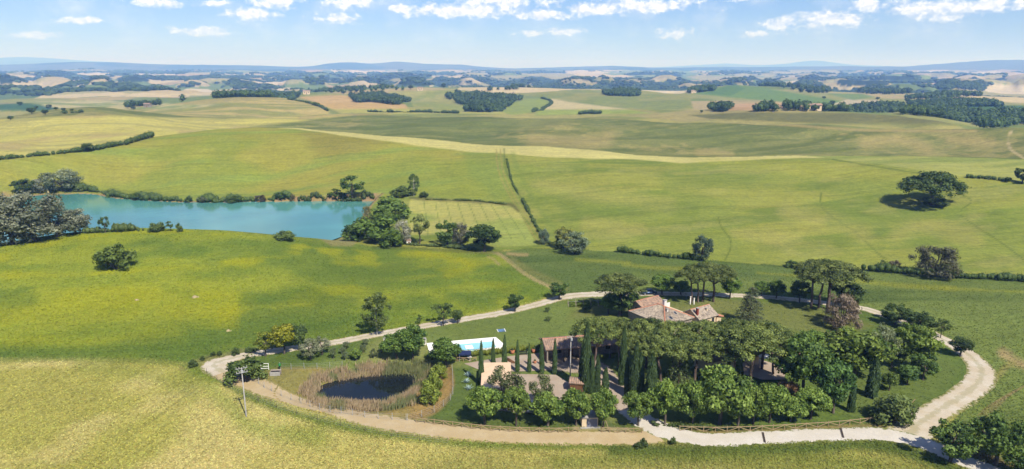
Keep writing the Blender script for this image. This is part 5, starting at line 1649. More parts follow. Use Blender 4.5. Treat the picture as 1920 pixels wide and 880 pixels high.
T1 = (.75, .85, .8)
wood([(657, 183), (690, 178), (730, 178), (768, 190), (740, 198), (700, 192), (660, 188)], 900, 2300, 11, 'dark wood left of the middle saddle', tone=T1)
wood([(838, 184), (860, 175), (900, 178), (960, 185), (982, 186), (955, 200), (920, 211), (870, 210), (885, 200), (845, 190)], 860, 2300, 12, 'largest dark wood in the middle distance', tone=T1)
wood([(1130, 177), (1160, 172), (1198, 175), (1198, 181), (1140, 180)], 1000, 2600, 11, 'small dark copse right of the middle', tone=T1)
wood([(1412, 162), (1470, 158), (1560, 164), (1570, 172), (1545, 177), (1480, 170)], 1300, 3500, 13, 'long dark wood on the right ridge', tone=T1)
wood([(1600, 168), (1640, 163), (1690, 168), (1712, 178), (1660, 178), (1610, 175)], 1300, 3500, 13, 'wood on the next ridge at the right', tone=T1)
wood([(1740, 160), (1800, 162), (1850, 168), (1830, 172), (1760, 168)], 1500, 4500, 14, 'far wood at the right edge', tone=T1)
wood([(330, 205), (380, 194), (440, 191), (500, 187), (560, 181), (568, 177), (500, 182), (400, 187), (330, 197)], 1150, 3000, 11, 'long wood behind the left tan rise', tone=T1)
wood([(560, 172), (640, 168), (700, 166), (730, 166), (760, 172), (700, 172), (620, 176)], 1300, 3600, 11, 'line of dark trees on the left saddle', tone=T1)
wood([(900, 170), (960, 166), (1020, 164), (1090, 163), (1090, 167), (960, 172)], 1500, 3800, 11, 'dark tree belt behind the middle ridge', tone=T1)
wood([(1290, 172), (1310, 168), (1340, 167), (1340, 171), (1300, 175)], 1300, 3400, 11, 'copse left of the bright green knoll', tone=T1)
wood([(1690, 216), (1720, 206), (1800, 208), (1850, 216), (1920, 214), (1950, 225), (1900, 236), (1840, 240), (1825, 232), (1760, 222)], 700, 1500, 10, 'dark wood running to the right picture edge', tone=T1)
wood([(1330, 208), (1345, 202), (1370, 204), (1362, 209)], 850, 1700, 9, 'tree clump left of the hamlet', tone=T1)
wood([(1410, 209), (1425, 202), (1450, 203), (1452, 210)], 850, 1700, 9, 'tree clump in front of the bare earth field', tone=T1)
wood([(1470, 204), (1520, 200), (1600, 204), (1690, 200), (1690, 206), (1560, 210), (1480, 209)], 850, 1800, 10, 'tree belt around the hamlet', tone=T1)
wood([(1700, 198), (1760, 193), (1830, 194), (1880, 200), (1800, 203), (1720, 203)], 900, 2200, 10, 'tree belt on the right plain', tone=T1)
wood([(1690, 186), (1740, 180), (1830, 176), (1840, 181), (1750, 188)], 1200, 3000, 10, 'far tree belt on the right plain', tone=T1)
wood([(235, 204), (255, 200), (290, 198), (305, 203), (260, 207)], 1200, 2600, 9, 'clump of trees in the left valley', tone=T1)
wood([(1295, 385), (1300, 384), (1305, 386)], 60, 90, .1, 'x', 3) if False else None
hedge('field_hedge', [(1000, 211), (1018, 206), (1032, 197), (1032, 190), (1015, 185)], 4.0, 6.0, 'dark hedge curving between green and straw fields', 'hedge', rmin=850, tone=T1, leaf=1.2, dens=20)
hedge('field_hedge', [(690, 210), (790, 211), (860, 213)], 3.5, 5.0, 'low hedge in front of the left saddle wood', 'hedge', rmin=830, tone=T1, leaf=1.2, dens=14, ragged=.7)
hedge('field_hedge', [(1085, 215), (1105, 213), (1125, 214)], 5.0, 8.0, 'bush clump at the tip of the straw field', 'hedge', rmin=780, tone=T1, leaf=1.2, dens=20)
hedge('field_hedge', [(540, 187), (575, 193), (615, 209)], 3.5, 5.0, 'line of bushes down the tan rise', 'hedge', rmin=830, tone=T1, leaf=1.2, dens=14, ragged=.7)
hedge('field_hedge', [(120, 219), (150, 216), (155, 214)], 3.5, 6.0, 'bushes on the yellow left ridge', 'hedge', rmin=780, tone=T1, leaf=1.2, dens=16, ragged=.6)
# single trees scattered over the left valley and the right plain
G = 'single trees dotted over the far valley'
rs = np.random.default_rng(9)
spots = [(60, 214, 12), (92, 205, 8), (38, 198, 8), (68, 205, 6), (105, 207, 6), (120, 210, 7), (135, 209, 6), (85, 216, 10), (20, 226, 8), (188, 172, 8), (240, 204, 10), (250, 206, 8), (770, 168, 10), (832, 166, 9), (1085, 165, 8), (1292, 176, 7), (1545, 186, 6), (1560, 198, 9), (1580, 199, 8), (1645, 188, 6), (1775, 184, 8), (1845, 190, 7), (1700, 193, 8), (1340, 210, 7), (1315, 212, 6)]
spots.sort()
for k, (u, v, w) in enumerate(spots):
    lab = ORD[k] + ' tiny tree from the left among the far left valley fields' if k < 13 else ORD[k - 13] + ' tiny tree from the left on the far middle and right fields'
    plant('dark', u, v, v - w * rs.uniform(.8, 1.1), w, 'far_tree', lab, 'tree', G, T1, None, None, 760)

# ---- woodland that covers the hills further out
def far_woods():
    rng = np.random.default_rng(21)
    W_ = (RG * np.gradient(RG, axis=0)) * (FOREST > .6) * (np.abs(AA) < R_(42)) * (RG < 9500)
    cum = np.cumsum(W_.ravel() / (RG.ravel() ** 1.75)); cum /= cum[-1]
    for part, (r0, r1, lab) in enumerate([(2100, 3300, 'scattered woods on the first blue hills'), (3300, 5400, 'woods on the middle blue hills'), (5400, 9500, 'hazy woods on the far blue hills')]):
        k = np.searchsorted(cum, rng.random(34000))
        x = XG.ravel()[k] + rng.normal(size=len(k)) * 8; y = YG.ravel()[k] + rng.normal(size=len(k)) * 8
        r = np.hypot(x, y); s_ = (r >= r0) & (r < r1)
        x, y, r = x[s_][:6500], y[s_][:6500], r[s_][:6500]
        if len(x) < 5: continue
        z = ground(x, y)
        sz = 7.5 + r * .0012
        iv, if_ = ico_pts()
        n = len(x)
        jit = rng.uniform(.75, 1.25, (n, len(iv), 1))
        V = np.stack([x, y, z + sz * .3], 1)[:, None, :] + iv[None] * jit * (sz[:, None, None] * np.array([1.0, 1.0, .6]))
        Fc = if_[None] + (np.arange(n) * len(iv))[:, None, None]
        me = mesh_np('far_woods', V.reshape(-1, 3), Fc.reshape(-1, 3), 3, False)
        set_float(me, 'tint', np.repeat(rng.uniform(0, .8, n), len(iv)))
        o = link('far_woods', me, None, LM['dark'])
        o.color = (.55, .62, .6, 1)
        tag(o, lab, 'woods', 'woods on the blue hills', 'stuff')


far_woods()
# ------------------------------------------------------------------ built things: kit
def plain(name, c, rough=.8, noise=.18, scale=3.0, c2=None, metal=0.0, stretch=(1, 1, 1), bump=0.0):
    m, t, p, out = new_mat(name)
    tcx = t.n('ShaderNodeTexCoord')
    n = t.noise(t.mapping(tcx.outputs['Object'], stretch), scale, 5.0, .65)
    c = tuple(float(v) for v in c)
    c2 = tuple(v * (1 - noise * 2) for v in c) if c2 is None else tuple(float(v) for v in c2)
    t.l(t.mix(t.ramp(n, .3, .72), c, c2), p.inputs['Base Color'])
    p.inputs['Roughness'].default_value = rough
    p.inputs['Metallic'].default_value = metal
    if bump:
        b = t.n('ShaderNodeBump'); b.inputs['Strength'].default_value = .6; b.inputs['Distance'].default_value = bump
        t.l(n, b.inputs['Height']); t.l(b.outputs[0], p.inputs['Normal'])
    return m


M = {
    'cream': plain('cream_render', (.56, .44, .29), .9, .1, 1.2), 'white': plain('white_render', (.60, .57, .52), .9, .06, 1.5), 'stone': plain('rubble_stone', (.30, .255, .205), .95, .25, 2.4, None, 0, (1, 1, 1.6), .05),
    'tile': plain('clay_tile', (.36, .235, .165), .9, .1, 1.6, (.15, .115, .09)), 'tile_grey': plain('weathered_tile', (.37, .305, .235), .9, .1, 1.6, (.15, .125, .10)), 'tile_red': plain('red_tile', (.44, .185, .105), .9, .1, 3.0, (.30, .15, .10)),
    'wood': plain('fence_wood', (.34, .25, .14), .85, .2, 2.0, None, 0, (6, 6, 1)), 'brown': plain('shed_boards', (.155, .075, .035), .85, .2, 3.0, None, 0, (8, 8, .6)), 'grey': plain('grey_metal', (.25, .25, .27), .5, .1, 3.0), 'shutter': plain('grey_shutter', (.155, .16, .20), .6, .08, 3.0),
    'concrete': plain('concrete', (.33, .315, .29), .9, .12, 2.0), 'glass': plain('window_glass', (.02, .025, .03), .08, .05, 1.0), 'navy': plain('navy_canvas', (.018, .028, .085), .85, .1, 2.0), 'canvas': plain('white_canvas', (.80, .79, .76), .9, .04, 2.0),
    'sheet': plain('beige_roof_sheet', (.60, .43, .285), .85, .05, .7), 'steel': plain('galvanised_steel', (.42, .43, .44), .45, .1, 4.0, None, .3), 'paving': plain('white_paving', (.76, .74, .70), .85, .05, 1.2), 'brick': plain('red_brick', (.24, .055, .035), .9, .2, 6.0),
    'green': plain('green_plastic', (.02, .20, .05), .5, .1, 3.0), 'blue': plain('blue_tarpaulin', (.10, .19, .34), .6, .12, 2.0), 'terracotta': plain('terracotta', (.42, .17, .085), .85, .12, 4.0), 'dark': plain('dark_plastic', (.02, .02, .022), .5, .1, 3.0),
    'tyre': plain('tyre_rubber', (.012, .012, .013), .9, .1, 5.0), 'silver': plain('silver_paint', (.46, .45, .47), .3, .03, 1.0, None, .5), 'carblue': plain('dark_blue_paint', (.03, .05, .10), .3, .03, 1.0, None, .3), 'agave': plain('agave_leaf', (.30, .40, .38), .6, .15, 2.0),
    'straw': plain('straw', (.34, .28, .14), .95, .15, 4.0), 'pool_tile': plain('pool_tiles', (.42, .70, .70), .6, .04, 1.0), 'darkwood': plain('weathered_wood', (.13, .10, .075), .9, .2, 3.0, None, 0, (6, 6, 1)), 'oldwood': plain('greyed_wood', (.36, .30, .25), .9, .2, 3.0),
}


def empty(name, loc, rz=0.0):
    o = bpy.data.objects.new(name, None)
    COL.objects.link(o)
    o.location = loc; o.rotation_euler = (0, 0, rz); o.empty_display_size = .3
    return o


UNIT = {}


def unit_box(mat, bev=.06):
    if mat.name not in UNIT:
        me = bpy.data.meshes.new('bar')
        bm = bmesh.new(); bmesh.ops.create_cube(bm, size=1.0)
        bm.to_mesh(me); bm.free()
        me.materials.append(mat); UNIT[mat.name] = me
    return UNIT[mat.name]


def bar(parent, name, a, b, t, mat, t2=None):
    """a squared timber or rod between two points in the parent's space"""
    a, b = Vector(a), Vector(b)
    d = b - a
    o = link(name, unit_box(mat), parent)
    o.location = (a + b) / 2
    o.rotation_mode = 'QUATERNION'
    o.rotation_quaternion = d.to_track_quat('Z', 'Y')
    o.scale = (t, t2 or t, d.length)
    return o


def part_bm(parent, name, bm, mat, smooth=False):
    me = bpy.data.meshes.new(name)
    bmesh.ops.recalc_face_normals(bm, faces=bm.faces)
    bm.to_mesh(me); bm.free()
    if smooth:
        for p in me.polygons: p.use_smooth = True
    return link(name, me, parent, mat)


def bm_box(bm, x0, x1, y0, y1, z0, z1):
    v = [bm.verts.new(c) for c in [(x0, y0, z0), (x1, y0, z0), (x1, y1, z0), (x0, y1, z0), (x0, y0, z1), (x1, y0, z1), (x1, y1, z1), (x0, y1, z1)]]
    for f in [(0, 3, 2, 1), (4, 5, 6, 7), (0, 1, 5, 4), (1, 2, 6, 5), (2, 3, 7, 6), (3, 0, 4, 7)]:
        bm.faces.new([v[k] for k in f])
    return v


def box(parent, name, x0, x1, y0, y1, z0, z1, mat, bevel=0.0):
    bm = bmesh.new(); bm_box(bm, x0, x1, y0, y1, z0, z1)
    if bevel:
        bmesh.ops.bevel(bm, geom=bm.edges[:], offset=bevel, segments=2, affect='EDGES')
    return part_bm(parent, name, bm, mat)


def lathe(parent, name, prof, mat, n=14, at_=(0, 0, 0), smooth=True):
    bm = bmesh.new()
    rings = []
    for r, z in prof:
        rings.append([bm.verts.new((at_[0] + r * math.cos(2 * math.pi * k / n), at_[1] + r * math.sin(2 * math.pi * k / n), at_[2] + z)) for k in range(n)])
    for a, b in zip(rings[:-1], rings[1:]):
        for k in range(n):
            bm.faces.new([a[k], a[(k + 1) % n], b[(k + 1) % n], b[k]])
    bm.faces.new(rings[0][::-1]); bm.faces.new(rings[-1])
    return part_bm(parent, name, bm, mat, smooth)


def tile_plane(parent, name, A, B, C, D, mat, pitch=.42, amp=.11, thick=.14):
    """roof slope: eave A-B, ridge D-C; rows of half-round clay tiles laid down the slope"""
    A, B, C, D = (np.array(p, float) for p in (A, B, C, D))
    w = max(np.linalg.norm(B - A), np.linalg.norm(C - D)); h = (np.linalg.norm(D - A) + np.linalg.norm(C - B)) / 2
    nu = max(4, int(w / pitch)) * 4; nv = max(2, int(h / .42)) * 2
    nrm = np.cross(B - A, (D + C) / 2 - (A + B) / 2); nrm /= np.linalg.norm(nrm) + 1e-9
    if nrm[2] < 0: nrm = -nrm
    u = np.linspace(0, 1, nu + 1); v = np.linspace(0, 1, nv + 1)
    U, Vv = np.meshgrid(u, v)
    rng = np.random.default_rng(int(abs(A[0] * 31 + A[1] * 7)) + 3)
    P = ((1 - U)[..., None] * A + U[..., None] * B) * (1 - Vv)[..., None] + ((1 - U)[..., None] * D + U[..., None] * C) * Vv[..., None]
    along = np.abs(np.sin(U * nu / 4 * math.pi))
    step = (1 - (Vv * nv / 2) % 1.0) * .035
    sag = rng.normal(size=U.shape) * .008
    P = P + nrm * (along * amp + step + sag)[..., None]
    n = (nu + 1) * (nv + 1)
    low = np.array([A, B, C, D]) - nrm * thick
    V = np.concatenate([P.reshape(-1, 3), low])
    ix = np.arange(n).reshape(nv + 1, nu + 1)
    bm = bmesh.new()
    bv = [bm.verts.new(p) for p in V]
    for i in range(nv):
        for j in range(nu):
            try: bm.faces.new([bv[ix[i, j]], bv[ix[i, j + 1]], bv[ix[i + 1, j + 1]], bv[ix[i + 1, j]]])
            except ValueError: pass
    L = bv[n:]
    for f in ([L[3], L[2], L[1], L[0]], [L[0], L[1]] + [bv[k] for k in ix[0, ::-1]], [L[2], L[3]] + [bv[k] for k in ix[-1]], [L[1], L[2]] + [bv[k] for k in ix[::-1, -1]], [L[3], L[0]] + [bv[k] for k in ix[:, 0]]):
        try: bm.faces.new(f)
        except ValueError: pass
    bmesh.ops.remove_doubles(bm, verts=bm.verts[:], dist=.001)
    return part_bm(parent, name, bm, mat)


def ridge_caps(parent, a, b, mat, r=.13):
    a, b = Vector(a), Vector(b)
    d = b - a; n = 6
    q = d.to_track_quat('Z', 'Y')
    bm = bmesh.new()
    rings = []
    k = max(2, int(d.length / .4))
    for i in range(k + 1):
        p = a + d * (i / k)
        rr = r * (1.12 if i % 2 else .95)
        rings.append([bm.verts.new(p + q @ Vector((rr * math.cos(2 * math.pi * j / n), rr * math.sin(2 * math.pi * j / n), 0))) for j in range(n)])
    for x, y in zip(rings[:-1], rings[1:]):
        for j in range(n):
            bm.faces.new([x[j], x[(j + 1) % n], y[(j + 1) % n], y[j]])
    bm.faces.new(rings[0]); bm.faces.new(rings[-1])
    return part_bm(parent, 'ridge_tiles', bm, mat)


def gable_wall(parent, name, x0, x1, y0, y1, ze, zr, mat):
    """walls with two pointed gables, ridge along x"""
    ym = (y0 + y1) / 2
    bm = bmesh.new()
    pr = [(y0, -.3), (y1, -.3), (y1, ze), (ym, zr), (y0, ze)]
    a = [bm.verts.new((x0, y, z)) for y, z in pr]; b = [bm.verts.new((x1, y, z)) for y, z in pr]
    bm.faces.new(a[::-1]); bm.faces.new(b)
    for k in range(5):
        bm.faces.new([a[k], a[(k + 1) % 5], b[(k + 1) % 5], b[k]])
    return part_bm(parent, name, bm, mat)


def gable_roof(parent, x0, x1, y0, y1, ze, zr, mat, over=.35):
    ym = (y0 + y1) / 2
    k = (zr - ze) / (ym - y0)
    e0, e1 = y0 - over, y1 + over
    zl = ze - over * k + .16
    zt = zr + .16
    r1 = tile_plane(parent, 'roof', (x0 - over, e0, zl), (x1 + over, e0, zl), (x1 + over, ym, zt), (x0 - over, ym, zt), mat)
    r2 = tile_plane(parent, 'roof', (x1 + over, e1, zl), (x0 - over, e1, zl), (x0 - over, ym + .003, zt), (x1 + over, ym + .003, zt), mat)
    ridge_caps(r1, (x0 - over, ym, zt + .03), (x1 + over, ym, zt + .03), M['tile_red'])
    return r1, r2


def window(parent, x, y, z, w, h, nx, ny, shutters=False):
    """window on a wall whose outward normal is (nx, ny)"""
    r = math.atan2(ny, nx) + math.pi / 2
    e = box(parent, 'window', -w / 2 - .07, w / 2 + .07, -.03, .05, -.07, h + .07, M['darkwood'])
    e.location = (x, y, z); e.rotation_euler = (0, 0, r)
    g = box(e, 'pane', -w / 2, w / 2, -.036, -.031, 0, h, M['glass'])
    s = box(e, 'sill', -w / 2 - .15, w / 2 + .15, -.14, -.032, -.14, -.072, M['concrete'])
    return e


def door(parent, x, y, z, w, h, nx, ny, mat):
    r = math.atan2(ny, nx) + math.pi / 2
    e = box(parent, 'door', -w / 2, w / 2, -.04, .04, 0, h, mat)
    e.location = (x, y, z); e.rotation_euler = (0, 0, r)
    box(e, 'door_handle', w * .32, w * .32 + .05, -.09, -.042, h * .46, h * .5, M['steel'])
    return e


def chimney(parent, x, y, z0, z1, s, mat, cap=True, name='chimney'):
    c = box(parent, name, x - s / 2, x + s / 2, y - s / 2, y + s / 2, z0, z1, mat)
    if cap:
        box(c, 'chimney_cap', x - s * .65, x + s * .65, y - s * .65, y + s * .65, z1 + .003, z1 + .12, M['concrete'])
    return c


# ------------------------------------------------------------------ farmhouse behind the grove
def farmhouse():
    P = Vector((34.7, 148.6, 0)); P.z = float(ground(P.x, P.y))
    r = empty('farmhouse', P, R_(34))
    tag(r, 'large farmhouse of joined tiled roofs behind the pine grove', 'house')
    # front block with hipped roof
    box(r, 'wall', -3.6, 5.2, -4.3, 6.5, -.4, 4.5, M['stone'])
    e = .4; x0, x1, y0, y1, ze, zr = -3.6 - e, 5.2 + e, -4.3 - e, 6.5 + e, 4.45, 6.6
    ra, rb = (.8, .4, zr), (.8, 2.2, zr)
    tile_plane(r, 'roof', (x0, y0, ze), (x1, y0, ze), ra, ra, M['tile_grey'])
    tile_plane(r, 'roof', (x0, y1, ze), (x0, y0, ze), ra, rb, M['tile_grey'])
    sd_ = tile_plane(r, 'roof', (x1, y0, ze), (x1, y1, ze), rb, ra, M['tile_red'])
    tile_plane(r, 'roof', (x1, y1, ze), (x0, y1, ze), rb, rb, M['tile_grey'])
    up = np.array([0, 0, .08])
    for a, b in [((x1, y0, ze), ra), ((x0, y0, ze), ra), ((x0, y1, ze), rb), ((x1, y1, ze), rb), (ra, rb)]:
        ridge_caps(r, np.array(a) + up, np.array(b) + up, M['tile_red'], .15)
    # skylights lying on the front slope
    sl = (zr - ze) / (.4 - y0)
    for x, y, w in ((-.6, -3.1, .8), (1.8, -2.2, .6)):
        s = box(r, 'skylight', -w / 2, w / 2, -.5, .5, 0, .1, M['grey'])
        s.location = (x, y, ze + (y - y0) * sl + .06); s.rotation_euler = (math.atan(sl), 0, 0)
        box(s, 'pane', -w / 2 + .08, w / 2 - .08, -.42, .42, .103, .108, M['glass'])
    chimney(r, .2, -1.2, 5.6, 6.6, .35, M['white'])
    chimney(r, 2.6, 2.0, 5.4, 7.3, .6, M['white'])
    chimney(r, 4.4, 3.4, 4.6, 6.6, .5, M['white'])
    # rear left wing
    b = empty('wing', (0, 0, 0)); b.parent = r
    gable_wall(r, 'wall', -.2 + 1.2, 8.0, 3.6 + 3, 9.2 + 3, 3.9, 5.1, M['stone'])
    bpy.data.objects.remove(b)
    gable_roof(r, 1.0, 8.0, 6.6, 12.2, 3.9, 5.1, M['tile'])
    # terrace link with white walls
    box(r, 'wall', 5.22, 7.6, -1.2, 5.0, -.4, 3.9, M['cream'])
    box(r, 'parapet', 5.22, 7.6, 4.8, 5.003, 3.903, 5.0, M['white'])
    # right block
    gable_wall(r, 'wall', 7.62, 13.6, -4.5, .9, 3.4, 5.0, M['cream'])
    gable_roof(r, 7.62, 13.6, -4.5, .9, 3.4, 5.0, M['tile_grey'])
    chimney(r, 7.9, -3.4, 3.6, 5.9, .5, M['brick'])
    chimney(r, 11.6, -3.0, 4.0, 5.0, .4, M['cream'])
    box(r, 'downpipe', 13.3, 13.4, -4.65, -4.55, 0, 3.4, M['brick'])
    window(r, 10.2, -4.5, 1.2, .9, 1.3, 0, -1); window(r, 12.3, -4.5, 1.9, .7, 1.0, 0, -1); door(r, 8.7, -4.54, 0, 1.0, 2.1, 0, -1, M['brown'])
    for x in (-2, .6, 3.4):
        window(r, x, -4.3, 1.3, .9, 1.3, 0, -1)
    for y in (-2.4, .8, 4.0):
        window(r, -3.6, y, 1.3, .9, 1.3, -1, 0)
    window(r, 1.0, 9.4, 2.4, .8, 1.2, -1, 0)
    # lean-to on the right
    box(r, 'lean_to_wall', 13.62, 16.4, -3.6, -.6, -.4, 2.2, M['cream'])
    tile_plane(r, 'lean_to_roof', (16.9, -4.0, 2.2), (16.9, -.2, 2.2), (13.64, -.2, 3.2), (13.64, -4.0, 3.2), M['tile_red'])


farmhouse()


def cottage():
    A = at_z(1017, 636, 4.3); B = at_z(1075, 631.5, 4.3)
    ang = math.atan2(B.y - A.y, B.x - A.x)
    r = empty('cottage', Vector((A.x, A.y, float(ground(A.x, A.y)))), ang)
    tag(r, 'long low stone cottage with red tiles behind the courtyard cypresses', 'house')
    gable_wall(r, 'wall', .3, 17.5, -.3, 2.9, 3.1, 3.6, M['stone'])
    bm_ = box(r, 'gable_wall', .3, .55, -2.9, -.303, -.3, 3.05, M['stone'])
    gable_roof(r, .3, 17.5, -2.9, 2.9, 3.1, 4.15, M['tile'])
    for x in (4.0, 7.4, 10.8, 14.2, 17.3): bar(r, 'post', (x, -2.8, -.1), (x, -2.8, 3.0), .2, M['darkwood'])
    bar(r, 'beam', (.4, -2.8, 2.98), (17.4, -2.8, 2.98), .18, M['darkwood'])
    for x in (3.6, 9.0, 14.5):
        window(r, x, -.3, 1.0, .9, 1.2, 0, -1)
    door(r, 6.2, -.34, 0, 1.1, 2.1, 0, -1, M['brown']); door(r, 11.6, -.34, 0, 1.1, 2.1, 0, -1, M['brown'])
    box(r, 'shutter_board', .22, .297, -2.0, .4, .1, 2.0, M['brown'])
    chimney(r, 12.5, .9, 3.5, 5.1, .6, M['stone'])


cottage()


def outbuilding():
    A = at_z(1477, 626, 4.7); B = at_z(1527, 650, 4.7)
    ang = math.atan2(B.y - A.y, B.x - A.x)
    r = empty('outbuilding', Vector((A.x, A.y, float(ground(A.x, A.y)))), ang)
    tag(r, 'tiled outbuilding half hidden by trees beside the terrace', 'house')
    gable_wall(r, 'wall', .3, 10.5, -3.2, 3.2, 3.3, 4.55, M['stone'])
    gable_roof(r, .3, 10.5, -3.2, 3.2, 3.3, 4.55, M['tile'])
    window(r, 3, -3.2, 1.1, .9, 1.2, 0, -1); window(r, 8, -3.2, 1.1, .9, 1.2, 0, -1); door(r, 5.6, -3.24, 0, 1.1, 2.1, 0, -1, M['brown'])
    window(r, 10.5, 0, 1.3, .9, 1.2, 1, 0)
    chimney(r, 3.2, .9, 3.9, 5.4, .5, M['brick'])


outbuilding()


def small_house(name, u, v, w, d, h, rz, wall, roof, label, zr=None, rmin=60., win=True, up=0.0):
    p = at(u, v, rmin)
    r = empty(name, p, rz)
    tag(r, label, 'house' if w > 3.5 else 'hut')
    zr = zr or h + d * .2
    gable_wall(r, 'wall', -w / 2, w / 2, -d / 2, d / 2, h, zr, wall)
    k = (zr - h) / (d / 2); ov = w * .05
    for s in (-1, 1):
        bm = bmesh.new()
        y0, z0 = s * (d / 2 + ov), h - ov * k
        q = [(-w / 2 - ov, y0, z0), (w / 2 + ov, y0, z0), (w / 2 + ov, s * .004, zr), (-w / 2 - ov, s * .004, zr)]
        t = .10 + w * .01
        vs = [bm.verts.new((x, y, z + .01)) for x, y, z in q] + [bm.verts.new((x, y, z + t)) for x, y, z in q]
        for f in [(0, 1, 2, 3), (4, 5, 6, 7), (0, 1, 5, 4), (1, 2, 6, 5), (2, 3, 7, 6), (3, 0, 4, 7)]:
            bm.faces.new([vs[i] for i in f])
        part_bm(r, 'roof', bm, roof)
    if win:
        for x in (-w * .28, w * .28):
            window(r, x, -d / 2, h * .38, w * .09, h * .32, 0, -1)
        door(r, 0, -d / 2 - .045, 0, w * .1, h * .62, 0, -1, M['brown'])
    return r


small_house('garden_cottage', 1338, 690, 6.5, 4.5, 2.7, R_(20), M['cream'], M['tile'], 'cream walled cottage glimpsed under the pine grove')
small_house('garden_pavilion', 1409, 682, 1.9, 2.4, 2.0, R_(8), M['cream'], M['tile'], 'small cream pavilion wall left of the terrace parasol', win=False)


def kennel():
    p = at(1106, 801)
    r = empty('kennel', p, R_(4))
    tag(r, 'little cream shuttered hut beside the lower rail fence', 'hut')
    w, d = 2.8, 4.4
    gable_wall(r, 'wall', -w / 2, w / 2, 0, d, 1.75, 1.76, M['cream'])
    bm = bmesh.new(); bm_box(bm, -w / 2 - .15, w / 2 + .15, -.25, d + .2, 1.8, 1.9)
    o = part_bm(r, 'roof', bm, M['concrete'])
    g = box(r, 'shutter_door', -.55, 1.25, -.06, -.004, .1, 1.5, M['shutter'])
    for x in (-.1, .35, .8):
        box(g, 'door_seam', x - .012, x + .012, -.07, -.062, .1, 1.5, M['grey'])
    box(r, 'plinth', -w / 2 - .3, w / 2 + .3, -.5, -.07, -.2, .08, M['concrete'])


kennel()


def board_shed():
    p = at(1081, 737)
    r = empty('board_shed', p, R_(-8))
    tag(r, 'brown board shed in the shade of the driveway cypresses', 'shed')
    w, d, h = 2.6, 2.4, 2.0
    gable_wall(r, 'wall', -w / 2 + .05, w / 2 - .05, .05, d - .05, h, h + .35, M['brown'])
    for k in range(10):
        x = -w / 2 + w * (k + .5) / 10
        box(r, 'board', x - .12, x + .12, -.02, .046, 0, h - .05, M['brown'])
    for s in (0, 1):
        tile_plane(r, 'roof', (-w / 2 - .2, -.25, h - .05) if not s else (w / 2 + .2, d + .25, h - .05), (w / 2 + .2, -.25, h - .05) if not s else (-w / 2 - .2, d + .25, h - .05), (w / 2 + .2, d / 2, h + .5) if not s else (-w / 2 - .2, d / 2 + .003, h + .5), (-w / 2 - .2, d / 2, h + .5) if not s else (w / 2 + .2, d / 2 + .003, h + .5), M['tile'])


board_shed()


def carport():
    TL, TR, BL = at_z(907, 681, 2.7), at_z(959, 680.5, 2.7), at_z(902.5, 726.5, 2.7)
    w = (TR - TL).length; d = (TL - BL).length
    g = float(ground(BL.x, BL.y))
    ang = math.atan2(TR.y - TL.y, TR.x - TL.x)
    r = empty('carport', Vector((BL.x, BL.y, g)), ang)
    tag(r, 'open carport with a flat beige roof left of the parking yard', 'carport')
    box(r, 'roof', -.1, w + .1, -.1, d + .1, 2.62, 2.70, M['sheet'])
    for i in range(1, 5):
        box(r, 'roof_seam', -.1, w + .1, d * i / 5 - .02, d * i / 5 + .02, 2.703, 2.712, M['cream'])
    box(r, 'fascia', -.16, w + .16, -.16, -.103, 2.5, 2.74, M['white'])
    for x in (.15, w - .15):
        for y in (.2, d * .5, d - .2):
            bar(r, 'post', (x, y, -.1), (x, y, 2.6), .14, M['darkwood'])
        bar(r, 'beam', (x, 0, 2.54), (x, d, 2.54), .14, M['darkwood'])


carport()


def car(u, v, rz, paint, label, rmin=60.):
    p = at(u, v, rmin)
    r = empty('car', p, rz)
    tag(r, label, 'car')
    prof = [(-2.05, .35), (-2.1, .62), (-2.0, .82), (-1.15, .93), (-.55, 1.40), (.85, 1.44), (1.55, .98), (2.0, .90), (2.08, .6), (2.02, .35)]
    bm = bmesh.new()
    A = [bm.verts.new((x, -.82 if z < .95 else -.66, z)) for x, z in prof]; B = [bm.verts.new((x, .82 if z < .95 else .66, z)) for x, z in prof]
    bm.faces.new(A); bm.faces.new(B[::-1])
    n = len(prof)
    for k in range(n):
        bm.faces.new([A[k], B[k], B[(k + 1) % n], A[(k + 1) % n]])
    bmesh.ops.bevel(bm, geom=bm.edges[:], offset=.04, segments=2, affect='EDGES')
    body = part_bm(r, 'body', bm, paint, True)
    for s in (-1, 1):
        bm = bmesh.new()
        q = [(-1.0, .97), (-.52, 1.33), (.8, 1.36), (1.32, 1.0)]
        vs = [bm.verts.new((x, s * (.80 - (z - .95) * .34), z)) for x, z in q]; v2 = [bm.verts.new((x, s * (.835 - (z - .95) * .34), z)) for x, z in q]
        bm.faces.new(vs); bm.faces.new(v2)
        for k in range(4): bm.faces.new([vs[k], vs[(k + 1) % 4], v2[(k + 1) % 4], v2[k]])
        part_bm(r, 'side_window', bm, M['glass'])
        for x in (-1.3, 1.3):
            wv = lathe(r, 'wheel', [(.02, -.1), (.31, -.1), (.33, -.05), (.33, .05), (.31, .1), (.02, .1)], M['tyre'])
            wv.location = (x, s * .76, .32); wv.rotation_euler = (R_(90), 0, 0)
            lathe(wv, 'rim', [(.19, -.115), (.19, .115)], M['steel'], 12)
        box(r, 'headlight', -2.12, -2.06, s * .6 - .15, s * .6 + .15, .62, .76, M['canvas'])
    bm = bmesh.new()
    for q in ([(-1.12, -.6, .99), (-1.12, .6, .99), (-.62, .56, 1.38), (-.62, -.56, 1.38)], [(1.5, -.6, 1.06), (1.5, .6, 1.06), (.92, .56, 1.43), (.92, -.56, 1.43)]):
        vs = [bm.verts.new(Vector(c) + Vector((-.03 if c[0] < 0 else .03, 0, .03))) for c in q]; bm.faces.new(vs)
    part_bm(r, 'windscreen', bm, M['glass'])
    return r


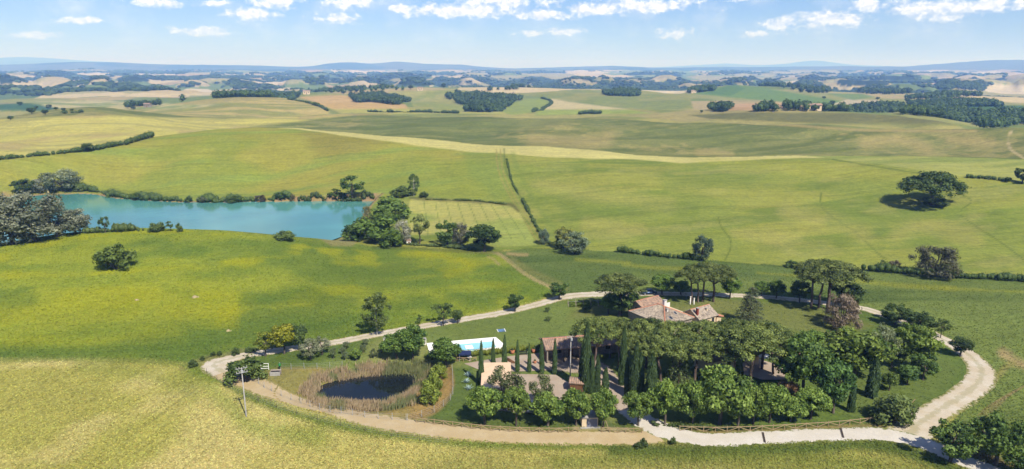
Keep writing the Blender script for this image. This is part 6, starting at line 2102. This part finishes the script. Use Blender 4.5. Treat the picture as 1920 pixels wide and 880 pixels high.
car(1216, 552, R_(8), M['carblue'], 'dark car parked on the back road beside the thick crowned pine')
car(1001, 768, R_(75), M['silver'], 'pale silver car parked behind the trees in the gravel yard')


# ------------------------------------------------------------------ swimming pool
def pool():
    z = .10
    O = [at_z(u, v, z) for u, v in [(800, 643.6), (929.6, 632.2), (950, 649.5), (805.5, 664.4)]]
    I = [Vector((p[0], p[1], z)) for p in POOL]
    o0 = sum(I, Vector()) / 4; o0.z = float(ground(O[0].x, O[0].y))
    r = empty('swimming_pool', o0)
    tag(r, 'pale blue swimming pool set in white paving', 'pool')
    O = [p - o0 for p in O]; I = [p - o0 for p in I]
    for k in range(4):
        a, b, c, d = O[k], O[(k + 1) % 4], I[(k + 1) % 4], I[k]
        n = 5
        bm = bmesh.new()
        vs = []
        for zz in (-.5, 0):
            vs.append([bm.verts.new(q + Vector((0, 0, zz))) for q in (a, b, c, d)])
        bm.faces.new(vs[1]); bm.faces.new(vs[0][::-1])
        for i in range(4):
            bm.faces.new([vs[0][i], vs[0][(i + 1) % 4], vs[1][(i + 1) % 4], vs[1][i]])
        part_bm(r, 'paving', bm, M['paving'])
    bm = bmesh.new()
    t_ = [bm.verts.new(q * 1.004 + Vector((0, 0, -.03))) for q in I]; bt = [bm.verts.new(q * 1.004 + Vector((0, 0, -1.3))) for q in I]
    bm.faces.new(bt)
    for i in range(4): bm.faces.new([bt[i], bt[(i + 1) % 4], t_[(i + 1) % 4], t_[i]])
    part_bm(r, 'basin', bm, M['pool_tile'])
    m, t, p, out = new_mat('pool_water')
    p.inputs['Base Color'].default_value = (.36, .78, .80, 1)
    p.inputs['Roughness'].default_value = .05
    p.inputs['Specular IOR Level'].default_value = .5
    p.inputs['Transmission Weight'].default_value = .45
    p.inputs['IOR'].default_value = 1.1
    bm = bmesh.new(); bm.faces.new([bm.verts.new(q * 1.003 + Vector((0, 0, -.12))) for q in I])
    part_bm(r, 'water', bm, m)
    # white shallow platform that stands in the water
    c = [at_z(u, v, z - .1) - o0 for u, v in [(871, 648.3), (885, 647.0), (888, 653.2), (874, 654.6)]]
    bm = bmesh.new()
    hi = [bm.verts.new((q.x, q.y, -o0.z + z - .10 + .03)) for q in c]; lo_ = [bm.verts.new((q.x, q.y, -1.2)) for q in c]
    bm.faces.new(hi)
    for i in range(4): bm.faces.new([lo_[i], lo_[(i + 1) % 4], hi[(i + 1) % 4], hi[i]])
    part_bm(r, 'platform', bm, M['paving'])


pool()
for (u, vb, vt, w, lab) in [(721.5, 645, 633, .55, 'white pillar on the lawn left of the pool trees'), (795, 646, 635, .9, 'white block at the left corner of the pool paving')]:
    p = at(u, vb); h = top_height(p, u, vt)
    r = empty('white_pillar', p, .3); tag(r, lab, 'pillar', 'white garden pillars')
    box(r, 'shaft', -w / 2, w / 2, -w / 2, w / 2, -.1, h - .1, M['white']); box(r, 'cap', -w * .6, w * .6, -w * .6, w * .6, h - .097, h, M['concrete'])
for (u, vb, vt, lab) in [(1294, 571, 556, 'left white post among the middle pine trunks'), (1301, 571, 559, 'right white post among the middle pine trunks')]:
    p = at(u, vb); h = top_height(p, u, vt)
    r = empty('white_post', p); tag(r, lab, 'post', 'white posts by the pine trunks')
    lathe(r, 'shaft', [(.2, -.1), (.17, .1), (.14, h - .25)], M['white'], 10); lathe(r, 'finial', [(.14, h - .247), (.22, h - .15), (.18, h), (.03, h + .06)], M['white'], 10)


def gazebo():
    p = at(872, 675)
    r = empty('gazebo', p, R_(4)); tag(r, 'navy canvas shelter in front of the pool hedge', 'shelter')
    w, d = 2.3, 1.5
    for x in (-w / 2, w / 2):
        for y in (-d / 2, d / 2):
            bar(r, 'post', (x, y, 0), (x, y, 1.62), .07, M['steel'])
    box(r, 'canopy', -w / 2 - .15, w / 2 + .15, -d / 2 - .15, d / 2 + .15, 1.63, 1.72, M['navy'], .03)
    box(r, 'valance', -w / 2 - .15, w / 2 + .15, -d / 2 - .17, -d / 2 - .152, 1.4, 1.72, M['navy'])
    q = empty('garden_table', at(880, 676), 0); tag(q, 'small white table beside the navy canvas shelter', 'table')
    lathe(q, 'table_top', [(.5, .7), (.5, .74)], M['canvas']); lathe(q, 'pedestal', [(.25, 0), (.06, .08), (.05, .697)], M['canvas'], 10)


gazebo()


# ------------------------------------------------------------------ fences
def rail_fence(px, label, n, h=1.0, braces=True):
    P = spline([at(u, v)[:2] for u, v in px], 12)
    s = np.concatenate([[0], np.cumsum(np.linalg.norm(np.diff(P, axis=0), axis=1))])
    q = np.linspace(0, s[-1], n + 1)
    X = np.interp(q, s, P[:, 0]); Y = np.interp(q, s, P[:, 1]); Z = ground(X, Y)
    o = Vector((X[0], Y[0], Z[0]))
    r = empty('rail_fence', o); tag(r, label, 'fence', 'wooden rail fences')
    pts = [Vector((X[k], Y[k], Z[k])) - o for k in range(n + 1)]
    for k, p in enumerate(pts):
        hh = h * random.uniform(.95, 1.06)
        bar(r, 'post', p + Vector((0, 0, -.15)), p + Vector((random.uniform(-.03, .03), random.uniform(-.03, .03), hh)), .11, M['wood'])
    for k in range(n):
        a, b = pts[k], pts[k + 1]
        off = Vector((0, -.08, 0))
        bar(r, 'rail', a + Vector((0, 0, h * .93)) + off, b + Vector((0, 0, h * random.uniform(.9, .95))) + off, .085, M['wood'])
        if braces:
            if k % 2: bar(r, 'brace', a + Vector((0, 0, h * .88)) + off, b + Vector((0, 0, .12)) + off, .075, M['wood'])
            else: bar(r, 'brace', a + Vector((0, 0, .12)) + off, b + Vector((0, 0, h * .88)) + off, .075, M['wood'])
        else:
            bar(r, 'rail', a + Vector((0, 0, h * .45)) + off, b + Vector((0, 0, h * .45)) + off, .075, M['wood'])


rail_fence([(780, 792), (840, 799), (900, 806), (960, 810), (1030, 812), (1084, 811)], 'long cross braced wooden fence along the beige dirt road', 17)
rail_fence([(1128, 811), (1165, 812), (1203, 812)], 'short wooden fence between the kennel and the driveway', 5)
rail_fence([(1274, 808), (1340, 810), (1420, 808), (1490, 804), (1568, 799), (1650, 790)], 'cross braced wooden fence along the white gravel road', 18)
rail_fence([(857, 678), (875, 678.5), (893, 677.5)], 'short wooden fence in front of the navy shelter', 3)


def wire_fence(px, n, label, h=1.35, mat='steel', th=.065):
    P = spline([at(u, v)[:2] for u, v in px], 12)
    s = np.concatenate([[0], np.cumsum(np.linalg.norm(np.diff(P, axis=0), axis=1))])
    q = np.linspace(0, s[-1], n + 1)
    X = np.interp(q, s, P[:, 0]); Y = np.interp(q, s, P[:, 1]); Z = ground(X, Y)
    o = Vector((X[0], Y[0], Z[0])); r = empty('wire_fence', o); tag(r, label, 'fence', 'wire fences round the pond')
    pts = [Vector((X[k], Y[k], Z[k])) - o for k in range(n + 1)]
    for p in pts: bar(r, 'post', p + Vector((0, 0, -.1)), p + Vector((random.uniform(-.04, .04), 0, h)), th, M[mat])
    for k in range(n):
        for z in (.15, .5, .85, 1.2):
            bar(r, 'wire', pts[k] + Vector((0, 0, z)), pts[k + 1] + Vector((0, 0, z)), .012, M['steel'])


wire_fence([(472, 714), (490, 723), (505, 733), (560, 756), (600, 769), (680, 783), (762, 789)], 15, 'wire fence on steel posts along the lower bank of the pond')
wire_fence([(764, 789), (804, 778), (831, 763), (848, 745), (849, 715), (848, 694)], 9, 'wire fence on steel posts right of the pond')
wire_fence([(525, 691), (548, 693), (572, 692), (595, 692), (617, 690), (642, 688)], 5, 'wire fence between pond and orchard')
wire_fence([(388, 700), (420, 722), (470, 748), (540, 772), (620, 795), (720, 816), (840, 832)], 12, 'wire fence on thin posts along the edge of the wheat field', 1.1, 'darkwood', .05)


# ------------------------------------------------------------------ poles
def power_pole(u, vb, vt, label, arms=True, ang=.5):
    p = at(u, vb); h = top_height(p, u, vt)
    r = empty('power_pole', p, ang); tag(r, label, 'pole', 'electricity poles')
    lathe(r, 'mast', [(.13, -.4), (.12, .5), (.08, h)], M['concrete'], 12)
    for z in ((h - .15, h - .95) if arms else (h - .2,)):
        a = bar(r, 'crossarm', (-.95, 0, z), (.95, 0, z), .08, M['steel'])
        for x in (-.85, -.4, .4, .85):
            lathe(r, 'insulator', [(.04, 0), (.085, .06), (.05, .12), (.085, .18), (.04, .27)], M['concrete'], 8, (x, 0, z + .055))
    box(r, 'transformer', -.22, .22, -.34, -.09, h - .95, h - .4, M['steel'], .03)
    if arms:
        bar(r, 'stay', (-.7, 0, h - .15), (-.05, 0, h - 1.3), .05, M['steel']); bar(r, 'stay', (.7, 0, h - .15), (.05, 0, h - 1.3), .05, M['steel'])


power_pole(462, 782, 688, 'concrete electricity pole standing in the wheat field')
power_pole(1069, 706, 630, 'electricity pole between the courtyard and the cottage', False)


# ------------------------------------------------------------------ small things about the place
def small_things():
    # gate frame and trough on the pond bank
    p = at(497, 694); r = empty('gate_frame', p, .1); tag(r, 'white metal gate frame beside the round bush', 'gate')
    for x in (-.75, .75): bar(r, 'post', (x, 0, -.1), (x, 0, 1.45), .08, M['canvas'])
    for z in (.35, .8, 1.4): bar(r, 'rail', (-.75, 0, z), (.75, 0, z), .07, M['canvas'])
    p = at(517, 703); r = empty('trough', p, .05); tag(r, 'whitish wooden box trough on the dry pond bank', 'trough')
    for k, (x0, x1, y0, y1) in enumerate([(-1.0, 1.0, -.55, -.49), (-1.0, 1.0, .49, .55), (-1.0, -.94, -.488, .488), (.94, 1.0, -.488, .488)]):
        box(r, 'side_board', x0, x1, y0, y1, 0, .85, M['concrete'] if k == 0 else M['oldwood'])
    box(r, 'bottom_board', -.93, .93, -.48, .48, .1, .16, M['darkwood']); box(r, 'lid', -.98, .98, .1, .6, .853, .9, M['oldwood'])
    p = at(525, 694); r = empty('green_bin', p); tag(r, 'small green bin on a stake in the orchard fence', 'bin')
    bar(r, 'stake', (0, .3, -.1), (0, .3, 1.5), .06, M['steel']); lathe(r, 'bucket', [(.17, .75), (.24, 1.3)], M['green'], 12); lathe(r, 'rim', [(.26, 1.302), (.26, 1.36)], M['green'], 12)
    # blue cover on the lawn
    p = at(940, 620); r = empty('blue_cover', p, .2); tag(r, 'blue tarpaulin square pegged on the lawn above the pool', 'tarpaulin')
    box(r, 'sheet', -.75, .75, -.8, .8, .02, .07, M['blue'], .02)
    for x in (-.95, .82): box(r, 'edge_board', x, x + .13, -.9, .9, .01, .09, M['canvas'])
    # drain channels across the road
    for (ua, va, ub, vb, lab) in [(1430, 812, 1434, 831, 'dark drain channel across the white road below the pine trunk'), (1576, 804, 1581, 822, 'dark drain channel across the white road near the junction')]:
        a, b = at(ua, va), at(ub, vb)
        r = empty('drain_channel', (a + b) / 2); tag(r, lab, 'drain', 'drain channels across the road')
        d = (b - a) / 2
        n_ = Vector((-d.y, d.x, 0)).normalized() * .13
        for s in (-1, 1): bar(r, 'edge_beam', -d + n_ * s + Vector((0, 0, .10)), d + n_ * s + Vector((0, 0, .10)), .1, M['darkwood'])
        bar(r, 'channel_bed', -d + Vector((0, 0, .06)), d + Vector((0, 0, .06)), .15, M['dark'])
    # parasols
    for (u, vb, vt, w, lab) in [(1431, 689, 662, 2.5, 'white parasol on the terrace beside the leaning pine'), (1543, 694, 667, 2.5, 'white parasol right of the dark tree before the outbuilding')]:
        p = at(u, vb); h = top_height(p, u, vt)
        r = empty('parasol', p, .4); tag(r, lab, 'parasol', 'white parasols')
        bm = bmesh.new(); n = 8
        top = bm.verts.new((0, 0, h)); top2 = bm.verts.new((0, 0, h - .05))
        ring = [bm.verts.new((w / 2 * math.cos(k * math.pi / 4), w / 2 * math.sin(k * math.pi / 4), h - .62)) for k in range(n)]
        rim = [bm.verts.new((v.co.x, v.co.y, v.co.z - .16)) for v in ring]
        for k in range(n):
            bm.faces.new([top, ring[k], ring[(k + 1) % n]]); bm.faces.new([ring[k], rim[k], rim[(k + 1) % n], ring[(k + 1) % n]]); bm.faces.new([top2, rim[(k + 1) % n], rim[k]])
        part_bm(r, 'canopy', bm, M['canvas'])
        lathe(r, 'pole', [(.035, 0), (.035, h - .1)], M['steel'], 8); lathe(r, 'base', [(.35, 0), (.33, .1), (.08, .14)], M['concrete'], 12)
        for k in range(n):
            bar(r, 'rib', (0, 0, h - .5), (w * .42 * math.cos(k * math.pi / 4), w * .42 * math.sin(k * math.pi / 4), h - .62), .025, M['steel'])
    # courtyard: pots, bench, logs
    for (u, v, s, lab) in [(1001, 662, .75, 'terracotta pot by the pool hedge at the back of the courtyard'), (961, 664, .7, 'terracotta pot behind the third courtyard cypress'), (1003, 682, .5, 'small terracotta pot in the middle of the courtyard')]:
        p = at(u, v); r = empty('terracotta_pot', p); tag(r, lab, 'pot', 'terracotta pots in the courtyard')
        lathe(r, 'vessel', [(.35 * s, 0), (.62 * s, .5 * s), (.68 * s, 1.0 * s), (.6 * s, 1.1 * s)], M['terracotta']); lathe(r, 'rim', [(.66 * s, 1.103 * s), (.7 * s, 1.2 * s), (.6 * s, 1.22 * s)], M['terracotta'])
        k = link('plant', with_mat(KIT['bush'][0][0], LM['shrub']), r); k.scale = (1.1 * s, 1.1 * s, .9 * s); k.location = (0, 0, 1.2 * s)
    p = at(981, 666); r = empty('garden_bench', p, .1); tag(r, 'dark garden bench against the pool hedge', 'bench')
    for k in range(3): box(r, 'seat_slat', -.9, .9, -.3 + k * .16, -.17 + k * .16, .43, .47, M['dark'])
    for k in range(2): box(r, 'back_slat', -.9, .9, .2, .24, .55 + k * .2, .69 + k * .2, M['dark'])
    for x in (-.8, .8):
        bar(r, 'leg', (x, -.22, 0), (x, -.22, .43), .07, M['dark']); bar(r, 'leg', (x, .22, 0), (x, .26, .95), .07, M['dark'])
    p = at(956, 678); r = empty('log_pile', p, R_(-55)); tag(r, 'brown logs lying at the courtyard edge behind the carport', 'logs')
    for k, (y, z) in enumerate([(-.22, .12), (.05, .12), (.3, .12), (-.08, .34), (.18, .34)]):
        a = lathe(r, 'log', [(.12, -1.3), (.12, 1.3)], M['brown'], 9); a.rotation_euler = (0, R_(90), 0); a.location = (random.uniform(-.2, .2), y, z)
    p = at(1058, 668); r = empty('water_drum', p); tag(r, 'blue water drum with a white lid below the cottage eaves', 'drum')
    lathe(r, 'drum', [(.38, 0), (.42, .3), (.38, .32), (.42, .7), (.38, .72), (.4, 1.1)], M['blue']); lathe(r, 'lid', [(.43, 1.103), (.43, 1.17), (.2, 1.3)], M['canvas'])
    # plank leaning against the tree
    a = at(1142, 807); r = empty('wooden_prop', a); tag(r, 'pale plank propped slantwise against the tree by the kennel', 'plank')
    bar(r, 'plank', (0, 0, 0), at_z(1134, 784, 2.0) - a, .16, M['wood'], .06); bar(r, 'cleat', (-.25, .02, .06), (.25, .02, .06), .1, M['wood'])
    for (ua, va, ub, vb, lab) in [(1706, 760, 1713, 748, 'loose fence pole leaning behind the junction shrub')]:
        a = at(ua, va); r = empty('leaning_pole', a, 0); tag(r, lab, 'pole'); bar(r, 'rail', (0, 0, .05), (1.0, .3, 1.1), .09, M['wood']); bar(r, 'brace', (.5, .5, 0), (.6, .12, .66), .08, M['wood'])
    # silver agaves
    for k, (u, v, lab) in enumerate([(878, 706, 'upper silver agave on the bright lawn'), (875, 718, 'middle silver agave on the bright lawn'), (879, 731, 'lower silver agave on the bright lawn')]):
        p = at(u, v); r = empty('agave', p, k); tag(r, lab, 'plant', 'silver agaves')
        for i in range(20):
            a = i * 2.399; e = R_(25 + 55 * (i / 20)); L = random.uniform(.95, 1.35)
            bm = bmesh.new(); c = []
            for t_, w_ in ((0, .06), (.4, .10), (.75, .06), (1, .004)):
                rr = L * t_ * math.cos(e) + .05; zz = L * t_ * math.sin(e) - .15 * t_ * t_
                d_ = Vector((math.cos(a), math.sin(a), 0)); n_ = Vector((-math.sin(a), math.cos(a), 0))
                c.append([bm.verts.new(d_ * rr + n_ * w_ + Vector((0, 0, zz + .03))), bm.verts.new(d_ * rr + Vector((0, 0, zz))), bm.verts.new(d_ * rr - n_ * w_ + Vector((0, 0, zz + .03)))])
            for x, y in zip(c[:-1], c[1:]):
                bm.faces.new([x[0], x[1], y[1], y[0]]); bm.faces.new([x[1], x[2], y[2], y[1]])
            part_bm(r, 'leaf', bm, M['agave'])
    # vine trellis on the back lawn
    A, B = at(1066, 576), at(1150, 572)
    r = empty('vine_trellis', A); tag(r, 'vine trellis on posts beside the thick crowned pine', 'trellis')
    d = B - A
    for row, off in enumerate((0, 2.0)):
        for k in range(7):
            q = d * (k / 6) + Vector((0, off, 0)); q.z = float(ground(A.x + q.x, A.y + q.y)) - A.z
            bar(r, 'post', q + Vector((0, 0, -.1)), q + Vector((0, 0, 1.5)), .09, M['oldwood'])
            if k < 6:
                q2 = d * ((k + 1) / 6) + Vector((0, off, 0)); q2.z = float(ground(A.x + q2.x, A.y + q2.y)) - A.z
                bar(r, 'wire', q + Vector((0, 0, 1.45)), q2 + Vector((0, 0, 1.45)), .03, M['steel'])
                v = link('vine', with_mat(KIT['bush'][(k + row) % 4][0], LM['shrub']), r); v.location = (q + q2) / 2; v.scale = ((q2 - q).length * 1.1, .8, 1.35)
                v.color = (1.3, 1.35, .8, 1); v.rotation_euler = (0, 0, math.atan2(d.y, d.x))
    # dead trunk by the lake, soil mounds in the meadow
    p = at(91, 365, 330); h = top_height(p, 91, 346); r = empty('dead_trunk', p); tag(r, 'pale dead tree trunk at the far bank of the lake', 'trunk')
    rng = np.random.default_rng(3)
    o = link('stem', tubes_mesh('stem', [limb((0, 0, -.3), (.2, 0, h), .55, .25, rng, 6, .03)], M['straw']), r)
    link('snag', tubes_mesh('snag', [limb((.1, 0, h * .6), (1.1, .2, h * .95), .2, .06, rng)], M['straw']), r)
    for (u, v, s, lab) in [(365, 558, .8, 'straw coloured mound in the dark patch of the meadow'), (256, 563, .5, 'smaller pale mound at the left of the meadow'), (428, 621, .55, 'low bare mound near the roadside of the meadow')]:
        p = at(u, v); r = empty('straw_mound', p, s); tag(r, lab, 'mound', 'mounds in the meadow')
        lathe(r, 'heap', [(.95 * s, -.15), (.85 * s, .2 * s), (.6 * s, .5 * s), (.25 * s, .68 * s), (.05, .72 * s)], M['straw'], 11); lathe(r, 'spill', [(.5 * s, -.1), (.4 * s, .12 * s), (.1, .2 * s)], M['straw'], 9, (.9 * s, -.4 * s, 0))
    p = at(766, 459); r = empty('pump_hut', p, .3); tag(r, 'tiny whitewashed pump hut below the dam', 'hut')
    box(r, 'wall', -.8, .8, -.7, .7, -.2, 1.7, M['white']); tile_plane(r, 'roof', (-1, -.9, 1.75), (1, -.9, 1.75), (1, .9, 2.1), (-1, .9, 2.1), M['tile']); door(r, .1, -.745, 0, .6, 1.3, 0, -1, M['brown'])


small_things()

# ---- far houses
FARH = [(1525, 208, 16, 7, M['cream'], 'ochre farmhouse of the hamlet on the right plain', 850), (1507, 208, 9, 5, M['cream'], 'small ochre house left in the hamlet', 850), (1612, 202, 14, 5, M['white'], 'white walled house right of the hamlet', 900), (1664, 199, 18, 5, M['white'], 'long white farm building on the right plain', 900),
        (1640, 202, 10, 4, M['white'], 'low white barn beside the long white building', 900), (1722, 196, 20, 5, M['white'], 'white greenhouse row far right', 1000), (788, 170, 12, 7, M['cream'], 'lone house on the saddle in the middle distance', 1300), (1300, 175, 12, 6, M['cream'], 'house beside the bright green knoll', 1300),
        (278, 207, 10, 5, M['stone'], 'roofed barn in the left valley', 1150), (575, 177, 14, 7, M['cream'], 'farm on the left saddle behind the long wood', 1300), (1795, 190, 16, 6, M['white'], 'pale house cluster at the far right', 1100)]
for k, (u, v, w, h, wall, lab, rm) in enumerate(FARH):
    small_house('far_house', u, v, w, w * .5, h, .2 * math.sin(k * 3), wall, M['tile'], lab, rmin=rm)['group'] = 'houses in the far valley'
# ------------------------------------------------------------------ the air
def haze_box():
    me = bpy.data.meshes.new('haze')
    bm = bmesh.new()
    bmesh.ops.create_cube(bm, size=1.0)
    bm.to_mesh(me); bm.free()
    o = link('haze', me)
    o.scale = (90000, 90000, HTOP + 260)
    o.location = (0, 0, (HTOP + 260) / 2 - 260)
    m = bpy.data.materials.new('haze_air')
    m.use_nodes = True
    m.node_tree.nodes.clear()
    t = NT(m.node_tree)
    out = t.n('ShaderNodeOutputMaterial')
    v = t.n('ShaderNodeVolumePrincipled')
    v.inputs['Color'].default_value = (0.22, 0.43, 1.0, 1)      # short waves scatter most: air turns blue with distance
    v.inputs['Absorption Color'].default_value = (1, 1, 1, 1)
    v.inputs['Density'].default_value = HAZE
    v.inputs['Anisotropy'].default_value = 0.0
    t.l(v.outputs[0], out.inputs['Volume'])
    me.materials.append(m)
    return tag(o, 'thin blue summer haze over the valley', 'haze', kind='stuff')


HAZE = 0.00014
HTOP = max(float(ZG.max()), CAM_Z) + 40.0
haze_box()
